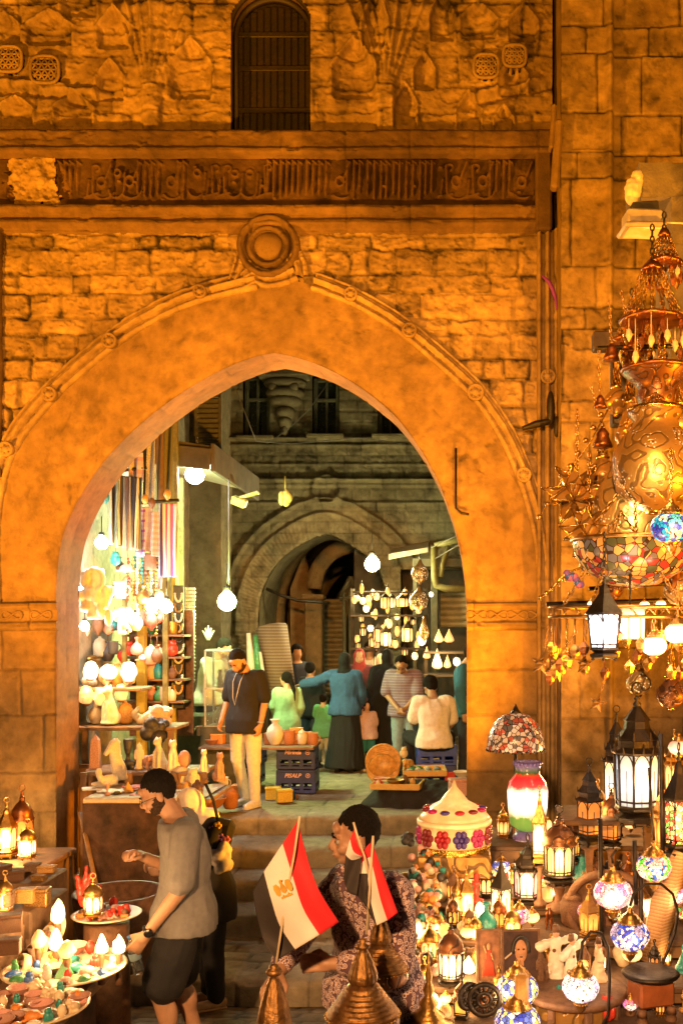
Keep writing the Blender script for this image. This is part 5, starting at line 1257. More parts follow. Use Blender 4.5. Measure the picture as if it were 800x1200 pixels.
def small(kind, m, loc, h, rz, label, cat, group=None, tilt=(0, 0)):
    if kind in ('vase', 'jar', 'bowl', 'mug', 'pyramid', 'obelisk', 'plate', 'box', 'egg', 'candle', 'bottle'):
        key = (kind, m.name)
        if key not in PR:
            mb = MB()
            if kind == 'vase': mb.lathe([(.18, 0), (.2, .03), (.32, .25), (.36, .45), (.26, .68), (.12, .82), (.13, .92), (.2, 1), (.16, 1), (.09, .9)], 20)
            if kind == 'jar': mb.lathe([(.22, 0), (.3, .1), (.34, .4), (.33, .66), (.26, .74), (.28, .77), (.22, .86), (.08, .94), (.07, 1), (.001, 1.03)], 20)
            if kind == 'bowl': mb.lathe([(.28, 0), (.3, .04), (.62, .3), (.82, .62), (.86, .64), (.82, .68), (.76, .62), (.5, .28), (.001, .14)], 28)
            if kind == 'mug': mb.lathe([(.3, 0), (.36, .05), (.4, .5), (.38, .9), (.42, 1), (.36, 1), (.33, .9), (.34, .2), (.001, .15)], 20); mb.tube([(.38+.22*math.sin(t), 0, .5+.28*math.cos(t)) for t in np.linspace(0, PI, 9)], .05, 6)
            if kind == 'pyramid': mb.lathe([(.62, 0), (.6, .05), (.001, 1)], 4, sm=False, rot0=PI/4)
            if kind == 'obelisk': mb.lathe([(.28, 0), (.28, .08), (.18, .1), (.13, .86), (.001, 1)], 4, sm=False, rot0=PI/4)
            if kind == 'plate': mb.lathe([(.4, 0), (.55, .05), (.95, .14), (1, .18), (.94, .18), (.5, .08), (.001, .07)], 36)
            if kind == 'box': mb.box((0, 0, .4), (1.2, .8, .8), 0, None, .05); mb.box((0, 0, .9), (1.26, .86, .18), 0, None, .05); mb.box((0, -.44, .78), (.16, .04, .2))
            if kind == 'egg': mb.lathe([(.12, 0), (.1, .1), (.22, .2), (.33, .45), (.3, .7), (.17, .92), (.001, 1)], 18)
            if kind == 'candle': mb.lathe([(.25, 0), (.25, .1), (.08, .16), (.1, .4), (.07, .55), (.16, .62), (.16, .7), (.09, .7), (.09, .95), (.001, 1)], 14)
            if kind == 'bottle': mb.lathe([(.2, 0), (.3, .08), (.34, .35), (.22, .55), (.08, .68), (.07, .84), (.12, .88), (.13, .96), (.001, 1)], 16)
            PR[key] = mb.mesh(kind, m)
        me = PR[key]
    else:
        fn = globals()['p_'+kind]
        if kind not in PR: PR[kind] = proto(fn, m, .035)
        key = (kind, m.name)
        if key not in PR: c = PR[kind].copy(); c.materials.clear(); c.materials.append(m); PR[key] = c
        me = PR[key]
    nm = {'cat': 'cat_statuette', 'bust': 'bust', 'phar': 'standing_statuette', 'sphinx': 'sphinx_statuette', 'horse': 'horse_head', 'elephant': 'elephant_figurine', 'turtle': 'turtle_figurine', 'scarab': 'scarab', 'shell': 'shell', 'rock': 'raw_crystal', 'owl': 'owl_figurine', 'camel': 'camel_figurine'}.get(kind, kind)
    o = link_mesh(nm, me, None, loc); o.rotation_euler = (tilt[0], tilt[1], rz); o.scale = (h,)*3
    return tag(o, label, cat, group)
def put(kind, m, u, v, Y, hpx, label, cat, rz=None, group=None, **k):
    """v: picture row of the thing's base, hpx: its height in picture pixels"""
    return small(kind, m, P(u, v, Y), S(hpx, Y), random.uniform(-.6, .6) if rz is None else rz, label, cat, group, **k)
# ---------------------------------------------------------------- figurine stall in the archway, left
tab = empty('figurine_stall', P(170, 935, 9.5), 0, 'stepped stall covered in pale cloth with stone figurines left of the steps', 'stall'); TL = Vector(tab.location)
M_wd2 = mat('stall_wood', (.20, .115, .06), .7, 0, .4, 8, .4); M_clo = cloth('cream_table_cloth', (.62, .52, .40)); M_rug = mat('dark_rug_cloth', (.055, .028, .018), .95, 0, .7, 7, .4, 120)
def slab(mb, u0, u1, Y0, Y1, v0, th=.04, L=TL, mi=0):
    x0 = P(u0, 0, Y0).x; x1 = P(u1, 0, Y0).x; z = P(0, v0, Y0).z; mb.box(((x0+x1)/2-L.x, (Y0+Y1)/2-L.y, z-th/2-L.z), (x1-x0, Y1-Y0, th), mi, None, .008); return z
mb = MB(); z1 = slab(mb, 99, 246, 8.9, 9.75, 937); mb.build('table_top', M_wd2, tab)
mb = MB(); z2 = slab(mb, 98, 236, 9.75, 10.3, 905); mb.build('shelf', M_wd2, tab)
mb = MB(); z3 = slab(mb, 60, 205, 10.45, 11.0, 852); mb.build('shelf', M_wd2, tab)
mb = MB(); z4 = slab(mb, 60, 165, 10.6, 11.0, 806); mb.build('shelf', M_wd2, tab)
x0 = P(99, 0, 8.92).x-TL.x; x1 = P(243, 0, 8.92).x-TL.x
Xg, Zg = np.meshgrid(np.linspace(x0, x1, 220), np.linspace(-.9, z1-TL.z-.03, 30))
Yg = 8.90-TL.y-.04*fbm(Xg*7, Zg*1.2, 4, 3)*sstep(.1, -.8, Zg)-.03
grid_obj('hanging_rug', Xg, Yg, Zg, None, None, M_rug, tab)
# cloth lying over the top with a falling edge
Xg, Tg = np.meshgrid(np.linspace(x0, x1-.02, 200), np.linspace(0, 1, 50)); fall = .07+.09*fbm(Xg*2.2, Xg*0, 5, 4)
s_ = Tg*1.0; on = s_ > .14; Yg = np.where(on, 8.9+(s_-.14)/.86*.83, 8.885-.02*fbm(Xg*14, Xg*0, 9, 3)*(1-s_/.14))-TL.y; Zg = np.where(on, .012+.012*fbm(Xg*6, s_*8, 7, 3), (s_/.14-1)*fall)+z1-TL.z
grid_obj('cloth', Xg, Yg, Zg, None, None, M_clo, tab)
mb = MB()
for u in (98, 150, 205, 238):
    a = P(u, 0, 9.7); mb.box((a.x-TL.x, 9.72-TL.y, z2/2-.1-TL.z), (.06, .06, z2+.2))
for u in (100, 200): a = P(u, 0, 10.5); mb.box((a.x-TL.x, 10.5-TL.y, (z3+PZ)/2-TL.z), (.05, .05, z3-PZ))
mb.build('stall_leg', M_wd2, tab)
mb = MB(); a = P(60, 0, 10.95); b_ = P(238, 0, 10.95); mb.box(((a.x+b_.x)/2-TL.x, 10.32-TL.y, (z2+.1+PZ-.9)/2-TL.z), (b_.x-a.x-.3, .03, z2-PZ+.8)); mb.build('back_board', M_wd2, tab)
G1 = 'carved stone goods on the stepped stall'
L1 = [('sphinx', M_lim, 120, 921, 9.4, 26, 'pale stone sphinx lying on white sheets beside the left pier', 'statuette', -1.0),
 ('horse', M_lim, 135, 915, 9.6, 54, 'tall pale carved horse head near the left pier', 'statuette', -.5), ('bust', M_bas, 150, 902, 9.95, 36, 'black bust with tall crown among pale statuettes', 'bust', .2),
 ('phar', M_lim, 163, 902, 9.95, 32, 'slim pale standing figure right of the black bust', 'statuette', 0), ('elephant', M_rose, 174, 903, 10.0, 22, 'reddish stone elephant on the middle shelf', 'figurine', .8), ('cat', M_lim, 187, 903, 9.95, 42, 'tall pale cat statue, left one of the close pair', 'statuette', -.4),
 ('cat', M_alab, 203, 904, 9.9, 40, 'white cat statue, right one of the close pair', 'statuette', .1), ('egg', M_rose, 216, 903, 9.95, 24, 'speckled rose stone egg right of the cat pair', 'stone egg', 0), ('bust', M_bro, 210, 925, 9.3, 20, 'small brown bust at the front beside the egg', 'bust', .3),
 ('cat', M_alab, 239, 906, 9.85, 30, 'small bright white cat at the right end of the stall', 'statuette', .2), ('cat', M_rose, 257, 915, 9.8, 36, 'grey-pink cat statue nearest to the black T-shirt man', 'statuette', .5),
 ('obelisk', M_rose, 112, 905, 10.0, 44, 'rose granite obelisk next to the left pier', 'obelisk', 0), ('pyramid', M_lim, 176, 925, 9.3, 16, 'small pale pyramid at the front of the cloth', 'pyramid', .3), ('pyramid', M_amb, 150, 928, 9.2, 12, 'small amber pyramid at the front of the cloth', 'pyramid', .7),
 ('scarab', M_teal, 163, 931, 9.1, 9, 'teal scarab on the cream cloth', 'scarab', .4), ('scarab', M_bas, 137, 931, 9.1, 9, 'black scarab on the cream cloth', 'scarab', -.4), ('turtle', M_grn, 190, 931, 9.1, 9, 'green stone turtle on the cream cloth', 'figurine', -.9), ('owl', M_lim, 226, 924, 9.4, 24, 'pale owl figurine near the end of the cream cloth', 'figurine', 0),
 ('vase', M_alab, 196, 925, 9.3, 20, 'little white alabaster vase in front of the cat pair', 'vase', 0), ('jar', M_amb, 219, 933, 9.1, 18, 'amber lidded jar at the front edge of the stall', 'jar', 0), ('camel', M_bro, 232, 936, 9.05, 26, 'brown camel figurine at the front right of the stall', 'figurine', 1.0),
 ('bust', M_rose, 126, 934, 9.05, 16, 'small rose bust by the falling cloth edge', 'bust', 0),
 # upper shelves
 ('cat', M_alab, 129, 848, 10.6, 48, 'glowing white cat statue on the upper shelf', 'statuette', -.5), ('vase', M_lim, 112, 848, 10.7, 24, 'pale vase at the left end of the upper shelf', 'vase', 0), ('jar', M_amb, 147, 848, 10.7, 26, 'amber jar on the upper shelf beside the white cat', 'jar', 0),
 ('shell', M_lim, 160, 848, 10.7, 24, 'large pale sea shell on the upper shelf', 'shell', .4), ('shell', M_alab, 175, 850, 10.6, 26, 'white sea shell right of the pale one', 'shell', 1.8), ('rock', M_pnk, 190, 851, 10.6, 30, 'pink raw crystal at the end of the upper shelf', 'crystal', .2), ('rock', M_bas, 184, 868, 10.45, 34, 'black jagged crystal hanging below the upper shelf end', 'crystal', .2),
 ('rock', M_alab, 106, 803, 10.8, 20, 'white crystal on the top shelf beside the pier', 'crystal', .6), ('shell', M_crm, 122, 803, 10.8, 22, 'cream shell on the top shelf', 'shell', .9), ('vase', M_amb, 137, 803, 10.8, 26, 'amber vase on the top shelf', 'vase', 0), ('owl', M_crm, 151, 804, 10.8, 22, 'cream owl on the top shelf', 'figurine', 0)]
for k, m, u, v, Y, h, lb, ct, rz in L1: put(k, m, u, v, Y, h, lb, ct, rz, G1)
# white sheets and red book covers on the cloth
for i, (u, v, Y, rz, m, lb) in enumerate([(112, 926, 9.35, .4, M_alab, 'white leaflet under the sphinx'), (132, 929, 9.2, -.5, M_alab, 'white leaflet at the front of the stall'), (160, 924, 9.35, .6, mat('red_cover', (.5, .03, .03), .5), 'red booklet on the cream cloth'), (171, 933, 9.1, -.2, mat('red_cover', (.5, .03, .03), .5), 'red booklet at the very edge of the cloth')]):
    mb = MB(); mb.box((0, 0, .015), (.24, .17, .012), 0, None, .003); o = mb.build('booklet', m, None, P(u, v, Y)); o.rotation_euler = (0, 0, rz); tag(o, lb, 'booklet', 'papers on the figurine stall')
# glowing alabaster lamps on the top shelves
def onyx(u, v, Y, hpx, w, label, es=5, col=(1, .82, .5), W_=0, kind='round'):
    r = empty('stone_lamp', P(u, v, Y), 0, label, 'lamp', 'lit translucent stone lamps'); h = S(hpx, Y); wd = S(w, Y)/2
    pr = {'round': [(.3, 0), (.7, .12), (1, .4), (.95, .65), (.6, .9), (.2, 1)], 'flame': [(.5, 0), (.95, .12), (1, .35), (.8, .6), (.5, .85), (.15, 1)], 'block': [(.7, 0), (.95, .1), (1, .5), (.8, .8), (.5, 1)]}[kind]
    mb = MB(); mb.lathe([(a*wd, b_*h) for a, b_ in pr], 18, rot0=random.random()); mb.v = [(x*(1+.28*q), y*(1+.28*q), z*(1+.12*q)) for (x, y, z), q in zip(mb.v, vn3(np.array(mb.v)/max(wd, .01)*1.3+u*.37, 5))]; mb.s = [False]*len(mb.s)
    mb.build('stone_shade', glow('lit_stone_%d_%d' % (int(es), int(col[1]*100)), col, es*.26, (col[0]*.9, col[1]*.6, col[2]*.4), 22), r)
    dz = P(u, v, Y).z-1.27 if (Y < 5.3 and u < 160) else .012; MB().lathe([(wd*.62, -dz), (wd*.5, -dz*.8), (wd*.3, -dz*.5), (wd*.5, -.002), (wd*.55, .012)], 14).build('base', M_bro, r)
    if W_: light('lamp_light', P(u, v-hpx*.5, Y-wd-.05), (1, .56, .22), W_*1.6, 'POINT', .05)
    return r
for a in [(106, 797, 10.6, 22, 18, 'rounded white stone lamp glowing beside the left pier', 6, (1, .88, .62), 18), (128, 797, 10.7, 18, 18, 'broad glowing lamp second from the pier', 5, (1, .85, .55)), (151, 800, 10.7, 24, 17, 'round glowing lamp under the yellow posts', 5, (1, .86, .6), 10), (101, 826, 10.6, 22, 18, 'small orange lamp below the white one at the pier', 3, (1, .62, .25)), (118, 828, 10.6, 22, 16, 'small yellow lamp left of the white cat', 3, (1, .7, .3)), (142, 822, 10.7, 20, 16, 'low amber lamp right of the white cat', 3, (1, .66, .3))]: onyx(*a)
# big carved alabaster ornaments hanging above
def ornament(u, v, Y, wpx, hpx, label, seed):
    rg = random.Random(seed); mb = MB(); w_, h_ = S(wpx, Y), S(hpx, Y)
    mb.box((0, 0, 0), (w_*.55, .05, h_*.9), 0, None, .02)
    for i in range(14): mb.sph((rg.uniform(-.45, .45)*w_, rg.uniform(-.04, .0), rg.uniform(-.48, .48)*h_), (rg.uniform(.1, .2)*w_, .05, rg.uniform(.08, .16)*h_))
    mb.tube([(w_*.3*math.cos(t), -.04, h_*.25+h_*.2*math.sin(t)) for t in np.linspace(0, 2*PI, 14, endpoint=False)], .018, 6, closed=True)
    o = remesh(mb, .012, 1, M_alab, 'carved_ornament', None, .01, 20, seed); o.location = P(u, v, Y); return tag(o, label, 'ornament')
ornament(112, 696, 10.5, 38, 66, 'large white openwork carving hanging beside the left pier', 2); ornament(142, 728, 10.9, 14, 28, 'small pinkish carved plaque hanging right of the white carving', 5); ornament(152, 728, 11.0, 8, 30, 'narrow pale plaque hanging by the yellow post', 7)
# ---------------------------------------------------------------- hanging scarves
def scarf(u0, u1, v0, v1, Y, m, label):
    a = P(u0, v1, Y); b_ = P(u1, v0, Y); w_ = b_.x-a.x; nx = max(5, int(w_/.012)); Xg, Zg = np.meshgrid(np.linspace(a.x, b_.x, nx), np.linspace(a.z, b_.z, 40)); sd = random.randint(0, 999)
    t = (b_.z-Zg)/(b_.z-a.z); xx = Xg+.02*fbm(Zg*1.5, Zg*0, sd, 2)*t
    Yg = Y-.035*np.sin((Xg-a.x)*75+sd+1.5*t)*(.4+.6*t)-.02*fbm(Xg*10, Zg*3, sd, 2)
    o = grid_obj('scarf', xx-a.x, Yg-Y, Zg-b_.z, None, None, m); o.location = (a.x, Y, b_.z)
    so = o.modifiers.new('s', 'SOLIDIFY'); so.thickness = .006
    return tag(o, label, 'scarf', 'scarves hanging in the souvenir shop')
sc_c = [('white', (.7, .68, .62)), ('black', (.02, .02, .022)), ('cream', (.6, .5, .34)), ('mustard', (.48, .33, .08)), ('charcoal', (.06, .055, .055)), ('ivory', (.66, .6, .5)), ('brown', (.16, .09, .06)), ('silver grey', (.4, .4, .38)), ('ochre', (.5, .34, .12)), ('navy', (.03, .04, .09)), ('pale yellow', (.62, .55, .3)), ('dark olive', (.1, .1, .05))]
for i, (nm, c) in enumerate(sc_c): scarf(127+i*3.2, 131+i*3.2, 556+i*.3, 640+random.uniform(-4, 6), 10.9+.03*(i % 3), cloth('scarf_'+nm.replace(' ', '_'), c), '%s scarf in the row of narrow ones hanging beside the arch' % nm)
scarf(160, 170, 594, 652, 11.0, stripes('scarf_lavender', [(.45, .36, .55), (.5, .42, .58), (.3, .12, .45), (.55, .5, .6)], 9, 2), 'lavender scarf with purple ends'); scarf(169, 177, 594, 646, 11.05, stripes('scarf_lilac', [(.55, .46, .56), (.6, .55, .6)], 9, 2), 'pale lilac scarf beside the lavender one')
scarf(177, 186, 600, 652, 11.0, stripes('scarf_salmon', [(.62, .30, .26), (.66, .4, .34)], 16, 2), 'salmon pink scarf between lilac and striped ones')
scarf(185, 207, 590, 676, 11.1, stripes('scarf_striped', [(.7, .66, .66), (.05, .05, .14), (.7, .66, .66), (.62, .12, .22), (.7, .6, .64), (.55, .12, .4), (.68, .62, .6)], 5.2, 0), 'wide white scarf striped navy, red and magenta')
scarf(168, 172, 512, 590, 11.2, cloth('scarf_black2', (.015, .015, .015)), 'long black strip hanging above the lilac scarf'); scarf(172, 182, 508, 588, 11.2, mat('sequin_white', (.6, .6, .62), .4, .2, .5, 120), 'glittering white sequin scarf hanging highest')
scarf(150, 167, 530, 564, 11.0, stripes('bag_cloth', [(.7, .55, .5), (.66, .4, .34), (.72, .66, .6)], 7, 2), 'pink and white cloth bag hanging beside the arch'); scarf(183, 192, 506, 590, 11.4, cloth('scarf_brown2', (.22, .14, .08)), 'brown scarf beside the sequin one'); scarf(193, 203, 500, 592, 11.5, cloth('scarf_olive2', (.2, .19, .1)), 'olive scarf next to the olive post')
scarf(182, 190, 664, 690, 11.3, cloth('scarf_mauve', (.5, .42, .5)), 'small mauve cloth below the striped scarf')
mb = MB(); mb.tube([P(120, 554, 10.95), P(172, 548, 11.05)], .02, 6); mb.tube([P(150, 590, 11.1), P(210, 586, 11.15)], .02, 6); tag(mb.build('hanging_rail', M_ir), 'rail from which the shop scarves hang', 'rail')
# dark trinkets near the arch edge
for i, (u, v, m) in enumerate([(122, 575, M_cop), (118, 585, M_bas), (124, 590, M_teal), (170, 592, M_amb), (178, 596, M_bro), (196, 586, M_amb)]):
    o = put('egg', m, u, v, 10.9, 13, ['copper trinket by the arch edge', 'black trinket by the arch edge', 'teal trinket by the arch edge', 'amber trinket above the lavender scarf', 'brown trinket above the salmon scarf', 'amber trinket above the striped scarf'][i], 'trinket')
# necklaces on a board, lace bead curtain
for i in range(11):
    Y = 11.7; c = P(209, 696+i*12, Y); mb = MB(); m = [M_crm, M_brs, M_alab, M_amb, M_bas, M_lim][i % 6]; wd = S(random.uniform(4, 6.2), Y)
    pts = [(wd*math.sin(t), 0, -S(11, Y)*.5*(1-math.cos(t))) for t in np.linspace(-PI*.8, PI*.8, 17)]
    pts = [(wd*math.cos(t), 0, S(9, Y)*math.sin(t)) for t in np.linspace(PI, 2*PI, 13)]
    for p in pts: mb.sph(p, .014, 7, 5)
    mb.tube(pts, .006, 4); o = mb.build('necklace', m, None, c); tag(o, '%s necklace, number %d from the top of the board' % (['cream', 'brass', 'white', 'amber', 'black', 'stone'][i % 6], i+1), 'necklace', 'necklaces hung in a column')
mb = MB(); a = P(203, 830, 11.75); b_ = P(215, 686, 11.75); mb.box(((a.x+b_.x)/2, 11.76, (a.z+b_.z)/2), (b_.x-a.x, .02, b_.z-a.z)); tag(mb.build('necklace_board', M_dw), 'tall narrow board carrying the necklaces', 'board')
for i in range(5):
    mb = MB(); x0_ = 218+i*2.4
    for k_ in range(26): mb.sph(P(x0_+.5*math.sin(k_), 690+k_*4.3, 12.0), .016, 6, 4)
    mb.tube([P(x0_, 690, 12.0), P(x0_, 800, 12.0)], .004, 4); tag(mb.build('bead_string', mat('pearl_bead', (.7, .72, .74), .3)), 'long string of pearly beads right of the necklaces', 'bead string', 'pearly bead strings')
# glass showcase
cs = empty('showcase', P(262, 850, 12.3), 0, 'glass showcase with lit white top beside the man in black', 'showcase'); 
M_gls = NT('case_glass'); M_gls.set(Base_Color=(.8, .95, .9), Roughness=.05, Transmission_Weight=.9); M_gls.b.inputs['IOR'].default_value = 1.1; M_gls = M_gls.m
wz = .35; hz_ = S(88, 12.3)
mb = MB()
for x in (-wz/2, wz/2):
    for y in (-.2, .2): mb.box((x, y, hz_/2), (.02, .02, hz_))
for z in (0, hz_*.5, hz_): mb.box((0, 0, z), (wz, .42, .02))
mb.build('case_frame', mat('aluminium', (.6, .6, .58), .35, .9), cs); MB().box((0, -.195, hz_/2), (wz-.02, .004, hz_-.03)).build('case_glass', M_gls, cs)
MB().box((0, 0, -(P(0, 850, 12.3).z-PZ)/2), (wz+.1, .5, P(0, 850, 12.3).z-PZ)).build('case_base', M_dw, cs)
for i, (u, v, m, k_) in enumerate([(258, 848, M_alab, 'vase'), (266, 848, M_brs, 'jar'), (258, 805, M_alab, 'cat'), (266, 806, M_crm, 'bust')]): put(k_, m, u, v, 12.3, 22, ['white vase low in the showcase', 'brass jar low in the showcase', 'white cat high in the showcase', 'cream bust high in the showcase'][i], 'ornament', 0)
# wall displays behind: colourful wares on the shop wall
wc = [M_crm, M_amb, M_bro, M_grn, M_redg, M_teal, M_brs, M_alab, M_pnk, M_bas, M_ter]
cn = ['cream', 'amber', 'brown', 'green', 'red', 'teal', 'brass', 'white', 'pink', 'black', 'terracotta']
sh2 = empty('wall_shelves', P(180, 820, 11.4), 0, 'wooden wall shelves full of small wares behind the yellow post', 'shelves'); HL = Vector(sh2.location)
for r_ in range(4):
    mb = MB(); zz = P(0, 745+r_*26, 11.6).z; mb.box((P(190, 0, 11.6).x-.1-HL.x, 11.75-HL.y, zz-HL.z), (.72, .3, .025)); mb.build('shelf', M_wd2, sh2)
mb = MB(); mb.box((P(190, 0, 11.6).x-.1-HL.x, 11.92-HL.y, P(0, 790, 11.6).z-HL.z), (.76, .02, 1.5)); mb.build('back_board', M_bro, sh2)
kk = ['vase', 'jar', 'bottle', 'egg', 'candle', 'mug', 'owl']
rn = ['top', 'second', 'third', 'lowest']; pn = ['first', 'second', 'third', 'fourth', 'fifth', 'sixth']
for r_ in range(4):
    for c_i in range(5):
        i = r_*5+c_i; u = 169+c_i*8.2; put(kk[(i*3) % 7], wc[(i*4+1) % 11], u, 744+r_*26, 11.65, random.uniform(14, 20), '%s %s, %s along the %s wall shelf' % (cn[(i*4+1) % 11], kk[(i*3) % 7], pn[c_i], rn[r_]), 'ornament', group='wares on the wall shelves')
# ---------------------------------------------------------------- plank table with mugs, crates
pt = empty('plank_table', P(310, 878, 12.0), 0, 'low plank table carried by blue bottle crates', 'table'); L_ = Vector(pt.location)
mb = MB(); a = P(238, 873, 11.9); b_ = P(370, 873, 11.9)
for y in (-.22, 0, .22): mb.box(((a.x+b_.x)/2-L_.x, y, a.z-L_.z-.02), (b_.x-a.x, .21, .035), 0, None, .006)
mb.build('table_top', M_wd2, pt)
M_cr = mat('blue_crate_plastic', (.022, .035, .16), .45, 0, .2, 10, .1); M_crl = mat('crate_print_pink', (.75, .45, .42), .5)
def crate(u, vb, Y, wpx, hpx, label, txt, rz=0, m=None):
    r = empty('bottle_crate', P(u, vb, Y), rz, label, 'crate', 'blue bottle crates'); w_, h_ = S(wpx, Y), S(hpx, Y); d_ = w_*.72; t = .016; m = m or M_cr
    for y in (-d_/2, d_/2):
        mb = MB(); mb.box((0, y, t), (w_, t, t*2)); mb.box((0, y, h_*.70), (w_, t, h_*.58-.002), 0, None, .004); mb.box((0, y, h_*.22), (w_, t*.8, .02))
        for k_ in range(4): mb.box((-w_/2+t+(w_-2*t)*k_/3, y, h_*.25), (w_*.09, t*.9, h_*.42))
        mb.box((0, y-.006 if y < 0 else y+.006, h_-.02), (w_+.01, t*1.4, .03), 0, None, .004); mb.build('crate_side', m, r)
    for x in (-w_/2, w_/2):
        mb = MB(); mb.box((x, 0, h_*.68), (t, d_, h_*.56)); mb.box((x, 0, .03), (t, d_, .05)); 
        for y in (-d_/2.1, 0, d_/2.1): mb.box((x, y, h_*.25), (t, .04, h_*.4))
        mb.build('crate_end', m, r)
    mb = MB(); mb.box((0, 0, .02), (w_-.01, d_-.01, .012)); mb.build('crate_floor', m, r)
    if txt:
        cu_ = bpy.data.curves.new('print', 'FONT'); cu_.body = txt; cu_.size = h_*.24; cu_.align_x = 'CENTER'; cu_.align_y = 'CENTER'; cu_.extrude = .001; cu_.shear = .3; cu_.offset = .002
        to = bpy.data.objects.new('t', cu_); COL.objects.link(to); dg = bpy.context.evaluated_depsgraph_get(); me = bpy.data.meshes.new_from_object(to.evaluated_get(dg)); bpy.data.objects.remove(to)
        me.transform(Matrix.Translation((-w_*.08, -d_/2-.010, h_*.74)) @ Matrix.Rotation(PI/2, 4, 'X')); me.materials.clear(); me.materials.append(M_crl); link_mesh('crate_print', me, r)
        mb = MB(); mb.tube([(w_*.32+.024*math.cos(t_), -d_/2-.010, h_*.74+.024*math.sin(t_)) for t_ in np.linspace(0, 2*PI, 16, endpoint=False)], .005, 5, closed=True); mb.sph((w_*.32, -d_/2-.010, h_*.74), (.009, .003, .012), 8, 5); mb.build('crate_emblem', M_crl, r)
    return r
crate(349, 927, 12.05, 44, 27, 'blue crate on the court floor, lower one under the plank table', 'PISALP'); crate(349, 899.5, 12.05, 43, 26, 'blue crate topmost under the right end of the plank table', 'Mirinda')
crate(287, 917, 12.35, 40, 22, 'blue crate seen between the legs of the man in black', 'PISALP'); crate(289, 894.5, 12.35, 40, 21, 'upper blue crate behind the man in black', ''); crate(511, 895, 12.5, 44, 24, 'bright blue crate under the seated man', '', .1, mat('bright_blue_crate', (.02, .06, .42), .45)); crate(511, 919, 12.5, 44, 24, 'dark blue crate on the floor beneath the seat', '', .1)
G2 = 'mugs and pots on the plank table'
for i, (u, k_, m, h, lb) in enumerate([(248, 'bowl', M_ter, 9, 'terracotta bowl at the left end of the plank table'), (256, 'box', M_org, 13, 'orange wooden box left of the man in black'), (322, 'vase', M_alab, 30, 'tall white vase in the middle of the plank table'), (331, 'mug', M_crm, 15, 'cream mug right of the tall white vase'), (339, 'mug', M_ter, 17, 'terracotta mug left of the tallest mug'), (347, 'mug', M_amb, 20, 'amber mug, tallest on the plank table'), (354, 'jar', M_lim, 18, 'pale jar near the end of the plank table'), (360, 'mug', M_org, 15, 'orange mug second from the table end'), (367, 'mug', M_ter, 14, 'small terracotta mug at the very end of the table'), (342, 'bowl', M_alab, 9, 'white bowl behind the mugs'), (314, 'mug', M_ter, 14, 'terracotta mug beside the black T-shirt')]):
    put(k_, m, u, 873, 11.95+.1*(i % 2), h, lb, 'pot' if k_ != 'mug' else 'mug', group=G2)
# pots and boxes on the floor at the head of the steps
G3 = 'pots at the head of the steps'
for a in [('rock', M_bro, 196, 925, 10.0, 34, 'brown rough rock pile left of the pots', 'rock'), ('rock', M_lim, 222, 935, 9.9, 44, 'rough pale rock pile under the white cat', 'rock'), ('jar', M_ter, 270, 948, 10.7, 26, 'round terracotta pot in front of the white jeans', 'pot'), ('bowl', M_ter, 248, 949, 10.65, 22, 'wide terracotta bowl left of the white jeans', 'pot'), ('vase', M_bro, 238, 950, 10.6, 34, 'dark vase at the stall corner', 'vase'), ('box', M_org, 282, 935, 11.3, 16, 'orange box behind the white jeans', 'box'), ('box', mat('yellow_box', (.62, .42, .05), .6), 320, 937, 11.5, 15, 'yellow box on the floor, left one', 'box'), ('box', mat('yellow_box', (.62, .42, .05), .6), 333, 940, 11.3, 15, 'yellow box on the floor, right one', 'box'), ('jar', M_blug, 341, 938, 11.5, 15, 'dark blue jar beside the yellow boxes', 'jar'), ('egg', M_bro, 348, 938, 11.5, 8, 'tiny brown pot right of the blue jar', 'pot'), ('mug', M_crm, 262, 925, 11.2, 14, 'cream mug beside the box by the white jeans', 'mug'), ('owl', M_rose, 212, 948, 10.6, 26, 'rose owl at the foot of the rock pile', 'figurine')]: put(*a, group=G3)
# shop further back behind the plank table: sacks, leaning sunshade, trays
mb = MB(); mb.box((0, 0, 0), (1.1, .5, .9), 0, None, .03); o = mb.build('sales_counter', M_dw, None, (P(232, 0, 12.8).x, 12.8, PZ+.45)); tag(o, 'dark wooden counter behind the stall of figurines', 'counter')
for i, (u, m, k_, h) in enumerate([(210, M_redg, 'box', 12), (222, M_crm, 'bowl', 12), (233, M_pnk, 'box', 12), (204, M_alab, 'vase', 22), (243, M_alab, 'bowl', 12)]): put(k_, m, u, 862, 12.6, h, ['red box on the dark counter', 'cream bowl on the dark counter', 'pink box on the dark counter', 'white vase on the dark counter', 'white bowl on the dark counter'][i], 'ornament', group='wares on the dark counter')
mb = MB(); mb.tube([P(318, 735, 15), P(331, 812, 14.8)], [.24, .20], 10); tag(mb.build('rolled_carpet', stripes('woven_carpet', [(.28, .2, .13), (.18, .12, .07), (.34, .26, .18)], 22, 2)), 'rolled carpet leaning behind the girl in green', 'carpet')
for i, (u, v, m) in enumerate([(305, 770, M_grn), (297, 768, M_alab), (290, 800, M_bro), (310, 790, M_alab)]):
    mb = MB(); mb.tube([P(u, v+40, 14.5), P(u-6, v-26, 14.5)], [.09, .03], 8); tag(mb.build('folded_parasol', m), ['green folded cloth leaning by the showcase', 'white folded cloth behind the man in black', 'brown folded cloth behind the man in black', 'white folded cloth beside the carpet roll'][i], 'cloth')
mb = MB()
for k_ in range(5): mb.tube([P(244, 750, 13.2), P(244+(k_-2)*3.4, 733+abs(k_-2)*3, 13.2)], [.025, .008], 6)
tag(mb.build('hanging_tassel', M_alab), 'white star-like tassel above the man in the white shirt', 'ornament')
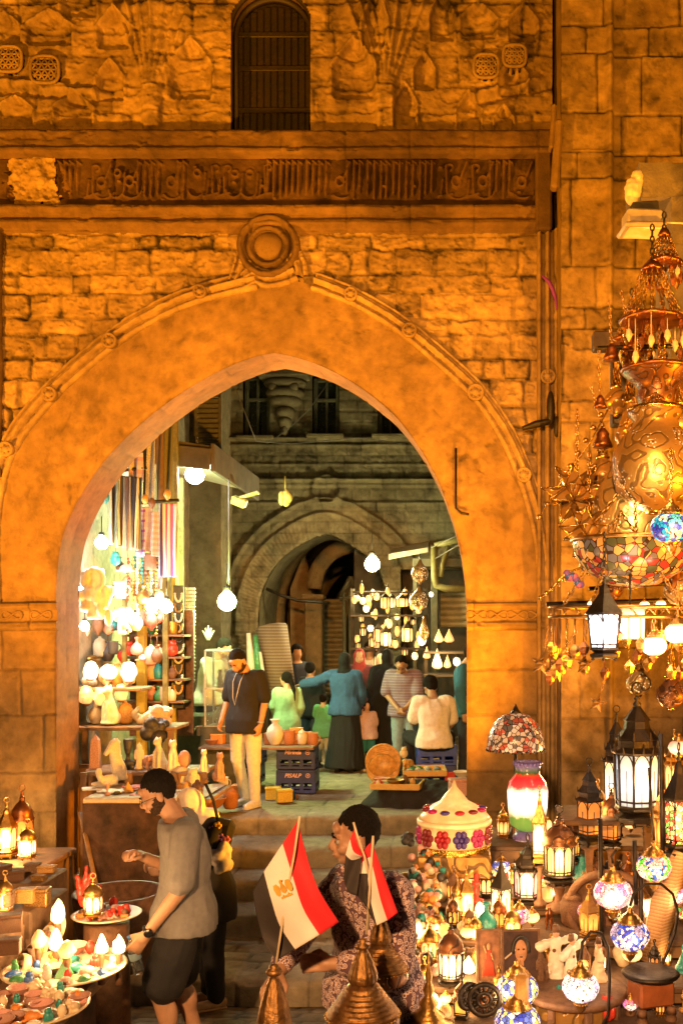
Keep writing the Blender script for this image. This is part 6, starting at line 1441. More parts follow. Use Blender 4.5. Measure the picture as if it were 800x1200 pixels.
# flower-like lamps on cables
for u, v, lb in ((280, 588, 'small yellow floodlight under the canopy tip'), (334, 584, 'yellow-green bird ornament hanging in the court')):
    r = empty('hanging_ornament', P(u, v, 13.4), 0, lb, 'ornament'); mb = MB()
    if u == 280: mb.box((0, 0, 0), (.2, .12, .11), 0, (.3, .4, 0), .01); mb.box((.14, 0, .09), (.26, .1, .04), 0, (0, -.3, 0), .01)
    else:
        for k_ in range(5): mb.sph((.05*math.cos(k_*1.26), -.02, .05*math.sin(k_*1.26)), (.05, .03, .07), 8, 6)
        mb.tube([(0, 0, .05), (0, 0, .3)], .008, 5)
    mb.build('body', mat('yellow_green_enamel', (.6, .62, .2), .4), r)
# ---------------------------------------------------------------- trays in front of the seated man
M_cloy = cloth('yellow_cloth', (.66, .42, .14)); M_blkc = cloth('black_cloth', (.02, .016, .014))
mb = MB(); mb.sph((0, 0, 0), (.62, .4, .2), 26, 14); mb.sph((.3, -.2, -.05), (.4, .3, .16), 20, 12); mb.sph((-.3, -.1, -.06), (.4, .3, .14), 20, 12); o = remesh(mb, .03, 3, M_blkc, 'dark_bundle', None, .05, 5); o.location = P(497, 938, 11.3); tag(o, 'black cloth bundle under the trays beside the right pier', 'bundle')
def tray(u, v, Y, wpx, dm, label, m, rz=0):
    r = empty('tray', P(u, v, Y), rz, label, 'tray'); w_ = S(wpx, Y); mb = MB(); mb.box((0, 0, 0), (w_, dm, .02), 0, None, .006)
    for s_ in (-1, 1): mb.box((s_*w_/2, 0, .03), (.02, dm, .06)); mb.box((0, s_*dm/2, .03), (w_, .02, .06))
    mb.build('tray_base', m, r); return r
tray(497, 906, 11.7, 48, .50, 'tray of green and grey stones in front of the seated man', M_cloy, .08); tray(466, 922, 11.2, 56, .42, 'yellow cloth-covered tray of small goods at the court edge', M_cloy, -.1)
G4 = 'polished stones on the tray'
sc = [('grey', mat('grey_stone', (.3, .3, .27), .4)), ('green', M_grn), ('slate blue', mat('slate_blue_stone', (.16, .2, .3), .4)), ('pale', M_lim), ('teal', M_teal)]
for i in range(16):
    cname, m = sc[(i*7) % 5]; u = 481+(i % 4)*10+random.uniform(-2, 2); Yq = 11.5+(i//4)*.12
    o = small('scarab', m, P(497, 904, 11.7)+Vector((S(u-497, 11.7), Yq-11.7, 0)), .085, random.uniform(0, 6), '%s polished stone, row %d from the front of the tray' % (cname, i//4+1), 'stone', G4)
for i in range(14):
    m = wc[(i*3) % 11]; small(['egg', 'scarab', 'bowl', 'turtle'][i % 4], m, P(466, 920, 11.2)+Vector((S((i % 5)*10-22, 11.2), (i//5)*.12-.14, 0)), .08+.02*(i % 3), i, '%s %s on the yellow tray' % (cn[(i*3) % 11], ['egg', 'scarab', 'bowl', 'turtle'][i % 4]), 'trinket', 'trinkets on the yellow tray')
mb = MB(); Rr = .18; 
for k_ in range(5): mb.tube([(Rr*(1+.02*k_)*math.cos(t), -.05, Rr*(1+.02*k_)*math.sin(t)+.02*k_) for t in np.linspace(0, 2*PI, 26, endpoint=False)], .016, 6, closed=True)
mb.lathe([(Rr, 0), (Rr*.9, .03), (.001, .04)], 26, M=Matrix.Rotation(PI/2, 4, 'X')); o = mb.build('round_basket', M_amb, None, P(449, 900, 11.6)); tag(o, 'round wicker basket standing on edge by the trays', 'basket')
put('camel', M_bro, 466, 904, 11.9, 24, 'brown camel behind the round basket', 'figurine'); put('elephant', M_amb, 478, 906, 11.9, 20, 'amber elephant between basket and stone tray', 'figurine'); put('owl', M_crm, 473, 889, 12.0, 14, 'cream owl behind the trays', 'figurine')
put('box', M_pnk, 538, 932, 10.8, 20, 'pink box beside the right pier', 'box', .2); put('bowl', M_alab, 541, 912, 11.2, 12, 'white bowl beside the right pier', 'bowl'); put('box', M_redg, 527, 915, 11.6, 10, 'red box behind the stone tray', 'box')
# ---------------------------------------------------------------- courtyard lantern shop lights
def glowlamp(kind, u, v, Y, hpx, wpx, label, es=6, col=(1, .72, .36), cat='lamp'):
    r = empty('shop_lamp', P(u, v, Y), 0, label, cat, 'lamps of the courtyard lantern shop'); h, w_ = S(hpx, Y), S(wpx, Y)/2
    g = glow('shop_glow_%d_%d' % (int(es*2), int(col[2]*100)), col, es*.3, (col[0]*.7, col[1]*.4, col[2]*.3), 10)
    if kind == 'cone': gp_ = [(.55, 0), (1, .12), (.95, .25), (.5, .6), (.18, .85), (.05, 1)]
    elif kind == 'ball': gp_ = [(.2, 0), (.75, .15), (1, .5), (.75, .85), (.2, 1)]
    else: gp_ = [(.8, 0), (1, .1), (1, .62), (.85, .7)]
    MB().lathe([(a*w_, b_*h) for a, b_ in gp_], 6 if kind == 'box' else 16, sm=kind != 'box').build('glass', g, r)
    mb = MB(); mb.lathe([(w_*.5, -h*.06), (w_*.6, 0)], 10)
    if kind == 'box':
        mb.tube([(0, 0, 0), (0, 0, h*.8)], .006, 4); mb.lathe([(w_*1.1, h*.7), (w_*.8, h*.82), (w_*.2, h*1.0), (.005, h*1.1)], 6, sm=False)
        for k_ in range(6): t = PI*k_/3; mb.tube([(w_*1.01*math.cos(t), w_*1.01*math.sin(t), 0), (w_*1.01*math.cos(t), w_*1.01*math.sin(t), h*.7)], .008, 4)
    elif kind == 'ball': mb.tube([(0, 0, 0), (0, 0, h)], .005, 4); mb.lathe([(w_*.4, h*.93), (w_*.25, h*1.1), (.005, h*1.25)], 10)
    mb.build('metalwork', M_blkm, r); return r
CL = [('ball', 425, 709, 16.4, 9, 8), ('ball', 432, 706, 16.3, 9, 8), ('ball', 429, 718, 16.2, 9, 8), ('ball', 441, 704, 16.4, 9, 8), ('box', 451, 713, 15.9, 18, 10), ('box', 459, 712, 16.0, 16, 8), ('box', 471, 711, 15.8, 14, 14), ('ball', 483, 710, 16.1, 12, 8), ('ball', 455, 737, 15.9, 12, 10), ('box', 443, 752, 15.8, 20, 11), ('box', 452, 757, 15.7, 22, 12), ('box', 477, 752, 15.6, 22, 13), ('ball', 494, 757, 15.5, 14, 11), ('cone', 514, 753, 15.4, 16, 11), ('cone', 526, 753, 15.4, 16, 12), ('cone', 512, 784, 15.0, 24, 13), ('cone', 524, 783, 15.1, 16, 9), ('ball', 535, 781, 15.0, 11, 9), ('box', 444, 786, 15.9, 24, 11), ('ball', 437, 724, 16.2, 7, 6), ('ball', 465, 727, 16.2, 8, 7), ('ball', 419, 705, 16.5, 7, 6), ('ball', 434, 741, 16.2, 9, 8), ('box', 436, 758, 16.1, 14, 8), ('ball', 463, 760, 15.9, 10, 8), ('ball', 486, 774, 15.8, 10, 8), ('cone', 500, 772, 15.3, 14, 9), ('ball', 505, 700, 16.3, 7, 6), ('box', 425, 745, 16.4, 12, 7)]
wl = ['pale', 'amber', 'white', 'golden', 'orange']
ks = {'ball': 'globe lamp', 'box': 'six-sided lantern', 'cone': 'cone-shaped glass lamp'}
for i, (k_, u, v, Y, h, w_) in enumerate(CL):
    row = 'in the hanging row' if v < 720 else 'in the middle tier' if v < 765 else 'in the lowest tier'
    side = 'beside the shop post' if u > 480 else 'near the shop centre' if u > 448 else 'at the vault side'
    glowlamp(k_, u, v, Y, h, w_, '%s %s %s of the court shop, %s' % (wl[i % 5], ks[k_], row, side), [4, 3, 8, 4, 3][i % 5], [(1, .78, .5), (1, .6, .25), (1, .86, .62), (1, .68, .3), (1, .55, .22)][i % 5])
rgL = random.Random(77); pos_ = ['vault side', 'left middle', 'middle', 'right middle', 'shop post side']; hgt_ = ['highest', 'upper', 'middle', 'lower', 'lowest']
for i in range(30):
    a_, c_ = i % 5, i//5; u = 420+a_*17+rgL.uniform(-6, 6); v = 698+c_*13+rgL.uniform(-5, 5); k_ = ['ball', 'box', 'ball'][i % 3]
    glowlamp(k_, u, v, 16.1+.4*rgL.random(), rgL.uniform(7, 14), rgL.uniform(5, 8), 'small %s %s in the court shop, %s, line %d from top' % (['orange', 'amber', 'golden'][(i*2) % 3], ks[k_], pos_[a_], c_+1), [1.6, 2.4, 3.2][i % 3], [(1, .5, .16), (1, .6, .22), (1, .68, .3)][(i*2) % 3])
for i, (u, v, r_) in enumerate([(492, 672, 10.5), (491, 704, 11), (497, 736, 7)]):
    r = empty('brass_ball_lantern', P(u, v, 14.9), 0, ['topmost pierced brass ball on the shop post', 'middle pierced brass ball on the shop post', 'slim brass drop below the two brass balls'][i], 'lantern', 'brass lanterns on the post'); R_ = S(r_, 14.9)
    MB().lathe([(.02, R_*1.5), (R_*.3, R_*1.1), (R_*.8, R_*.6), (R_, 0), (R_*.75, -R_*.7), (R_*.2, -R_*1.05), (.01, -R_*1.3)] if i < 2 else [(.02, R_*2), (R_*.4, R_*.8), (R_*.8, -R_*.4), (R_*.7, -R_*1.4), (.01, -R_*2.2)], 20).build('pierced_shell', pierced('pierced_brass_far', (.6, .36, .12), (1, .75, .35), 2.5, 14), r)
    MB().tube([(0, 0, R_*1.4), (0, 0, R_*2.2)], .01, 5).build('hook', M_ir, r)
mb = MB()
for v in (764, 790): a = P(498, v, 15.6); b_ = P(560, v, 15.6); mb.box(((a.x+b_.x)/2, 15.3, a.z), (b_.x-a.x, .8, .03))
for u in (500, 556): a = P(u, 764, 15.6); mb.box((a.x, 15.3, (a.z+PZ)/2), (.05, .05, a.z-PZ))
tag(mb.build('lamp_shelf', M_dirt), 'dark shelf unit carrying the cone lamps', 'shelf')
mb = MB(); a = P(413, 800, 16.6); b_ = P(498, 690, 16.6)
for v in (722, 760, 790): q0 = P(413, v, 16.5); q1 = P(498, v, 16.5); mb.box(((q0.x+q1.x)/2, 16.4, q0.z), (q1.x-q0.x, .5, .03))
for u in (413, 455, 498): q0 = P(u, 690, 16.6); mb.box((q0.x, 16.6, (q0.z+PZ)/2), (.06, .06, q0.z-PZ))
q0 = P(413, 694, 16.3); q1 = P(506, 694, 16.3); mb.tube([q0, q1], .02, 6); tag(mb.build('lamp_shelf', M_dirt), 'dark rack carrying the lanterns beyond the black abaya', 'shelf')

# wares hung thickly on the shop wall between the carving and the posts
rg3 = random.Random(31)
for i in range(44):
    u = 99+(i % 11)*8.6+rg3.uniform(-2, 2); v = 662+(i//11)*34+rg3.uniform(-8, 8); Y = 11.0+.25*rg3.random(); m, cn_ = rg3.choice([(M_alab, 'white'), (M_crm, 'cream'), (M_amb, 'amber'), (M_bro, 'brown'), (M_redg, 'red'), (M_brs, 'brass'), (M_teal, 'teal'), (M_bas, 'black'), (M_pnk, 'pink')])
    if 96 < u < 134 and v < 735: continue
    kk_ = ['jar', 'bottle', 'egg', 'vase', 'scarab', 'owl', 'mug'][(i*3) % 7]; rw = ['top', 'second', 'third', 'bottom'][i//11]; cl_ = ['first', 'second', 'third', 'fourth', 'fifth', 'sixth', 'seventh', 'eighth', 'ninth', 'tenth', 'eleventh'][i % 11]
    o = put(kk_, m, u, v+8, Y, rg3.uniform(14, 24), '%s %s hung on the shop wall, %s along the %s line' % (cn_, kk_, cl_, rw), 'ornament', group='wares hung on the shop wall')
    mb = MB(); hh_ = 1/ max(o.scale[0], .01); mb.tube([(0, 0, .95), (0, 0, .95+.12*hh_)], .02, 4); mb.build('string', M_bro, o)
for k in range(7):
    mb = MB(); x0_ = 150+k*5.5; L_ = rg3.uniform(40, 95)
    for j in range(int(L_/4)): mb.sph(P(x0_+.6*math.sin(j*1.3), 655+j*4, 11.1), .017+.006*math.sin(j*2.1), 6, 4)
    mb.tube([P(x0_, 650, 11.1), P(x0_, 655+L_, 11.1)], .004, 4); tag(mb.build('bead_string', [M_redg, M_amb, M_alab, M_teal, M_bro, M_crm, M_brs][k]), '%s bead string beside the yellow post' % ['red', 'amber', 'white', 'teal', 'brown', 'cream', 'brass'][k], 'bead string', 'coloured bead strings')
# ---------------------------------------------------------------- lanterns and lamps of the front stalls
G_warm = glow('warm_frosted_glass', (1, .64, .25), 1.5, (1, .42, .10), 14); G_white = glow('white_frosted_glass', (1, .84, .56), 1.9, (1, .58, .22), 12); G_amber = glow('amber_glass', (1, .46, .10), 1.0, (.9, .28, .04), 16); G_cool = glow('cool_white_glass', (.9, .93, 1), 1.9, (.6, .7, 1), 14)
G_blue = glow('pale_blue_glass', (.55, .72, .95), .75, (.3, .5, .8), 40); G_pink = glow('pink_glass', (1, .55, .45), 1.2, (.9, .25, .2), 20); G_dim = glow('dim_amber_glass', (.8, .36, .10), .3, (.4, .15, .04), 30); G_red = glow('red_glass', (1, .04, .03), 1.2, (.6, .01, .01), 20)
R3 = [(.85, .03, .02), (.9, .6, .1), (.9, .85, .7), (.05, .2, .6), (.1, .4, .12), (.8, .3, .05)]
MO_pink = mosaic('mosaic_pink_white', [(1, .8, .7), (1, .55, .5), (.9, .25, .35), (1, .85, .75), (.75, .2, .5)], 1.0, 75, bands=4); MO_blue = mosaic('mosaic_blue_white', [(.95, .85, .75), (.04, .06, .45), (.9, .8, .8), (.05, .12, .7), (.35, .3, .5)], .9, 75, bands=4); MO_grn = mosaic('mosaic_green_pink', [(1, .5, .45), (.1, .65, .05), (1, .65, .55), (.02, .1, .5), (.95, .35, .35)], .8, 75, bands=3)
MO_mul = mosaic('mosaic_many_colours', [(.85, .65, .2), (.95, .9, .8), (.04, .06, .4), (.8, .75, .2), (.9, .85, .75), (.1, .15, .5)], 1.1, 55, bands=5); MO_bowl = mosaic('mosaic_amber_bowl', [(.5, .2, .04), (.10, .085, .07), (.26, .025, .015), (.42, .22, .06), (.06, .06, .02), (.5, .25, .06)], .55, 24, (.04, .02, .01), width=.05)
MO_tif = mosaic('mosaic_shade', [(.55, .12, .06), (.6, .45, .3), (.12, .1, .08), (.62, .5, .36), (.4, .08, .04)], .32, 34, (.02, .015, .01)); MO_blg = mosaic('mosaic_blue_turquoise', [(.03, .04, .4), (.02, .35, .6), (.9, .7, .45), (.05, .08, .55), (.1, .5, .6)], .8, 60, bands=3); MO_red = mosaic('mosaic_red_green', [(1, .75, .35), (.9, .1, .05), (1, .8, .4), (.2, .5, .08), (1, .6, .2)], 1.0, 50)
PB = pierced('pierced_brass', (.72, .42, .12), (1, .62, .22), 1.2, 17, .07, .34); PB2 = pierced('pierced_brass_fine', (.78, .50, .18), (1, .62, .22), 1.1, 15, .06, .36); PC = pierced('pierced_copper', (.26, .11, .045), (1, .5, .16), .4, 22, .07, .4); PD = pierced('engraved_brass', (.6, .33, .09), (1, .6, .2), 0, 13, .08, .3)
GL_ = 'lanterns and lamps of the front stalls'
def chain(mb, a, b, sag=0, link=.03, r=.0035):
    a = Vector(a); b = Vector(b); n = max(3, int((b-a).length/link/.8)); 
    for i in range(n):
        t = (i+.5)/n; p = a.lerp(b, t)+Vector((0, 0, -sag*4*t*(1-t))); d = (b-a).normalized(); s_ = d.cross(Vector((0, 1, 0) if i % 2 else (1, 0, 0)))
        if s_.length < .1: s_ = Vector((0, 1, 0)) if i % 2 else Vector((1, 0, 0))
        s_.normalize(); mb.tube([p+d*(link*.5*math.cos(k)) + s_*(link*.26*math.sin(k)) for k in np.linspace(0, 2*PI, 8, endpoint=False)], r, 4, closed=True)
def lantern(u, v, Y, hpx, wpx, label, glass=None, metal=None, n=6, roof='dome', cat='lantern', W_=0, flare=1.08, hang=0, name='metal_lantern', col=(1, .55, .2), dens=2, rz=.3, tilt=0):
    """v: picture row of the base"""
    glass = glass or G_warm; metal = metal or M_blkm
    r = empty(name, P(u, v, Y), rz, label, cat, GL_); r.rotation_euler = (0, tilt, rz); h, w_ = S(hpx, Y), S(wpx, Y)/2
    zb, zt = .12*h, .52*h; wb, wt = w_*.80, w_*.80*flare
    mb = MB(); mb.lathe([(w_*.55, 0), (w_*.85, .015*h), (w_*.9, .05*h), (w_*.62, .075*h), (w_*.9, .105*h), (wb*1.06, .12*h), (wb*1.06, .135*h)], n if n < 10 else 24, sm=False)
    for k in range(n): t = 2*PI*k/n; mb.sph((w_*.72*math.cos(t), w_*.72*math.sin(t), -.005*h), w_*.09, 7, 5)
    mb.build('base', metal, r)
    MB().lathe([(wb*.95, zb), (wt*.95, zt)], n, sm=False, cap=False).build('glass', glass, r)
    mb = MB()
    for k in range(n):
        t = 2*PI*k/n; c, s_ = math.cos(t), math.sin(t); mb.tube([(wb*c, wb*s_, zb), (wt*c, wt*s_, zt)], max(.0035, w_*.05), 5)
        t2 = 2*PI*(k+1)/n; c2, s2 = math.cos(t2), math.sin(t2)
        for q in range(1, dens+1):   # arch tracery over each pane
            f = q/(dens+1)
        pts = []
        for q in range(9):
            f = q/8; a = Vector((wt*c, wt*s_, zt)).lerp(Vector((wt*c2, wt*s2, zt)), f); pts.append(a-Vector((0, 0, (zt-zb)*.26*(1-math.sin(PI*f)**.6))))
        mb.tube(pts, max(.0022, w_*.028), 4)
        for zz, ww in ((zb, wb), (zt, wt), (zb+.12*(zt-zb), wb*1.01)): mb.tube([(ww*c, ww*s_, zz), (ww*c2, ww*s2, zz)], max(.003, w_*.04), 5)
        if dens > 1:
            m0 = Vector((wb*c, wb*s_, zb)).lerp(Vector((wb*c2, wb*s2, zb)), .5); m1 = Vector((wt*c, wt*s_, zt)).lerp(Vector((wt*c2, wt*s2, zt)), .5); mb.tube([m0, m0.lerp(m1, .7)], .0022, 4)
    mb.build('frame', metal, r)
    mb = MB()
    if roof == 'dome': mb.lathe([(wt*1.12, zt), (wt*1.16, zt+.02*h), (wt*1.0, zt+.05*h), (wt*1.02, zt+.08*h), (wt*.92, zt+.15*h), (wt*.62, zt+.23*h), (wt*.3, zt+.28*h), (wt*.22, zt+.31*h), (wt*.3, zt+.33*h), (wt*.1, zt+.36*h)], 24)
    elif roof == 'tier':
        mb.lathe([(wt*1.15, zt), (wt*1.2, zt+.015*h), (wt*.85, zt+.05*h), (wt*.9, zt+.10*h), (wt*.98, zt+.11*h), (wt*.6, zt+.19*h), (wt*.55, zt+.24*h), (wt*.62, zt+.25*h), (wt*.3, zt+.32*h), (wt*.12, zt+.36*h)], n, sm=False)
        for k in range(n*2): t = PI*k/n; mb.cone((wt*1.14*math.cos(t), wt*1.14*math.sin(t), zt+.015*h), (wt*1.2*math.cos(t), wt*1.2*math.sin(t), zt+.06*h), w_*.05, .001, 6, n=1)
        for k in range(n): t = 2*PI*k/n; mb.cone((wt*.95*math.cos(t), wt*.95*math.sin(t), zt+.11*h), (wt*1.0*math.cos(t), wt*1.0*math.sin(t), zt+.17*h), w_*.06, .001, 6, n=1)
    elif roof == 'pyr': mb.lathe([(wt*1.14, zt), (wt*1.14, zt+.02*h), (wt*.7, zt+.14*h), (wt*.36, zt+.24*h), (wt*.30, zt+.30*h), (wt*.12, zt+.35*h)], n, sm=False)
    elif roof == 'onion': mb.lathe([(wt*1.1, zt), (wt*1.12, zt+.02*h), (wt*.75, zt+.05*h), (wt*.92, zt+.12*h), (wt*.86, zt+.18*h), (wt*.5, zt+.26*h), (wt*.16, zt+.33*h), (wt*.1, zt+.37*h)], 20)
    mb.build('roof', metal if metal is not M_blkm else PC if roof in ('dome', 'onion') else metal, r)
    mb = MB(); mb.lathe([(w_*.08, zt+.34*h), (w_*.18, zt+.37*h), (w_*.06, zt+.395*h), (w_*.13, zt+.41*h), (w_*.02, zt+.44*h)], 10); R_ = w_*.24; mb.tube([(R_*math.cos(t), 0, zt+.44*h+R_+R_*math.sin(t)) for t in np.linspace(0, 2*PI, 14, endpoint=False)], max(.003, w_*.045), 5, closed=True)
    mb.build('finial', metal, r)
    if hang: mb = MB(); chain(mb, (0, 0, zt+.46*h+R_*2), (0, 0, zt+.46*h+R_*2+S(hang, Y))); mb.build('chain', metal, r)
    if W_: light('lantern_light', P(u, v-hpx*.33, Y)-Vector((0, w_+.04, 0)), col, W_*.55, 'POINT', .05)
    return r
def globe(u, v, Y, rpx, label, m, stand=None, W_=0, col=(1, .62, .35), name='mosaic_lamp', hang=0, cap=True):
    """v: picture row of the globe's centre. stand: list of picture points of the swan neck"""
    r = empty(name, P(u, v, Y), 0, label, 'lamp', GL_); R_ = S(rpx, Y)
    MB().lathe([(R_*.42, -R_*.74), (R_*.78, -R_*.52), (R_*.99, -R_*.15), (R_, .1*R_), (R_*.85, .45*R_), (R_*.5, .70*R_)], 28).build('globe', m, r)
    mb = MB(); mb.lathe([(R_*.60, R_*.62), (R_*.64, R_*.68), (R_*.5, R_*.74), (R_*.54, R_*.82), (R_*.38, R_*.9), (R_*.40, R_*.98), (R_*.22, R_*1.1), (R_*.12, R_*1.25), (R_*.16, R_*1.3), (.004, R_*1.42)], 22)
    for k in range(18): t = 2*PI*k/18; mb.sph((R_*.6*math.cos(t), R_*.6*math.sin(t), R_*.66), R_*.06, 6, 4); mb.sph((R_*.47*math.cos(t), R_*.47*math.sin(t), R_*.84), R_*.045, 6, 4)
    mb.build('cap', M_brs, r)
    mb = MB(); mb.lathe([(.004, -R_*1.35), (R_*.12, -R_*1.25), (R_*.22, -R_*1.15), (R_*.3, -R_*.95), (R_*.36, -R_*.9), (R_*.3, -R_*.82), (R_*.44, -R_*.74), (R_*.46, -R_*.68)], 20)
    for k in range(14): t = 2*PI*k/14; mb.sph((R_*.35*math.cos(t), R_*.35*math.sin(t), -R_*.9), R_*.05, 6, 4)
    mb.build('socket', M_brs, r)
    if stand: q0 = P(u, v, Y); mb = MB(); mb.tube([P(a, b, Y+.03)-q0 for a, b in stand], .007, 7); mb.build('swan_neck', M_blkm, r)
    if hang: mb = MB(); chain(mb, (0, 0, R_*1.35), (0, 0, R_*1.35+S(hang, Y))); mb.build('chain', M_brs, r)
    if W_: light('lantern_light', P(u, v, Y)-Vector((0, R_+.05, 0)), col, W_*.55, 'POINT', .05)
    return r
# ---------------------------------------------------------------- right stall: stepped display
rs = empty('lantern_stall', P(640, 1190, 5.0), 0, 'stepped wooden lantern stall against the right pier', 'stall'); RL = Vector(rs.location)
M_ply = mat('stall_cloth_ochre', (.16, .085, .035), .8, 0, .4, 6, .4)
def shelf(u0, u1, v, Y0, Y1, th=.03, m=None, nm='shelf'):
    z = P(0, v, Y0).z; x0 = P(u0, 0, Y0).x; x1 = P(u1, 0, Y0).x; mb = MB(); mb.box(((x0+x1)/2-RL.x, (Y0+Y1)/2-RL.y, z-th/2-RL.z), (x1-x0, Y1-Y0, th), 0, None, .006); mb.build(nm, m or M_wd3, rs); return z
M_wd3 = mat('dark_shelf_wood', (.085, .045, .022), .75, 0, .4, 8, .4)
tiers = [(548, 860, 992, 6.1, 6.7), (500, 860, 1062, 5.5, 6.1), (485, 860, 1104, 5.05, 5.5), (478, 860, 1158, 4.65, 5.05), (470, 860, 1225, 4.2, 4.65)]
zs_ = []
for i, (a, b_, v, y0, y1) in enumerate(tiers):
    z = shelf(a, b_, v, y0, y1); zs_.append(z); x0 = P(a, 0, y0).x; x1 = P(b_, 0, y0).x; zl = P(0, tiers[i+1][2], tiers[i+1][3]).z if i < 4 else .3
    mb = MB(); mb.box(((x0+x1)/2-RL.x, y0+.03-RL.y, (z-.03+zl)/2-RL.z), (x1-x0, .03, z-.03-zl), 0, None, .004); mb.build('riser_board', M_ply, rs)
shelf(660, 860, 962, 5.5, 6.0)
for u in (664, 760): mb = MB(); a = P(u, 962, 5.55); mb.box((a.x-RL.x, 5.6-RL.y, (a.z+1.4)/2-RL.z), (.04, .04, a.z-1.4)); mb.build('shelf_post', M_wd3, rs)
def snap(v):
    """depth and picture row of the tier an object seen at row v stands on"""
    best = None
    for (a_, b_, v_, y0, y1), z in zip(tiers, zs_):
        Y = min(max((CZ-z)*F/(v-VY), y0+.05), y1-.05); vv = VY+(CZ-z)*F/Y
        if best is None or abs(vv-v) < abs(best[1]-v): best = (Y, vv)
    return best
# row along the back
def T(u, vb, Y): pass
r = empty('tiffany_lamp', P(604, 984, 6.4), 0, 'table lamp with a wide red and cream leaded glass shade', 'lamp', GL_); r.name = 'leaded_glass_lamp'
h = S(150, 6.4); w_ = S(34, 6.4)
MB().lathe([(w_*.98, h*.70), (w_, h*.72), (w_*.96, h*.80), (w_*.78, h*.90), (w_*.45, h*.97), (w_*.14, h*.99)], 32, cap=False).build('lamp_shade', MO_tif, r)
mb = MB(); mb.lathe([(w_*.16, h*.975), (w_*.2, h*.99), (w_*.12, h*1.01), (w_*.05, h*1.04), (.002, h*1.06)], 14); 
for k in range(40): t = 2*PI*k/40; mb.sph((w_*math.cos(t), w_*math.sin(t), h*.70+.004*math.sin(k*3)), w_*.035, 6, 4)
mb.build('shade_trim', M_blkm, r)
MB().lathe([(w_*.5, 0), (w_*.5, .02), (w_*.2, .05), (w_*.08, .12), (w_*.12, .2), (w_*.06, .3), (w_*.07, h*.72), (w_*.1, h*.97)], 16).build('stem', M_blkm, r)
r = empty('jar_lamp', P(618, 984, 5.95), 0, 'glowing glass jar lamp, red over white with green leaves', 'lamp', GL_); h = S(92, 5.95); w_ = S(24, 5.95)
G_jar = NT('red_white_lit_glass'); tc = G_jar.n('ShaderNodeTexCoord'); sp = G_jar.n('ShaderNodeSeparateXYZ'); G_jar.l(tc.outputs['Object'], sp.inputs[0]); f = G_jar.math('ADD', G_jar.math('MULTIPLY', sp.outputs[2], 1/h), G_jar.math('MULTIPLY_ADD', G_jar.noise(22, 4), .14)); 
for nd in G_jar.t.nodes:
    if nd.type == 'MATH' and nd.operation == 'MULTIPLY_ADD': nd.inputs[2].default_value = -.07
c = G_jar.ramp(f, [(.30, (.12, .3, .06)), (.36, (1, .8, .6)), (.62, (1, .82, .66)), (.70, (1, .05, .05)), (.80, (.95, .02, .03)), (.86, (.04, .10, .02)), (.97, (.16, .14, .3))]); G_jar.set(Base_Color=c, Roughness=.15, Emission_Color=c, Emission_Strength=G_jar.ramp(f, [(.3, (.4,)*3), (.5, (1,)*3), (.66, (.9,)*3), (.85, (.25,)*3)])); G_jar.b.inputs['Emission Strength'].default_value = 1; G_jar.m.cycles.emission_sampling = 'NONE'
mx = G_jar.math('MULTIPLY', G_jar.ramp(f, [(.3, (.3,)*3), (.5, (1,)*3), (.66, (.6,)*3), (.85, (.12,)*3)]), 1.8); G_jar.l(mx, G_jar.b.inputs['Emission Strength'])
MB().lathe([(w_*.5, h*.12), (w_*.86, h*.2), (w_*.96, h*.4), (w_, h*.62), (w_*.9, h*.74), (w_*.6, h*.84), (w_*.62, h*.9), (w_*.66, h*.97), (w_*.5, h)], 28).build('glass', G_jar.m, r)
mb = MB(); mb.lathe([(w_*.7, 0), (w_*.75, h*.04), (w_*.5, h*.12)], 20); [mb.sph((w_*.62*math.cos(k*PI/9), w_*.62*math.sin(k*PI/9), h*.97), w_*.12, 7, 5, 0) for k in range(18)]; mb.build('base', mat('violet_glaze', (.12, .1, .35), .3), r)
light('lantern_light', P(612, 935, 5.6), (1, .5, .25), 3, 'POINT', .06)
# domed lamp with coloured flower panes
r = empty('flower_dome_lamp', P(532, 998, 5.8), 0, 'round drum lamp with domed lid and red, blue and purple flower panes', 'lamp', GL_); h = S(78, 5.8); w_ = S(42, 5.8)
Gd = glow('cream_lit_panel', (1, .60, .20), .55, (.9, .40, .10), 20, base=(.62, .42, .2))
MB().lathe([(w_*.95, h*.12), (w_*.97, h*.42)], 32, cap=False).build('drum', Gd, r); MB().lathe([(w_*1.0, h*.50), (w_*.94, h*.56), (w_*.62, h*.70), (w_*.40, h*.76), (w_*.26, h*.86), (w_*.08, h*.97), (.003, h*1.08)], 32).build('lid', Gd, r)
mb = MB(); mb.lathe([(w_*.9, 0), (w_*.97, .02*h), (w_*.99, .10*h), (w_*.96, .12*h)], 32)
for k in range(60): t = 2*PI*k/60; mb.sph((w_*math.cos(t), w_*math.sin(t), h*.11), w_*.03, 6, 4)
mb.build('trim', M_gold, r); mb = MB(); mb.lathe([(w_*.97, h*.42), (w_*1.04, h*.43), (w_*1.04, h*.49), (w_*.99, h*.51)], 32); mb.build('rim', Gd, r)
fcol = [mat('flower_glass_%d' % i, c, .2, emit=c, es=.15, bump=0) for i, c in enumerate([(.30, .012, .015), (.04, .02, .12), (.32, .01, .08), (.16, .012, .012)])]
for k in range(12):
    t = 2*PI*k/12+.2; mb = MB(); c, s_ = math.cos(t), math.sin(t)
    for q in range(6): a = q*PI/3; mb.sph((w_*.975*c-s_*.030*math.cos(a), w_*.975*s_+c*.030*math.cos(a), h*.27+.034*math.sin(a)), (.020, .020, .022), 8, 6)
    mb.sph((w_*.985*c, w_*.985*s_, h*.27), .016, 8, 6); mb.build('flower_pane', fcol[k % 4], r)
    mb = MB(); mb.sph((w_*.78*c, w_*.78*s_, h*.645), (.030, .030, .014), 9, 6); mb.build('jewel', fcol[(k*3+1) % 4], r)
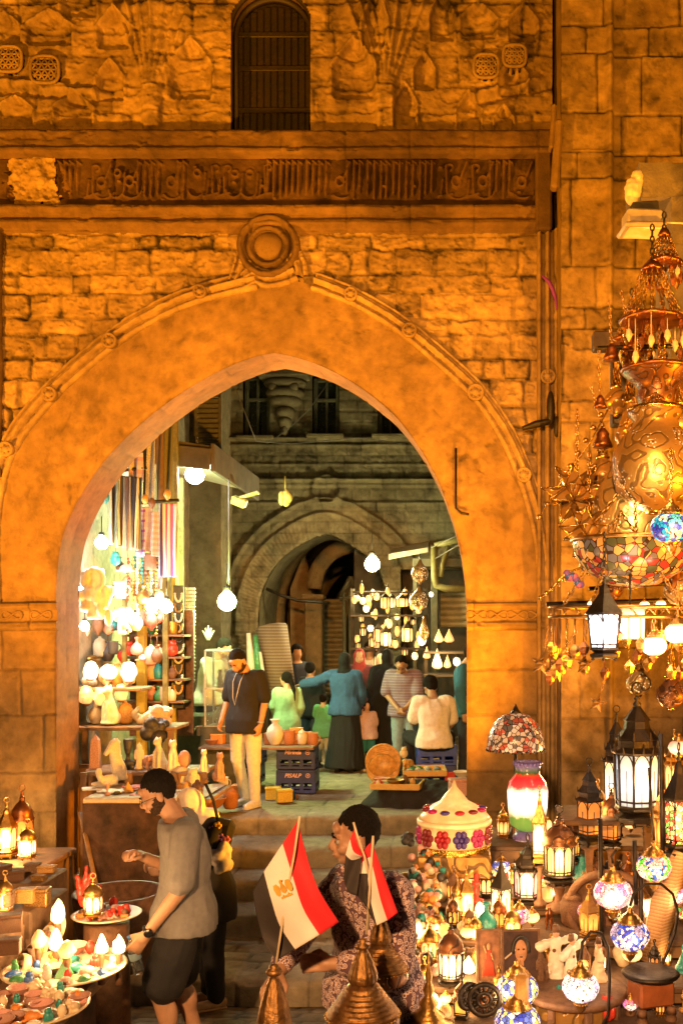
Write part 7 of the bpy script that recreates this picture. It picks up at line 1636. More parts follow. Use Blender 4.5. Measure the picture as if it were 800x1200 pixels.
mb = MB(); mb.box((0, 0, 0), (S(84, 5.8), .40, .13), 0, None, .01); o = mb.build('carved_box', PD, None, P(532, 1008, 5.8)); tag(o, 'carved brown box under the flower dome lamp', 'box', GL_)
light('lantern_light', P(532, 950, 5.35), (1, .6, .25), 2, 'POINT', .08)
# named lanterns
LN = [(746, 964, 5.5, 156, 60, 'largest dark lantern, eight-sided with pale blue and amber panes', G_blue, 'tier', 8, 5, 0), (722, 960, 5.85, 130, 34, 'tall narrow lantern glowing behind the largest one', G_white, 'tier', 6, 0, 0),
 (690, 990, 5.6, 98, 32, 'dark lantern with dim amber panes left of the largest', G_dim, 'tier', 4, 0, 0), (716, 992, 5.7, 70, 28, 'shorter dark lantern with dim panes below the largest', G_dim, 'dome', 4, 0, 0), (632, 1012, 5.5, 90, 22, 'slim copper lantern with bright base in front of the red jar', G_white, 'pyr', 4, 5, 0),
 (655, 1034, 5.42, 84, 42, 'squat cage lantern with dome left of the dark pair', G_warm, 'dome', 10, 8, 0), (618, 1062, 5.2, 76, 38, 'six-sided lantern with white, red and green panes', G_pink, 'tier', 6, 6, 0), (587, 1084, 5.1, 82, 27, 'square brass lantern with arched white pane', G_white, 'pyr', 4, 7, 0),
 (528, 1160, 4.9, 74, 34, 'round cage lantern glowing white low in the heap', G_white, 'dome', 10, 8, 0), (546, 1070, 5.5, 60, 22, 'small brass lantern high in the heap, left of the square one', G_warm, 'pyr', 4, 5, 0), (536, 1072, 5.2, 52, 18, 'narrow lantern between the heap and the square lantern', G_warm, 'onion', 6, 0, 0), (520, 1052, 5.7, 48, 24, 'brass lantern directly below the carved box', G_white, 'dome', 6, 8, 0),
 (500, 1072, 5.4, 40, 22, 'small brown lantern at the left of the heap', G_amber, 'onion', 6, 0, 0), (478, 1196, 4.4, 70, 30, 'yellow glowing lantern beside the large brass domes', G_amber, 'dome', 6, 3, 0), (503, 1120, 5.1, 50, 24, 'glowing brass lantern left of the white cage lantern', G_warm, 'dome', 6, 6, 0), (566, 1050, 5.6, 66, 20, 'thin spired lantern behind the square one', G_warm, 'pyr', 4, 0, 0),
 (690, 1100, 5.15, 60, 26, 'small lantern with amber panes behind the white dancers', G_amber, 'pyr', 4, 0, 0), (775, 1000, 5.3, 80, 26, 'dim lantern right of the largest', G_amber, 'tier', 6, 0, 0), (795, 1005, 5.0, 130, 40, 'tall bright lantern with red and green panes at the picture edge', MO_red, 'pyr', 6, 6, 0), (600, 1100, 5.6, 40, 22, 'small warm lantern behind the paintings', G_warm, 'dome', 6, 4, 0),
 (790, 940, 5.8, 84, 26, 'amber lantern right of the largest, on the upper shelf', G_warm, 'tier', 6, 0, 0), (672, 1010, 5.9, 60, 18, 'thin brown lantern between squat cage and dark pair', G_amber, 'onion', 6, 0, 0)]
for u, v, Y, h, w_, lb, g, rf, n, W_, _ in LN:
    if v > 1045 and u < 785: Y, v = snap(v)
    r_ = lantern(u, v, Y, h, w_, lb, g, M_blkm if w_ > 26 or 'dark' in lb else M_brs, n, rf, W_=W_, rz=.2+u*.013)
    if v <= 1045 and u < 785 and not (u > 664 and v < 970):      # turned wooden pedestal down to the tier
        zt0 = max([z for (a_, b_, v_, y0, y1), z in zip(tiers, zs_) if y0-.12 <= Y <= y1+.02] or [1.3]); dz = r_.location.z-zt0; w2 = S(w_, Y)/2
        if dz > .02: MB().lathe([(w2*.8, -dz), (w2*.75, -dz+.02), (w2*.3, -dz+.04), (w2*.22, -dz*.5), (w2*.35, -.03), (w2*.8, -.012)], 16).build('pedestal', M_bro, r_)
# many little lights of the heap
rg = random.Random(3)
hp = [(490, 1092), (512, 1086), (497, 1012), (511, 1022), (529, 1020), (545, 1012), (556, 1028), (548, 1096), (562, 1062), (557, 1100), (523, 1100), (538, 1120), (549, 1133), (497, 1146), (484, 1130), (573, 1018), (602, 1010), (574, 1040), (640, 1050), (566, 1006), (508, 1168), (545, 1175), (520, 1188)]
wz = ['left edge of the heap', 'heap under the flower dome lamp', 'middle of the glowing heap', 'heap beside the square lantern', 'lower part of the heap']
for i, (u, v) in enumerate(hp):
    Y = 5.75 if v < 1030 else 5.35 if v < 1075 else 5.0 if v < 1115 else 4.75 if v < 1150 else 4.5
    Y, v = snap(v+8); v -= 8
    kd = i % 4; pos = 'left edge' if u < 500 else 'centre' if u < 540 else 'right part'; lvl = 'upper' if v < 1030 else 'middle' if v < 1100 else 'lower'
    if kd == 0: onyx(u, v+8, Y, 20, 15, 'white flame-shaped lit glass, %s %s of the heap, near row %d' % (lvl, pos, int((v-1000)/12)+1), 7, (1, .86, .6), 2.5, 'flame')
    elif kd == 1: lantern(u, v+12, Y, 34, 17, 'tiny pierced brass lantern, %s %s of the heap' % (lvl, pos), G_white, M_brs, 6, 'dome', W_=2, rz=i, name='little_lantern', dens=1)
    elif kd == 2: onyx(u, v+8, Y, 18, 18, 'round orange lit stone, %s %s of the heap, %s' % (lvl, pos, ['low', 'high'][i % 2]), 3, (1, .55, .2), 0, 'round')
    else:
        r = globe(u, v, Y, 9, 'little %s glass ball lamp, %s %s of the heap' % (['amber', 'white'][i % 2], lvl, pos), G_warm if i % 2 else G_white, name='ball_lamp', W_=0)
# dense rows of small lamps and wares filling the tiers
rg2 = random.Random(21); rowsF = [(6.35, 990, 560, 820, 15, 'back tier'), (5.95, 1010, 556, 820, 14, 'second tier'), (5.6, 1052, 506, 830, 17, 'third tier'), (5.25, 1092, 500, 830, 17, 'fourth tier'), (4.9, 1140, 508, 830, 17, 'fifth tier'), (4.55, 1192, 512, 830, 15, 'lowest tier')]
mets = [(M_brs, 'brass'), (M_blkm, 'black'), (M_cop, 'copper'), (M_bro, 'brown')]
for ti, (Yr, vr, ua, ub, nn, tn) in enumerate(rowsF):
    zt0 = [z for (a_, b_, v_, y0_, y1_), z in zip(tiers, zs_) if y0_ <= Yr <= y1_][0]; vb = VY+(CZ-zt0)*F/Yr
    for k in range(nn):
        u = ua+(ub-ua)*(k+.5)/nn+rg2.uniform(-5, 5); Yq = Yr+rg2.uniform(-.1, .1); vq = VY+(CZ-zt0)*F/Yq; ht = rg2.uniform(26, 50); q = rg2.random()
        nth = ['first', 'second', 'third', 'fourth', 'fifth', 'sixth', 'seventh', 'eighth', 'ninth', 'tenth', 'eleventh', 'twelfth', 'thirteenth', 'fourteenth', 'fifteenth', 'sixteenth', 'seventeenth'][k]
        mt, mn = mets[rg2.randrange(4)]
        if q < .42:
            gi = rg2.randrange(6); g_ = [G_warm, G_amber, G_dim, G_white, G_dim, G_amber][gi]; gn = ['warm', 'amber', 'dim', 'bright', 'unlit', 'orange'][gi]
            lantern(u, vq, Yq, ht, ht*rg2.uniform(.38, .5), 'small %s lantern with %s panes, %s item along the %s' % (mn, gn, nth, tn), g_, mt, rg2.choice([4, 6, 8]), rg2.choice(['dome', 'pyr', 'onion', 'tier']), rz=rg2.random(), name='small_lantern', dens=1, W_=(2 if gi == 3 else 0))
        elif q < .56: globe(u, vq-ht*.45, Yq, ht*.26, 'little glass ball lamp, %s item along the %s' % (nth, tn), rg2.choice([G_warm, MO_pink, MO_mul, G_amber, MO_red]), name='ball_lamp')
        else:
            kk_ = rg2.choice(['vase', 'jar', 'candle', 'phar', 'bottle', 'cat', 'bust', 'owl', 'box', 'camel']); m_, mn_ = rg2.choice(mets+[(M_amb, 'amber'), (M_redg, 'red'), (M_teal, 'teal'), (M_crm, 'cream')])
            put(kk_, m_, u, vq, Yq, ht*(.5 if kk_ == 'box' else .85), '%s %s, %s item along the %s' % (mn_, {'phar': 'standing statuette', 'candle': 'candlestick', 'owl': 'owl', 'camel': 'camel'}.get(kk_, kk_), nth, tn), 'ornament', group='wares on the lantern stall tiers')
# beads, charms and small goods heaped at the left edge of the stall
G5 = 'charms and beads heaped at the stall edge'
cols = [(M_pnk, 'pink'), (M_teal, 'teal'), (M_crm, 'cream'), (M_bas, 'black'), (M_org, 'orange'), (M_alab, 'white'), (M_blug, 'blue'), (M_redg, 'red'), (M_brs, 'brass'), (M_bro, 'brown')]
hl = [(478, 990), (484, 1008), (492, 1000), (474, 1022), (486, 1028), (498, 1034), (470, 1044), (482, 1048), (494, 1052), (466, 1064), (478, 1068), (490, 1072), (463, 1084), (474, 1088), (486, 1090), (466, 1104), (478, 1108), (490, 1108), (470, 1124), (482, 1124), (474, 1142), (488, 1142), (500, 1060), (505, 1085), (512, 1066), (516, 1110), (530, 1066), (540, 1088), (552, 1110), (567, 1086), (500, 1130), (512, 1134), (560, 1120), (575, 1112)]
for i, (u, v) in enumerate(hl):
    m, cnm = cols[(i*7+3) % 10]; Y = 5.7 if v < 1030 else 5.35 if v < 1070 else 5.0 if v < 1110 else 4.7; k_ = ['rock', 'scarab', 'shell', 'egg', 'owl', 'turtle', 'vase'][(i*5) % 7]
    Y, vs_ = snap(v+8)
    put(k_, m, u, vs_, Y, 19+rg.uniform(-3, 6), '%s %s in the heap, %s' % (cnm, {'rock': 'rough crystal', 'egg': 'stone egg', 'turtle': 'turtle', 'owl': 'owl'}.get(k_, k_), 'near the stall edge, %s' % ['top', 'upper', 'middle', 'lower', 'bottom'][min(4, int((v-985)/34))] if u < 498 else 'among the small lamps, %s' % ['top', 'upper', 'middle', 'lower', 'bottom'][min(4, int((v-985)/34))]), 'charm', group=G5)
mb = MB()
for i in range(150):
    t = rg.random(); v = 975+t*170; u = 492-26*t+rg.uniform(-6, 34); Y = 5.78-.0062*(v-975)
    mb.sph(P(u, v, Y+.04), rg.uniform(.012, .028), 7, 5, rg.randrange(6))
tag(mb.build('bead_heap', [m for m, _ in cols[:6]]), kind='stuff', label='loose bright beads spilling down the left edge of the lantern stall')
# two framed paintings
def painting(u0, u1, v0, v1, Y, label, kind):
    r = empty('painting', P((u0+u1)/2, v1, Y), 0, label, 'painting'); w_, h = S(u1-u0, Y), S(v1-v0, Y); r.rotation_euler = (rad(-8), 0, rad(4))
    mb = MB(); mb.box((0, 0, h/2), (w_, .012, h)); mb.build('canvas', mat('dark_painted_ground_'+kind, (.05, .02, .015) if kind == 'face' else (.22, .10, .05), .5, 0, .6, 18, .1), r)
    mb = MB(); f = .010
    for x in (-w_/2, w_/2): mb.box((x, -.004, h/2), (f, .02, h+f))
    for z in (0, h): mb.box((0, -.004, z), (w_+f, .022, f))
    mb.build('picture_frame', M_bro, r)
    ps_ = mat('painted_skin', (.5, .25, .13), .6, 0, .3, 40)
    if kind == 'face':
        mb = MB(); mb.sph((0, -.008, h*.56), (w_*.17, .004, h*.24), 18, 10); mb.box((0, -.008, h*.22), (w_*.14, .003, h*.3)); mb.build('painted_face', ps_, r)
        mb = MB(); mb.tube([(w_*.2*math.cos(t)*1.1, -.010, h*.60+h*.27*math.sin(t)) for t in np.linspace(-.3, PI+.3, 14)], .009, 6); [mb.sph((q*w_*.07, -.013, h*.60), (w_*.035, .002, h*.02), 8, 5) for q in (-1, 1)]; mb.sph((0, -.013, h*.44), (w_*.05, .002, h*.015), 8, 5); mb.build('painted_hair', M_bas, r)
        mb = MB(); mb.box((-w_*.3, -.01, h*.5), (w_*.04, .003, h*.3), 0, (0, .9, 0)); mb.build('painted_stroke', M_crm, r)
    else:
        mb = MB(); mb.lathe([(w_*.3, 0), (w_*.2, h*.25), (w_*.08, h*.36), (w_*.12, h*.5), (.002, h*.52)], 12, c=(0, -.008, h*.1), sq=(1, .03)); mb.build('painted_dress', mat('painted_red', (.5, .06, .03), .6), r)
        mb = MB(); mb.sph((0, -.012, h*.68), (w_*.09, .003, h*.07), 10, 6); mb.tube([(-w_*.1, -.012, h*.55), (-w_*.22, -.012, h*.72)], .004, 5); mb.tube([(w_*.1, -.012, h*.55), (w_*.2, -.012, h*.42)], .004, 5); mb.build('painted_figure', ps_, r)
painting(559, 586, 1092, 1150, 4.7, 'small framed picture of a dancer in red', 'dancer'); painting(589, 632, 1092, 1146, 4.75, 'framed picture of a dark-haired face in the lantern stall', 'face')
# white dancing dolls
for i, (u, v, hh, m, lb) in enumerate([(651, 1150, 66, M_alab, 'white robed whirling dancer doll, taller one'), (669, 1152, 56, M_alab, 'white robed dancer doll with brown hat, right one'), (701, 1150, 50, M_crm, 'cream dancer doll beside the pink globe lamp')]):
    r = empty('dancer_doll', P(u, v, 4.75-.03*i), i*.8, lb, 'doll', 'dancer dolls'); h = S(hh, 4.75)
    mb = MB(); mb.loft([(0, 0, 0, h*.20, h*.20), (0, 0, h*.3, h*.13, h*.13), (0, 0, h*.52, h*.08, h*.07), (0, 0, h*.7, h*.12, h*.07), (0, 0, h*.78, h*.05, h*.05)]); mb.cone((h*.1, 0, h*.7), (h*.3, -.01, h*.78), h*.05, h*.07); mb.cone((-h*.1, 0, h*.7), (-h*.28, 0, h*.6), h*.05, h*.08); remesh(mb, .006, 2, m, 'robe', r, .01, 30, i)
    MB().sph((0, -.005, h*.84), (h*.06, h*.06, h*.075), 12, 8).build('head', M_skl, r); MB().lathe([(h*.07, h*.87), (h*.055, h*1.0), (.002, h*1.01)], 14).build('hat', M_bro, r)
    for k in range(3): MB().sph((h*.09*math.cos(k*1.9-1.8), -h*.10, h*(.25+.16*k)), (h*.035, h*.02, h*.035), 8, 5).build('rosette', M_bro, r)
for i, (u, v, lb) in enumerate([(634, 1150, 'small dark wooden figures at the left of the dancer dolls'), (688, 1162, 'brown wooden figure between dolls and swan-neck lamp'), (640, 1156, 'small brown walking figure on the round table')]): put('phar', M_bro, u, v, 4.7, 34-4*i, lb, 'figurine', i)
# round carved table, stool, big hoop
r = empty('round_table', P(672, 1215, 4.6), 0, 'low round carved wooden table under the dolls', 'table'); w_ = S(62, 4.6); h = S(58, 4.6)
MB().lathe([(w_*.92, h-.04), (w_, h-.025), (w_, h-.008), (w_*.95, h), (.01, h)], 36).build('table_top', M_bro, r)
MB().lathe([(w_*.84, h*.25), (w_*.86, h-.045)], 12, sm=False, cap=False).build('carved_apron', PD, r)
for k in range(8): t = PI*k/4+.2; mb = MB(); mb.box((w_*.86*math.cos(t), w_*.86*math.sin(t), h*.45), (.035, .035, h*.9), 0, (0, 0, t), .006); mb.build('leg', M_bro, r)
r = empty('wooden_stool', P(762, 1200, 4.5), .3, 'dark round stool with a red-brown box seat at the right', 'stool'); h = S(62, 4.5); w_ = S(34, 4.5)
MB().lathe([(w_*.95, h-.02), (w_, h-.01), (w_*.9, h)], 26).build('seat', M_blkm, r); mb = MB(); mb.box((0, 0, h*.62), (w_*1.3, w_*1.1, h*.45), 0, None, .01); mb.build('box_body', mat('red_brown_wood', (.30, .09, .03), .45, 0, .3, 12, .2), r)
for x in (-1, 1):
    for y in (-1, 1): mb = MB(); mb.lathe([(.02, 0), (.026, .04), (.014, .07), (.024, h*.25), (.018, h*.38)], 10, c=(x*w_*.55, y*w_*.45, 0)); mb.build('leg', M_bro, r)
mb = MB(); q = P(712, 1065, 5.3); R_ = S(46, 5.3); mb.tube([(R_*math.cos(t), .02*math.sin(3*t), R_*.92*math.sin(t)) for t in np.linspace(0, 2*PI, 40, endpoint=False)], .022, 8, closed=True); mb.lathe([(R_*.97, 0), (R_*.5, .01), (.01, .012)], 36, M=Matrix.Translation((0, .03, 0)) @ Matrix.Rotation(PI/2, 4, 'X')); o = mb.build('round_tray', M_bro, None, q); tag(o, 'big round brown tray standing on edge behind the globe lamps', 'tray', GL_)
# mosaic globe lamps
globe(718, 1047, 4.95, 23, 'pink and white mosaic globe lamp with a lit white pane', MO_pink, [(718, 1012), (716, 1004), (722, 996)], 6); globe(680, 1157, 4.3, 22, 'white and pink mosaic globe lamp hanging lowest on a swan neck', mosaic('mosaic_white_lilac', [(1, .9, .85), (.95, .8, .85), (.6, .45, .7), (1, .92, .88), (.5, .6, .6)], 1.2, 75, bands=4), [(680, 1128), (682, 1105), (692, 1092), (704, 1094), (712, 1110), (714, 1150), (712, 1190), (704, 1205)], 4)
globe(738, 1096, 4.6, 23, 'blue and white mosaic globe lamp with star flower', MO_blue, [(738, 1062), (742, 1048), (756, 1036), (774, 1036), (788, 1048), (794, 1070), (790, 1095), (776, 1130), (768, 1160), (772, 1172), (784, 1168), (786, 1154), (778, 1148)], 3)
globe(766, 1016, 4.9, 21, 'pink mosaic globe lamp with green band and blue flower', MO_grn, [(766, 985), (764, 960), (760, 900)], 3); globe(786, 1046, 5.0, 19, 'plain pink mosaic globe lamp at the right', MO_pink, None, 3); globe(752, 1062, 5.3, 16, 'white oval glass lamp half hidden by the blue globe', G_white, None, 4, name='glass_lamp')
globe(606, 1160, 4.5, 25, 'white, yellow and blue mosaic vase lamp, upper one', MO_mul, None, 5); globe(606, 1198, 4.2, 27, 'multicoloured mosaic lamp at the bottom edge, lower one', MO_mul, None, 3)
mb = MB(); mb.box((0, 0, 0), (S(16, 4.3), .05, S(36, 4.3)), 0, None, .012); tag(mb.build('amber_block', M_amb, None, P(611, 1160, 4.2)), 'upright amber block between the two mosaic vase lamps', 'ornament')
globe(795, 876, 5.4, 12, 'small round orange glass lamp at the right edge', G_pink, None, 0, name='glass_lamp')
# wheel ornaments
for u, v, R0, lb in ((567, 1172, 18, 'dark pierced wheel ornament facing us'), (549, 1168, 14, 'dark pierced wheel ornament, smaller and turned')):
    mb = MB(); R_ = S(R0, 4.4); mb.tube([(R_*math.cos(t), 0, R_*math.sin(t)) for t in np.linspace(0, 2*PI, 30, endpoint=False)], .012, 6, closed=True); mb.tube([(R_*.45*math.cos(t), 0, R_*.45*math.sin(t)) for t in np.linspace(0, 2*PI, 20, endpoint=False)], .010, 6, closed=True)
    for k in range(8): t = PI*k/4; mb.tube([(R_*.45*math.cos(t), 0, R_*.45*math.sin(t)), (R_*math.cos(t), 0, R_*math.sin(t))], .008, 5); mb.sph((R_*.72*math.cos(t+.39), 0, R_*.72*math.sin(t+.39)), (R_*.1, .012, R_*.1), 8, 5)
    mb.sph((0, 0, 0), (R_*.2, .02, R_*.2), 10, 6); o = mb.build('wheel_ornament', M_blkm, None, P(u, v, 4.4)); o.rotation_euler = (0, 0, .1 if R0 > 15 else .7); tag(o, lb, 'ornament')
# spired metal ornament
r = empty('spired_lamp', P(502, 1205, 4.1), 0, 'dark spired lamp foot standing low in the heap', 'lamp', GL_); h = S(90, 4.1); MB().lathe([(h*.30, 0), (h*.32, .02), (h*.2, h*.12), (h*.22, h*.16), (h*.1, h*.26), (h*.13, h*.32), (h*.05, h*.42), (h*.08, h*.5), (h*.035, h*.6), (h*.05, h*.68), (h*.02, h*.8), (.002, h)], 20).build('spire', M_brs, r)
MB().lathe([(h*.38, -.04), (h*.36, 0)], 20).build('foot', mat('pink_cloth', (.6, .2, .2), .8), r)
# wooden lyre-like paddle and reed basket at far right
mb = MB(); a = P(772, 1130, 4.9); b_ = P(800, 1010, 4.9); mb.tube([P(762, 1128, 4.95), P(778, 1060, 4.95), P(800, 1000, 4.95)], [.05, .07, .05], 4); tag(mb.build('woven_fan', stripes('woven_reed', [(.45, .25, .1), (.55, .33, .14), (.36, .18, .07)], 60, 2)), 'flat woven reed panel leaning at the right edge', 'panel')
for k, (u, v0, v1) in enumerate([(752, 1000, 1150), (705, 960, 1120), (776, 860, 1000), (745, 985, 1060)]): mb = MB(); mb.tube([P(u, v1, 5.0), P(u-2, v0, 5.0)], .012, 6); tag(mb.build('iron_rod', M_blkm), ['iron rod between blue globe and reed panel', 'iron rod behind the pink globe lamp', 'iron rod right of the largest lantern', 'iron rod above the blue globe lamp'][k], 'rod')
# ---------------------------------------------------------------- hanging things
def pendant(u, v, Y, prof, rpx, label, m, trim=None, hang=60, name='brass_pendant', W_=0, cap=(False, False)):
    r = empty(name, P(u, v, Y), .4, label, 'pendant', 'brass and glass pendants hanging at the right'); R_ = S(rpx, Y)
    MB().lathe([(a*R_, b_*R_) for a, b_ in prof], 40, cap=False).build('shell', m, r)
    mb = MB(); top = prof[-1]; bot = prof[0]
    for (a, b_) in (top, bot): mb.tube([(a*R_*math.cos(t), a*R_*math.sin(t), b_*R_) for t in np.linspace(0, 2*PI, 30, endpoint=False)], .012, 6, closed=True)
    mb.build('rim', trim or M_gold, r)
    if hang:
        mb = MB(); 
        for k in range(3): t = 2*PI*k/3; chain(mb, (top[0]*R_*math.cos(t), top[0]*R_*math.sin(t), top[1]*R_), (0, 0, top[1]*R_+S(hang, Y)), 0, .035, .004)
        mb.build('chain', M_brs, r)
    if W_: light('lantern_light', P(u, v+rpx*.2, Y-R_-.08), (1, .68, .3), W_*.55, 'POINT', .06)
    return r
pendant(770, 452, 5.6, [(.25, -.75), (.5, -.62), (.62, -.3), (.55, -.1), (.7, .1), (1.0, .35), (1.02, .45)], 40, 'dark copper bowl with flared rim, highest of the big pendants', PC, M_cop, 70)
pendant(768, 548, 5.2, [(.18, -1.0), (.55, -.86), (.9, -.5), (1.0, 0), (.95, .35), (.78, .66), (.55, .88), (.5, 1.05), (.62, 1.2), (.6, 1.3)], 52, 'big pierced brass ball pendant below the copper bowl', PB, M_gold, 20, W_=6)
pendant(742, 592, 5.55, [(.94, -.98), (.98, -.9), (.96, -.4), (1.0, .1), (.92, .5), (.66, .8), (.4, .92), (.34, 1.05), (.44, 1.2)], 47, 'broad brass bell pendant left of the pierced ball', PB2, M_gold, 70, W_=8)
pendant(738, 500, 6.0, [(.5, -1.0), (.7, -.5), (.5, .1), (.3, .7), (.2, 1.1)], 26, 'tall ribbed yellow brass neck behind the ball pendant', PD, M_gold, 60)
pendant(742, 652, 5.3, [(.05, -.52), (.4, -.46), (.75, -.26), (.95, 0), (1.0, .26)], 72, 'wide mosaic bowl lamp of amber, red and grey glass', MO_bowl, M_brs, 80, name='mosaic_bowl_lamp', W_=3)
globe(786, 618, 4.9, 24, 'deep blue and turquoise mosaic globe hanging at the right edge', MO_blg, None, 2, hang=60)
lantern(708, 772, 5.0, 100, 42, 'hanging lantern with blue-white panes and flared dark top', G_cool, M_blkm, 6, 'pyr', hang=40, W_=8, col=(.85, .9, 1), flare=1.25)
mb = MB(); q = P(738, 731, 5.1); mb.box((0, 0, 0), (S(28, 5.1), .12, S(36, 5.1)), 0, (0, 0, .1), .006); o = mb.build('box_shade', G_white, None, q); tag(o, 'white square glass shade beside the blue-white lantern', 'lamp', GL_)
mb = MB(); mb.tube([(0, 0, S(18, 5.1)), (0, 0, S(60, 5.1))], .006, 5); mb.build('cord', M_blkm, o); o.name = 'square_lamp'
globe(766, 757, 5.0, 15, 'white oval lit glass hanging under the mosaic bowl', G_white, None, 6, name='glass_lamp', hang=30); globe(794, 742, 5.0, 16, 'amber-white lit glass hanging at the right edge', G_white, None, 5, name='glass_lamp', hang=40)
for i, (u, v) in enumerate([(694, 708), (755, 709), (774, 708), (690, 722)]): globe(u, v, 5.4, 6, 'tiny lit bulb under the mosaic bowl, number %d from the left' % [2, 3, 4, 1][i], G_white, None, 0, name='tiny_bulb')
PF = [(.1, -1), (.6, -.85), (1, -.3), (.95, .2), (.5, .7), (.3, 1.0)]
for i, (u, v, Y, r0, m, lb) in enumerate([(706, 556, 5.8, 20, PD, 'small engraved brass ball behind the spiked stars'), (796, 500, 5.6, 26, PB2, 'half-seen brass ball at the right edge beside the copper bowl'), (716, 690, 5.7, 14, PC, 'little copper globe behind the blue-white lantern'), (797, 690, 5.4, 20, PB, 'brass ball at the right edge under the mosaic bowl'), (690, 660, 5.8, 12, PB2, 'tiny engraved brass ball left of the mosaic bowl'), (748, 800, 5.6, 15, PB2, 'brass ball hanging above the largest lantern'), (786, 812, 5.5, 18, PC, 'copper ball hanging right of the largest lantern'), (722, 470, 6.1, 16, PD, 'brass ball high behind the copper bell pot')]):
    pendant(u, v, Y, PF, r0, lb, m, M_gold, 40, name='small_pendant')
for i, (u, v, Y, h, w_, lb, g) in enumerate([(790, 870, 6.1, 60, 24, 'amber lantern on the top shelf at the right edge', G_amber), (770, 962, 5.7, 50, 22, 'small warm lantern on the shelf right of the largest', G_warm), (700, 962, 5.75, 44, 20, 'small amber lantern at the left end of the upper shelf', G_amber)]): lantern(u, 960, Y if v > 900 else 5.9, h, w_, lb, g, M_brs, 6, 'dome', W_=4, rz=u)
# wide hoop with hanging leaves
r = empty('hoop_chandelier', P(728, 712, 5.2), 0, 'wide brass hoop hung with star and leaf pendants', 'chandelier'); R_ = S(84, 5.2)
mb = MB()
for zz in (0, -.05): mb.tube([(R_*math.cos(t), R_*.6*math.sin(t), zz) for t in np.linspace(0, 2*PI, 48, endpoint=False)], .010, 6, closed=True)
for k in range(24): t = 2*PI*k/24; mb.tube([(R_*math.cos(t), R_*.6*math.sin(t), 0), (R_*math.cos(t+.13), R_*.6*math.sin(t+.13), -.05)], .005, 4)
mb.build('hoop', M_brs, r)
for k in range(40):
    t = 2*PI*k/40; x, y = R_*math.cos(t), R_*.6*math.sin(t); L_ = random.uniform(.10, .34); mb = MB(); mb.tube([(x, y, -.05), (x, y, -L_)], .0025, 4)
    mb.lathe([(.002, -L_-.07), (.022, -L_-.05), (.03, -L_-.02), (.012, -L_), (.002, -L_+.01)], 5, c=(x, y, 0), sm=False, sq=(1, .4)); mb.build('leaf_pendant', [M_gold, M_brs, M_cop][k % 3], r)
mb = MB(); [chain(mb, (R_*math.cos(t), R_*.6*math.sin(t), 0), (0, 0, .5), 0, .035, .004) for t in (.4, 2.5, 4.2, 5.6)]; mb.build('chain', M_brs, r)
# five-pointed brass stars
def star(u, v, Y, rpx, label, rz=0, ry=0, m=None, pts=5, th=.03, hang=30):
    r = empty('star_ornament', P(u, v, Y), rz, label, 'ornament', 'hanging brass stars'); r.rotation_euler = (0, ry, rz); R_ = S(rpx, Y); vs = [(0, -th, 0), (0, th, 0)]
    for k in range(pts*2): a = PI/2+PI*k/pts; q = R_ if k % 2 == 0 else R_*.42; vs.append((q*math.cos(a), 0, q*math.sin(a)))
    n = pts*2; fs = [(0, 2+(k+1) % n, 2+k) for k in range(n)]+[(1, 2+k, 2+(k+1) % n) for k in range(n)]
    MB().add(vs, fs).build('star', m or PD, r); mb = MB(); chain(mb, (0, 0, R_), (0, 0, R_+S(hang, Y)), 0, .02, .0025); mb.build('chain', M_brs, r)
star(634, 778, 5.3, 15, 'brass star hanging farthest left by the pier', .3, .2); star(653, 781, 5.2, 18, 'larger brass star, middle one of the hanging three', -.3, .5); star(684, 778, 5.3, 14, 'brass star right of the other two', .5, .1, hang=40); star(700, 824, 5.2, 12, 'small brass star low beside the blue-white lantern', .2, .3)
# spiky star lantern
def spiky(u, v, Y, rpx, label):
    r = empty('star_lantern', P(u, v, Y), 0, label, 'lantern', GL_); R_ = S(rpx, Y); bm = bmesh.new(); bmesh.ops.create_icosphere(bm, subdivisions=1, radius=R_*.5)
    bmesh.ops.poke(bm, faces=bm.faces[:])
    for vv in bm.verts:
        if len(vv.link_faces) == 3: vv.co = vv.co.normalized()*R_*1.05
    vs = [x.co.copy() for x in bm.verts]; fs = [[w.index for w in f.verts] for f in bm.faces]; bm.free()
    MB().add(vs, fs).build('star_body', PD, r); mb = MB()
    for f in fs:
        for a, b_ in zip(f, f[1:]+f[:1]):
            if a < b_: mb.tube([vs[a], vs[b_]], .004, 4)
    mb.build('edge_wire', M_gold, r); mb = MB(); chain(mb, (0, 0, R_*.6), (.0, 0, R_+S(60, Y)), 0, .03, .004); mb.build('chain', M_brs, r)
spiky(676, 580, 5.6, 40, 'large spiked brass star lantern, upper one beside the bell pendant'); spiky(690, 624, 5.5, 34, 'spiked brass star lantern, lower one above the mosaic bowl')
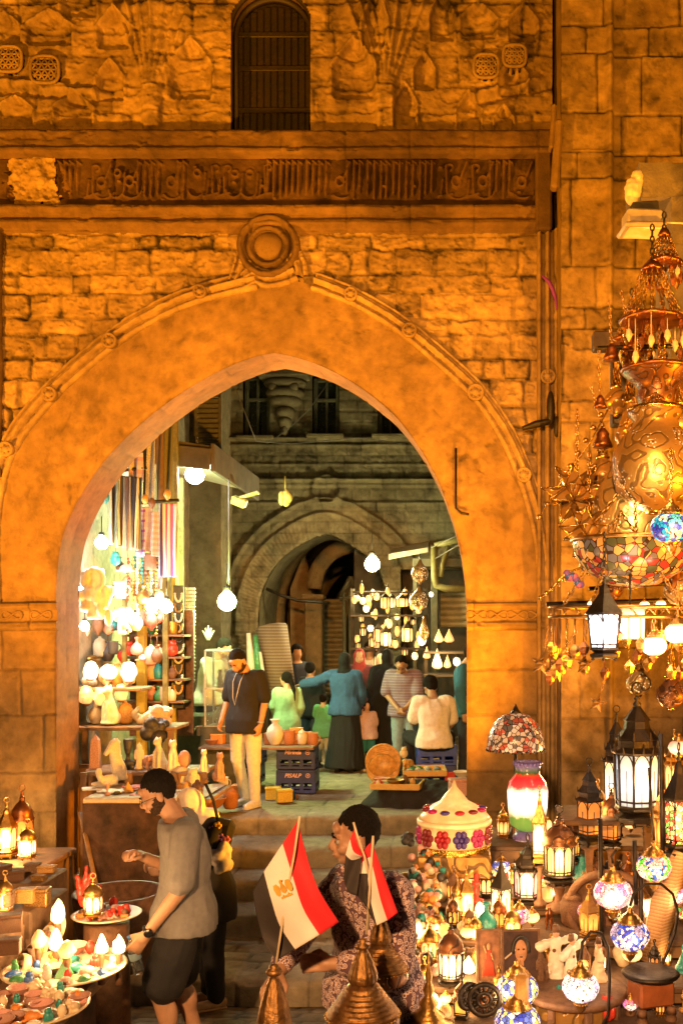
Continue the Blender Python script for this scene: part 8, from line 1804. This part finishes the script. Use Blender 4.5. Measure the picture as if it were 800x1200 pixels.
# small copper things on strings
for i, (u, v, rr) in enumerate([(703, 470, 8), (706, 512, 12), (716, 412, 10), (737, 400, 9), (705, 610, 7)]):
    r = empty('copper_bell', P(u, v, 5.7), 0, ['small pierced copper flower high by the black pole', 'copper bell pot hanging left of the ribbed neck', 'small copper bell left of the crystal chandelier', 'pale copper bell in front of the crystal chandelier', 'small brass bell between the spiked stars'][i], 'bell', 'small bells on strings'); R_ = S(rr, 5.7)
    MB().lathe([(R_, -R_), (R_*.9, -R_*.6), (R_*.6, 0), (R_*.65, .3*R_), (R_*.3, .8*R_), (.003, R_)], 14).build('bell', M_cop, r); mb = MB(); chain(mb, (0, 0, R_), (random.uniform(-.1, .1), 0, S(60, 5.7)), 0, .025, .003); mb.build('chain', M_brs, r)
mb = MB(); mb.tube([P(632, 606, 5.6), P(652, 572, 5.6), P(690, 520, 5.6), P(712, 480, 5.6)], .004, 5); [mb.sph(P(632+k*9, 606-k*15, 5.6), .016, 8, 6) for k in range(9)]; tag(mb.build('bead_chain', M_brs), 'slanting brass bead chain left of the big pendants', 'chain')
mb = MB(); mb.tube([P(632, 702, 5.3), P(646, 690, 5.3), P(662, 672, 5.3), P(690, 662, 5.3)], .006, 5); [mb.sph(P(633+k*7, 701-k*5.5, 5.3), .014, 8, 6) for k in range(5)]; tag(mb.build('bead_chain', M_gold), 'short bead chain under the mosaic bowl by the strip', 'chain')
mb = MB()
for k in range(10): mb.sph(P(664+k*1.8, 672+k*1.3+3*math.sin(k), 5.3), .02, 8, 6, k % 3)
tag(mb.build('flower_garland', [MATS['flower_violet'], M_blug, MATS['flower_pink']]), 'small violet and pink garland at the left of the mosaic bowl', 'garland')
# crystal chandelier of chains at the top
def chandelier(u, v, Y, label, w0, h0, seed):
    r = empty('crystal_chandelier', P(u, v, Y), 0, label, 'chandelier', 'chain chandeliers'); rr = random.Random(seed); W0, H0 = S(w0, Y), S(h0, Y)
    for (f, zf_) in ((.35, 1.0), (1.0, .45)):
        mb = MB(); mb.lathe([(W0*.5*f, H0*zf_), (W0*.55*f, H0*zf_+.015), (W0*.3*f, H0*zf_+.05)], 18); mb.build('dish', M_cop, r)
    for k in range(14):
        t = 2*PI*k/14; mb = MB(); a = Vector((W0*.18*math.cos(t), W0*.18*math.sin(t), H0)); b_ = Vector((W0*.52*math.cos(t), W0*.52*math.sin(t), H0*.45)); chain(mb, a, b_, .02, .028, .0035); mb.build('chain', M_brs, r)
    for k in range(22):
        t = rr.uniform(0, 2*PI); q = rr.uniform(.2, .52)*W0; z = H0*rr.uniform(.05, .42); mb = MB(); mb.tube([(q*math.cos(t), q*math.sin(t), z), (q*math.cos(t), q*math.sin(t), H0*.46)], .0025, 4); mb.lathe([(.002, z-.05), (.02, z-.015), (.014, z+.01), (.002, z+.025)], 5, c=(q*math.cos(t), q*math.sin(t), 0), sm=False)
        mb.build('crystal_drop', [M_gold, M_crm, M_cop][k % 3], r)
    mb = MB(); chain(mb, (0, 0, H0), (0, 0, H0*1.5), 0, .04, .005); mb.build('hanging_chain', M_blkm, r)
chandelier(764, 428, 5.5, 'chandelier of brass chains and drops above the copper bowl', 72, 110, 3); chandelier(778, 338, 5.7, 'smaller chain chandelier under the white floodlight', 40, 60, 8); chandelier(740, 428, 5.9, 'dark chain chandelier behind the first one', 44, 60, 5)
for u0, u1, v0, v1, lb in ((694, 728, 390, 411, 'plain dark plank sticking out left of the chandeliers'), (716, 742, 412, 500, 'black cloth-wrapped pole behind the ribbed brass neck')):
    mb = MB(); a = P(u0, v1, 6.2); b_ = P(u1, v0, 6.2); mb.box(((a.x+b_.x)/2, 6.2, (a.z+b_.z)/2), (b_.x-a.x, .12, b_.z-a.z), 0, None, .01); tag(mb.build('plank', M_blkm if u0 > 700 else mat('dark_plank', (.05, .03, .02), .7)), lb, 'plank')
# glittering small wares behind the pendants and along the frame
r_ = empty('hanging_rack', P(790, 420, 5.9), 0, 'iron rack from which the pendants and chandeliers hang', 'rack'); q0 = Vector(r_.location)
mb = MB(); [mb.tube([P(u0, v0, 5.7)-q0, P(u1, v1, 5.7)-q0], .014, 6) for u0, v0, u1, v1 in ((700, 408, 830, 404), (690, 690, 830, 680), (640, 708, 830, 702))]; mb.tube([P(826, 300, 5.7)-q0, P(826, 1000, 5.7)-q0], .02, 6); mb.build('rack_bar', M_blkm, r_)
# grey stone beam and pillar of the neighbouring portal, floodlight on it
portal = empty('stone_portal', P(790, 400, 6.4), 0, 'grey stone beam and pillar at the upper right corner', 'portal'); QL = Vector(portal.location); M_gs = stone('grey_sandstone', (.26, .22, .18), .4, .5, 60)
def rough_box(u0, u1, v0, v1, Y, dep, seed, nm):
    a = P(u0, v1, Y); b_ = P(u1, v0, Y); n = 40; Xg, Zg = np.meshgrid(np.linspace(a.x, b_.x, max(4, int((b_.x-a.x)/.02))), np.linspace(a.z, b_.z, max(4, int((b_.z-a.z)/.02)))); grid_obj(nm, Xg-QL.x, np.full_like(Xg, Y)-.01-.02*fbm(Xg*9, Zg*9, seed, 4)-QL.y, Zg-QL.z, .5+.4*fbm(Xg*4, Zg*6, seed+1, 4), None, M_gs, portal)
    mb = MB(); mb.box(((a.x+b_.x)/2-QL.x, Y+dep/2-QL.y, (a.z+b_.z)/2-QL.z), (b_.x-a.x, dep, b_.z-a.z)); mb.build(nm, M_gs, portal)
rough_box(748, 860, 191, 231, 6.4, .5, 4, 'stone_beam'); rough_box(786, 860, 231, 420, 6.4, .5, 6, 'stone_pillar'); 
fl = empty('floodlight', P(752, 262, 6.2), .1, 'white box floodlight with a black back under the grey beam', 'floodlight'); 
mb = MB(); w0, h0 = S(50, 6.2), S(26, 6.2); mb.box((0, 0, .02), (w0*.84, .16, h0*.66), 0, None, .012); mb.box((-.01, -.02, -h0*.34), (w0, .22, h0*.22), 0, (0, rad(-3), 0), .012); mb.build('housing', mat('white_enamel', (.34, .30, .27), .5), fl)
mb = MB(); mb.box((.02, .03, h0*.74), (w0*.62, .1, h0*.5), 0, (0, rad(-6), 0), .006); mb.build('back_box', M_bas, fl); mb = MB(); mb.box((0, -.02, -h0*.46), (w0*.8, .16, .012)); mb.build('lens', G_amber, fl)
mb = MB(); mb.tube([(w0*.4, -.1, -h0*.2), (w0*.8, -.12, -h0*.26), (w0*1.3, -.1, -h0*.3)], .006, 5); mb.build('cable', M_crm, fl)
mb = MB(); mb.sph((0, 0, 0), (.05, .04, .09), 10, 7); mb.sph((.02, 0, .08), (.035, .03, .05), 8, 6); o = remesh(mb, .012, 1, M_lim, 'tied_bundle', None, .02, 20); o.location = P(742, 224, 6.25); tag(o, 'pale knotted cloth tied above the white floodlight', 'cloth')
# ---------------------------------------------------------------- big brass domes and flags at the very front
M_abr = mat('aged_bronze', (.30, .16, .055), .42, .9, .5, 22, .5, 90)
def brass_dome(u, v, Y, wpx, hpx, label, onion=True):
    r = empty('brass_dome_lantern', P(u, v, Y), 0, label, 'lantern', 'large brass domes at the front'); w_, h = S(wpx, Y)/2, S(hpx, Y)
    pr = []
    for i in range(7):
        a = w_*(1-.085*i); z = -h*.25+i*h*.075; pr += [(a, z), (a*1.012, z+h*.02), (a*.985, z+h*.045), (a*.93, z+h*.055)]
    MB().lathe(pr+[(w_*.36, h*.33)], 44).build('dome', M_abr, r)
    mb = MB(); mb.lathe([(w_*.97, -h*.55), (w_*1.03, -h*.5), (w_*1.03, -h*.28), (w_, -h*.25)], 44, cap=False); mb.build('pierced_band', PC, r)
    mb = MB()
    for k in range(50): t = 2*PI*k/50; mb.sph((w_*1.04*math.cos(t), w_*1.04*math.sin(t), -h*.27), w_*.03, 6, 4)
    mb.build('bead_row', M_gold, r)
    seg = 24; prof2 = [(.36, .33), (.40, .38), (.38, .5), (.26, .72), (.16, .86), (.12, .92), (.2, .96), (.2, 1.0), (.1, 1.04), (.14, 1.08), (.02, 1.14)]
    mb = MB(); vs = []
    for a, z in prof2:
        for k in range(48): t = 2*PI*k/48; q = a*w_*(1+(.07*abs(math.sin(t*6)) if z < .9 else 0)); vs.append((q*math.cos(t), q*math.sin(t), z*h))
    fs = [(i*48+k, i*48+(k+1) % 48, (i+1)*48+(k+1) % 48, (i+1)*48+k) for i in range(len(prof2)-1) for k in range(48)]; mb.add(vs, fs, 0, True); mb.build('fluted_spire', M_abr, r); return r
brass_dome(425, 1172, 3.5, 84, 64, 'large brass dome in front of the stall keeper, nearer one'); brass_dome(446, 1122, 4.0, 62, 52, 'brass dome behind the nearer one, under the small flags')
r = empty('brass_finial', P(321, 1210, 3.55), 0, 'slim fluted brass finial carrying the big flag', 'finial'); h = S(78, 3.55); w_ = S(20, 3.55)
prof2 = [(1, 0), (.98, .15), (.8, .4), (.5, .68), (.3, .8), (.22, .84), (.42, .87), (.5, .91), (.4, .95), (.2, .97), (.3, .99), (.12, 1.02)]; vs = []
for a, z in prof2:
    for k in range(48): t = 2*PI*k/48; q = a*w_*(1+(.06*abs(math.sin(t*7)) if z < .8 else 0)); vs.append((q*math.cos(t), q*math.sin(t), z*h))
MB().add(vs, [(i*48+k, i*48+(k+1) % 48, (i+1)*48+(k+1) % 48, (i+1)*48+k) for i in range(len(prof2)-1) for k in range(48)], 0, True).build('fluted_body', M_abr, r)
MB().lathe([(w_*1.05, -.05), (w_*1.1, 0), (w_, .01)], 30).build('collar', M_abr, r)
# flags
M_fr_ = mat('flag_red', (.72, .02, .03), .7, 0, .08, 12, .15, 200); M_fw = mat('flag_white', (.80, .74, .68), .7, 0, .05, 12, .15, 200); M_fb = mat('flag_black', (.035, .028, .026), .75, 0, .15, 12, .15, 200); M_eg = mat('eagle_gold', (.58, .34, .04), .6, 0, .2, 30)
def bez(pts, n): return resample(pts, n)
def flag(rows, Y, label, pole, bulge=.05, emblem=None, seed=0):
    """rows: outlines of the stripe borders, each a list of picture points from hoist to fly; colours red, white, black between them"""
    q0 = P(*rows[0][0], Y); r = empty('flag', q0, 0, label, 'flag', 'red, white and black flags'); n = 40; C = [bez(x, n) for x in rows]; vs = []; fs = []; mi = []; sub = 12; nr = (len(C)-1)*sub+1
    for i in range(nr):
        k, f = min(i//sub, len(C)-2), 0; f = (i-k*sub)/sub; pts = C[k]*(1-f)+C[k+1]*f
        for j in range(n):
            s_, t = j/(n-1), i/(nr-1); d = bulge*(math.sin(t*PI*2.3+s_*1.8+seed)*.5+.25*math.sin(s_*7+t*4+seed))*(.3+.7*s_); vs.append(P(pts[j, 0], pts[j, 1], Y+d)-q0)
    mb = MB()
    for i in range(nr-1):
        f_ = [(i*n+j, i*n+j+1, (i+1)*n+j+1, (i+1)*n+j) for j in range(n-1)]; mb.f += [list(x) for x in f_]; mb.m += [min(i//sub, 2)]*len(f_); mb.s += [True]*len(f_)
    mb.v = [tuple(v) for v in vs]; o = mb.build('cloth', [M_fr_, M_fw, M_fb], r); sd = o.modifiers.new('s', 'SOLIDIFY'); sd.thickness = .0025; sd.offset = 0
    mp = MB(); mp.tube([P(a, b_, Y-.012)-q0 for a, b_ in pole], .0045, 7); mp.build('stick', M_crm, r)
    if emblem:
        u, v, sc_, rot = emblem; mb = MB()
        def E(pts):
            c, s_ = math.cos(rot), math.sin(rot); w = [((u+(x*c-y*s_)*sc_), (v+(x*s_+y*c)*sc_)) for x, y in pts]; k = len(w); vv = [P(a, b_, Y-.030)-q0 for a, b_ in w]+[P(a, b_, Y-.020)-q0 for a, b_ in w]; mb.add(vv, [tuple(range(k)), tuple(range(k, 2*k))[::-1]]+[(i, k+i, k+(i+1) % k, (i+1) % k) for i in range(k)])
        E([(-.15, -.5), (.15, -.5), (.3, -.1), (.26, .3), (.0, .5), (-.26, .3), (-.3, -.1)]); E([(-.3, -.36), (-.5, -.75), (-.85, -.7), (-.95, -.3), (-.9, .3), (-.72, .55), (-.5, .5), (-.34, .1)]); E([(.3, -.36), (.5, -.75), (.85, -.7), (.95, -.3), (.9, .3), (.72, .55), (.5, .5), (.34, .1)])
        E([(-.12, -.5), (-.14, -.85), (.05, -1.0), (.28, -.86), (.12, -.78), (.12, -.5)]); E([(-.6, .68), (.6, .68), (.6, .92), (-.6, .92)]); E([(-.3, .45), (-.15, .7), (-.4, .7)]); E([(.3, .45), (.15, .7), (.4, .7)]); mb.build('eagle_emblem', M_eg, r)
    return r
flag([[(349, 962), (357, 995), (372, 1040), (397, 1081)], [(331, 989), (342, 1025), (355, 1065), (374, 1096)], [(309, 1022), (318, 1055), (328, 1085), (346, 1113)], [(296, 1046), (301, 1075), (310, 1105), (324, 1126)]], 3.6, 'large flag on the slim finial with gold eagle on its white stripe', [(351, 957), (345, 1000), (334, 1060), (322, 1140)], .06, (332, 1042, 11.5, -.45))
flag([[(415, 972), (419, 990), (426, 1003)], [(410, 984), (414, 998), (424, 1004)], [(405, 1002), (412, 1008), (424, 1005)], [(402, 1030), (408, 1046), (418, 1050)]], 3.75, 'small flag hanging on the slanting stick, left one', [(414, 964), (420, 985), (427, 1004), (433, 1030)], .03, None, 1)
flag([[(435, 985), (444, 1010), (455, 1040), (466, 1070)], [(434, 1005), (440, 1030), (446, 1055), (454, 1079)], [(431, 1030), (433, 1050), (436, 1065), (441, 1085)], [(427, 1046), (428, 1055), (430, 1062), (432, 1070)]], 3.72, 'small flag with white and red stripes spread to the right', [(437, 980), (434, 1030), (429, 1095)], .03, None, 2)
flag([[(434, 988), (430, 992), (426, 999)], [(434, 1004), (427, 1008), (421, 1014)], [(433, 1024), (424, 1024), (416, 1026)], [(432, 1066), (420, 1052), (409, 1040)]], 3.78, 'small flag folded between the other two small ones', [(437, 984), (435, 1030), (431, 1090)], .03, None, 3)
# ---------------------------------------------------------------- left front stall
ls = empty('trinket_stall', P(60, 1150, 4.8), 0, 'dark stall covered with plates of trinkets in front of the left pier', 'stall'); NL = Vector(ls.location)
mb = MB(); zt_ = 1.27; mb.box((-2.75-NL.x, 4.55-NL.y, zt_-.03-NL.z), (1.9, 1.3, .06), 0, None, .01); mb.build('table_top', M_wd2, ls)
mb = MB(); mb.box((-2.78-NL.x, 4.60-NL.y, (zt_-.06+.4)/2-NL.z), (1.78, 1.18, zt_-.5), 0, None, .02); mb.build('skirt', M_rug, ls)
mb = MB(); 
for i, (dz, y0, y1, x1) in enumerate([(.22, 4.62, 5.18, -2.26), (.27, 5.2, 5.7, -2.24), (.29, 5.7, 6.1, -2.40)]): mb.box(((-3.7+x1)/2-NL.x, (y0+y1)/2-NL.y, (zt_+dz+.4)/2-NL.z), (x1+3.7, y1-y0, zt_+dz-.4), 0, None, .01)
mb.build('stepped_boxes', M_wd2, ls)
def plate(u, v, Y, rpx, label, m):
    o = small('plate', m, P(u, v, Y), S(rpx, Y), 0, label, 'plate', 'round plates of trinkets'); return o
plate(125, 1078, 5.5, 40, 'round plate with red beads and a lit lantern by the pier foot', M_crm); plate(76, 1146, 4.85, 70, 'widest plate full of turtles and scarabs', M_crm); plate(34, 1192, 4.35, 68, 'front plate of pale stone dishes at the bottom left', M_crm)
mb = MB(); mb.lathe([(.13, 0), (.12, P(0, 1078, 5.5).z-.62)], 20); o = mb.build('drum_stand', M_bro, None, (P(125, 0, 5.5).x, 5.5, .6)); tag(o, 'dark drum stand under the plate of red beads', 'stand')
rg = random.Random(9)
def onplate(u, v, Y, rpx, items, where, grp):
    c = P(u, v, Y); R_ = S(rpx, Y)
    for i, (k_, m, cnm, a, q, hh) in enumerate(items):
        p = c+Vector((R_*q*math.cos(a), R_*q*math.sin(a), R_*(.07+.06*q))); nm = {'scarab': 'scarab', 'turtle': 'turtle', 'bowl': 'little bowl', 'rock': 'raw stone', 'egg': 'stone egg', 'shell': 'shell', 'cat': 'cat', 'owl': 'owl', 'pyramid': 'pyramid', 'jar': 'little jar'}[k_]
        side = ['right', 'back right', 'back', 'back left', 'left', 'front left', 'front', 'front right'][int(((a % (2*PI))/(PI/4))+.5) % 8] if q > .35 else 'middle'
        small(k_, m, p, S(hh, Y), rg.uniform(0, 6), '%s %s at the %s of %s' % (cnm, nm, side, where), 'charm', grp)
cc = [(M_teal, 'teal'), (M_redg, 'red'), (M_crm, 'cream'), (M_grn, 'green'), (M_org, 'orange'), (M_pnk, 'pink'), (M_alab, 'white'), (M_blug, 'blue'), (M_rose, 'rose')]
it = []
ks_ = ['turtle', 'scarab', 'egg', 'rock', 'scarab', 'turtle', 'bowl', 'shell', 'owl', 'pyramid']
for i in range(30):
    q = (.18, .48, .80)[0 if i < 4 else 1 if i < 13 else 2]; nn = (4, 9, 17)[0 if i < 4 else 1 if i < 13 else 2]; a = 2*PI*i/nn+.3; m, cn_ = cc[(i*4+i//9) % 9]; it.append((ks_[(i*3+i//7) % 10], m, cn_, a, q, rg.uniform(13, 22)))
onplate(76, 1146, 4.85, 70, it, 'the widest plate', 'charms on the widest plate')
it = []
for i in range(36):
    q = (.2, .5, .82)[0 if i < 4 else 1 if i < 15 else 2]; nn = (4, 11, 21)[0 if i < 4 else 1 if i < 15 else 2]; a = 2*PI*i/nn+.1; m, cn_ = [(M_pnk, 'pink'), (M_crm, 'cream'), (M_alab, 'white'), (M_rose, 'rose'), (M_crm, 'buff'), (M_teal, 'teal'), (M_org, 'orange')][(i*3) % 7]; it.append((['bowl', 'scarab', 'rock', 'turtle', 'egg', 'bowl', 'owl'][(i*5) % 7], m, cn_, a, q, rg.uniform(12, 20)))
onplate(34, 1192, 4.35, 68, it, 'the front plate', 'charms on the front plate')
it = [(['rock', 'scarab', 'egg'][i % 3], [M_redg, M_org, M_redg, M_pnk, M_alab, M_bro][i % 6], ['red', 'orange', 'crimson', 'pink', 'white', 'brown'][i % 6], 2*PI*i/10-.9, .25+.5*((i*7) % 10)/10, rg.uniform(10, 17)) for i in range(18)]
onplate(125, 1078, 5.5, 40, it, 'the plate by the pier foot', 'beads on the small plate')
lantern(109, 1074, 5.35, 46, 26, 'small bright white lantern on the plate by the pier foot', G_white, M_brs, 8, 'dome', W_=7, flare=1.0)
mb = MB(); [mb.cone((0, 0, 0), (x, 0, z), .02, .008, 8) for x, z in ((-.03, .15), (.05, .17), (.09, .10), (.02, .2))]; o = remesh(mb, .006, 1, M_redg, 'coral_branch', None, .01, 20); o.location = P(97, 1060, 5.45); tag(o, 'pink-red coral branch left of the small white lantern', 'coral')
for a in [(68, 1082, 5.1, 28, 15, 'tall pointed white flame lamp, upper one of the left stall', 8, (1, .85, .55), 5, 'flame'), (66, 1114, 4.95, 24, 17, 'round flame lamp directly below the tall pointed one', 8, (1, .84, .52), 5, 'flame'), (119, 1118, 4.9, 22, 14, 'pointed lit glass behind the widest plate, left one', 8, (1, .86, .55), 4, 'flame'), (139, 1118, 4.9, 23, 14, 'pointed lit glass behind the widest plate, right one', 8, (1, .86, .55), 4, 'flame'), (45, 1112, 4.9, 20, 16, 'low orange stone lamp left of the round flame lamp', 2.5, (1, .6, .25), 0, 'round'), (78, 1124, 4.8, 20, 18, 'tiny glowing stone lamp at the back of the widest plate', 4, (1, .7, .3), 0, 'round')]: onyx(*a)
lantern(6, 1070, 5.2, 46, 22, 'little white-lit lantern at the left picture edge', G_white, M_brs, 6, 'dome', W_=4, flare=1.0)
lantern(26, 1000, 8.7, 76, 28, 'bronze lantern with round mirror leaning at the left pier', G_dim, M_cop, 6, 'dome'); lantern(8, 1004, 8.6, 66, 26, 'glowing lantern at the left edge beside the bronze one', G_warm, M_brs, 6, 'pyr', W_=40)
lantern(32, 1006, 8.4, 42, 24, 'low bright lantern under the bronze one', G_white, M_brs, 6, 'dome', W_=30, flare=1.0)
ch = empty('wooden_chest', (P(5, 0, 8.7).x, 8.7, 0), 0, 'wooden chest at the left pier carrying three lanterns', 'chest'); zc_ = P(0, 1003, 8.7).z
mb = MB(); mb.box((0, 0, zc_/2-.02), (.95, .66, zc_-.06), 0, None, .015); mb.build('chest_body', M_wd2, ch); mb = MB(); mb.box((0, 0, zc_-.03), (1.0, .72, .05), 0, None, .012); mb.build('lid', M_wd2, ch)
light('lantern_light', P(14, 960, 8.75), (1, .56, .2), 26, 'POINT', .05); light('lantern_light', P(722, 890, 6.6), (1, .50, .16), 34, 'POINT', .06); light('lantern_light', P(640, 940, 6.75), (1, .50, .16), 16, 'POINT', .06)  # last two are extra points added to brighten the wall behind the stall
# bangles and boxes
for i in range(9):
    u, v, Y = 26+i*5.0, 1134-i*5.5, 4.9+i*.05; R_ = S(15, Y); mb = MB(); mb.lathe([(R_, -.02), (R_*1.06, 0), (R_, .02), (R_*.88, .018), (R_*.88, -.018), (R_, -.02)], 24, cap=False); o = mb.build('bangle', [M_crm, M_bro, M_lim, M_amb][i % 4], None, P(u, v, Y)); o.rotation_euler = (PI/2-.35, 0, -.9); tag(o, '%s bangle, number %d from the front of the row' % (['cream', 'brown', 'pale', 'amber'][i % 4], i+1), 'bangle', 'row of wide bangles')
bx_ = [(12, 1092, 4.95, 30), (4, 1062, 5.2, 26), (30, 1058, 5.3, 24), (44, 1062, 5.35, 30), (18, 1036, 5.8, 22), (2, 1030, 5.8, 24), (38, 1026, 6.0, 20), (55, 1030, 6.0, 22), (46, 1038, 5.8, 18), (12, 1118, 4.7, 26)]
for i, (u, v, Y, w_) in enumerate(bx_):
    m = [M_bro, M_wd2, M_amb, PD, M_bro][i % 5]; small('box', m, P(u, v, Y), S(w_, Y)*.72, rg.uniform(-.5, .5), '%s box %s on the left stepped boxes' % (['dark inlaid', 'plain wooden', 'amber', 'engraved brass', 'brown carved'][i % 5], ['at the front', 'at the picture edge', 'in the centre', 'under the pier lanterns', 'at the top', 'at the top edge', 'close to the pier', 'nearest the pier', 'below the pier', 'beside the bangles'][i]), 'box', 'small wooden boxes')
mb = MB(); mb.tube([P(94, 952, 9.0), P(114, 1044, 8.6)], .02, 6); tag(mb.build('wooden_pole', M_wd2), 'thin wooden pole leaning against the left pier corner', 'pole')
# bottles, cups and chest behind the man in grey
r = empty('basket', P(140, 1045, 6.6), 0, 'dark woven basket on the ground behind the plate of red beads', 'basket'); MB().lathe([(.2, -.5), (.28, -.2), (.3, 0), (.27, .0), (.24, -.1), (.01, -.12)], 24).build('basket_body', M_bro, r)
# ---------------------------------------------------------------- unseen sodium floodlights on the gateway, and added fill lights
SOD = (1, .345, .012)
light('unseen_sodium_spot', (-7.0, 3.5, .9), SOD, 8200, 'SPOT', .12, P(430, 130, YF), 66, .5)
light('unseen_sodium_spot', (5.2, 2.6, 1.0), SOD, 4600, 'SPOT', .12, P(340, 180, YF), 62, .5)
light('unseen_sodium_spot', (-1.2, -7.0, 6.2), SOD, 8000, 'SPOT', .12, P(400, 300, YF), 36, .35)  # added fill from high behind the camera, evens out the facade
light('unseen_sodium_spot', (1.0, 7.3, 1.5), SOD, 1800, 'SPOT', .1, P(110, 560, 9.6), 95, .6)  # added spot hidden behind the right stall to turn the soffit orange
light('added_front_fill', (-1.0, -4.5, 5.5), (1, .50, .19), 5600, 'SPOT', .15, (-1.0, 7.5, .6), 60, .8)  # added unseen warm fill for the foreground and steps
sun = bpy.data.objects.new('moonlight', bpy.data.lights.new('moonlight', 'SUN')); COL.objects.link(sun); sun.data.energy = .01; sun.data.angle = rad(.5); sun.rotation_euler = (rad(40), 0, rad(30))
def bulb(u, v, Y, r, col, W_, label, es=60):
    q = P(u, v, Y); key = 'lit_bulb_%d_%d_%d' % tuple(int(c*10) for c in col)
    m = MATS.get(key)
    if not m:
        t = NT(key); t.set(Base_Color=(.9, .9, .9), Emission_Color=col, Emission_Strength=es); t.m.cycles.emission_sampling = 'NONE'; m = MATS[key] = t.m
    root = empty('light_bulb', q, 0, label, 'light bulb', 'bare bulbs round the courtyard')
    mb = MB(); mb.lathe([(r*.35, r*1.1), (r*.45, r*.9), (r*.8, r*.55), (r, 0), (r*.85, -r*.55), (r*.45, -r*.9), (.001, -r)], 16); mb.build('glass', m, root)
    mb = MB(); mb.lathe([(r*.3, r*1.6), (r*.42, r*1.5), (r*.42, r*1.08), (r*.3, r*1.05)], 12); mb.tube([(0, 0, r*1.5), (0, 0, r*4)], .006, 5); mb.build('socket', M_ir, root)
    light('bulb_light', (q.x, q.y-r-.03, q.z-.02), col, W_, 'POINT', r*.8)
bulb(228, 556, 12.5, .12, (.93, 1, .92), 100, 'big round cool white bulb under the sloping canopy')
bulb(266, 705, 12.6, .12, (.70, 1, .34), 320, 'greenish white lamp hanging over the glass showcase')
bulb(178, 710, 11.0, .07, (1, .97, .85), 34, 'left bulb of the close pair beside the yellow post')
bulb(195, 711, 11.0, .07, (1, .97, .85), 34, 'right bulb of the close pair beside the yellow post')
bulb(119, 636, 10.6, .07, (.85, .97, 1), 22, 'bluish bulb beside the hanging scarves')
bulb(93, 694, 10.6, .055, (.9, .92, 1), 8, 'small bulb half behind the left pier, upper one')
bulb(99, 734, 10.6, .05, (1, .95, .9), 8, 'small bulb half behind the left pier, lower one')
bulb(436, 661, 16.6, .13, (1, .9, .42), 330, 'yellow bulb shining in front of the courtyard lantern shop')
for u, v, Y, W_ in ((452, 745, 15.2, 50), (478, 735, 15.0, 40), (515, 770, 14.7, 40), (432, 710, 15.9, 20)): light('shop_lamp_light', P(u, v, Y), (1, .62, .25), W_, 'POINT', .1)
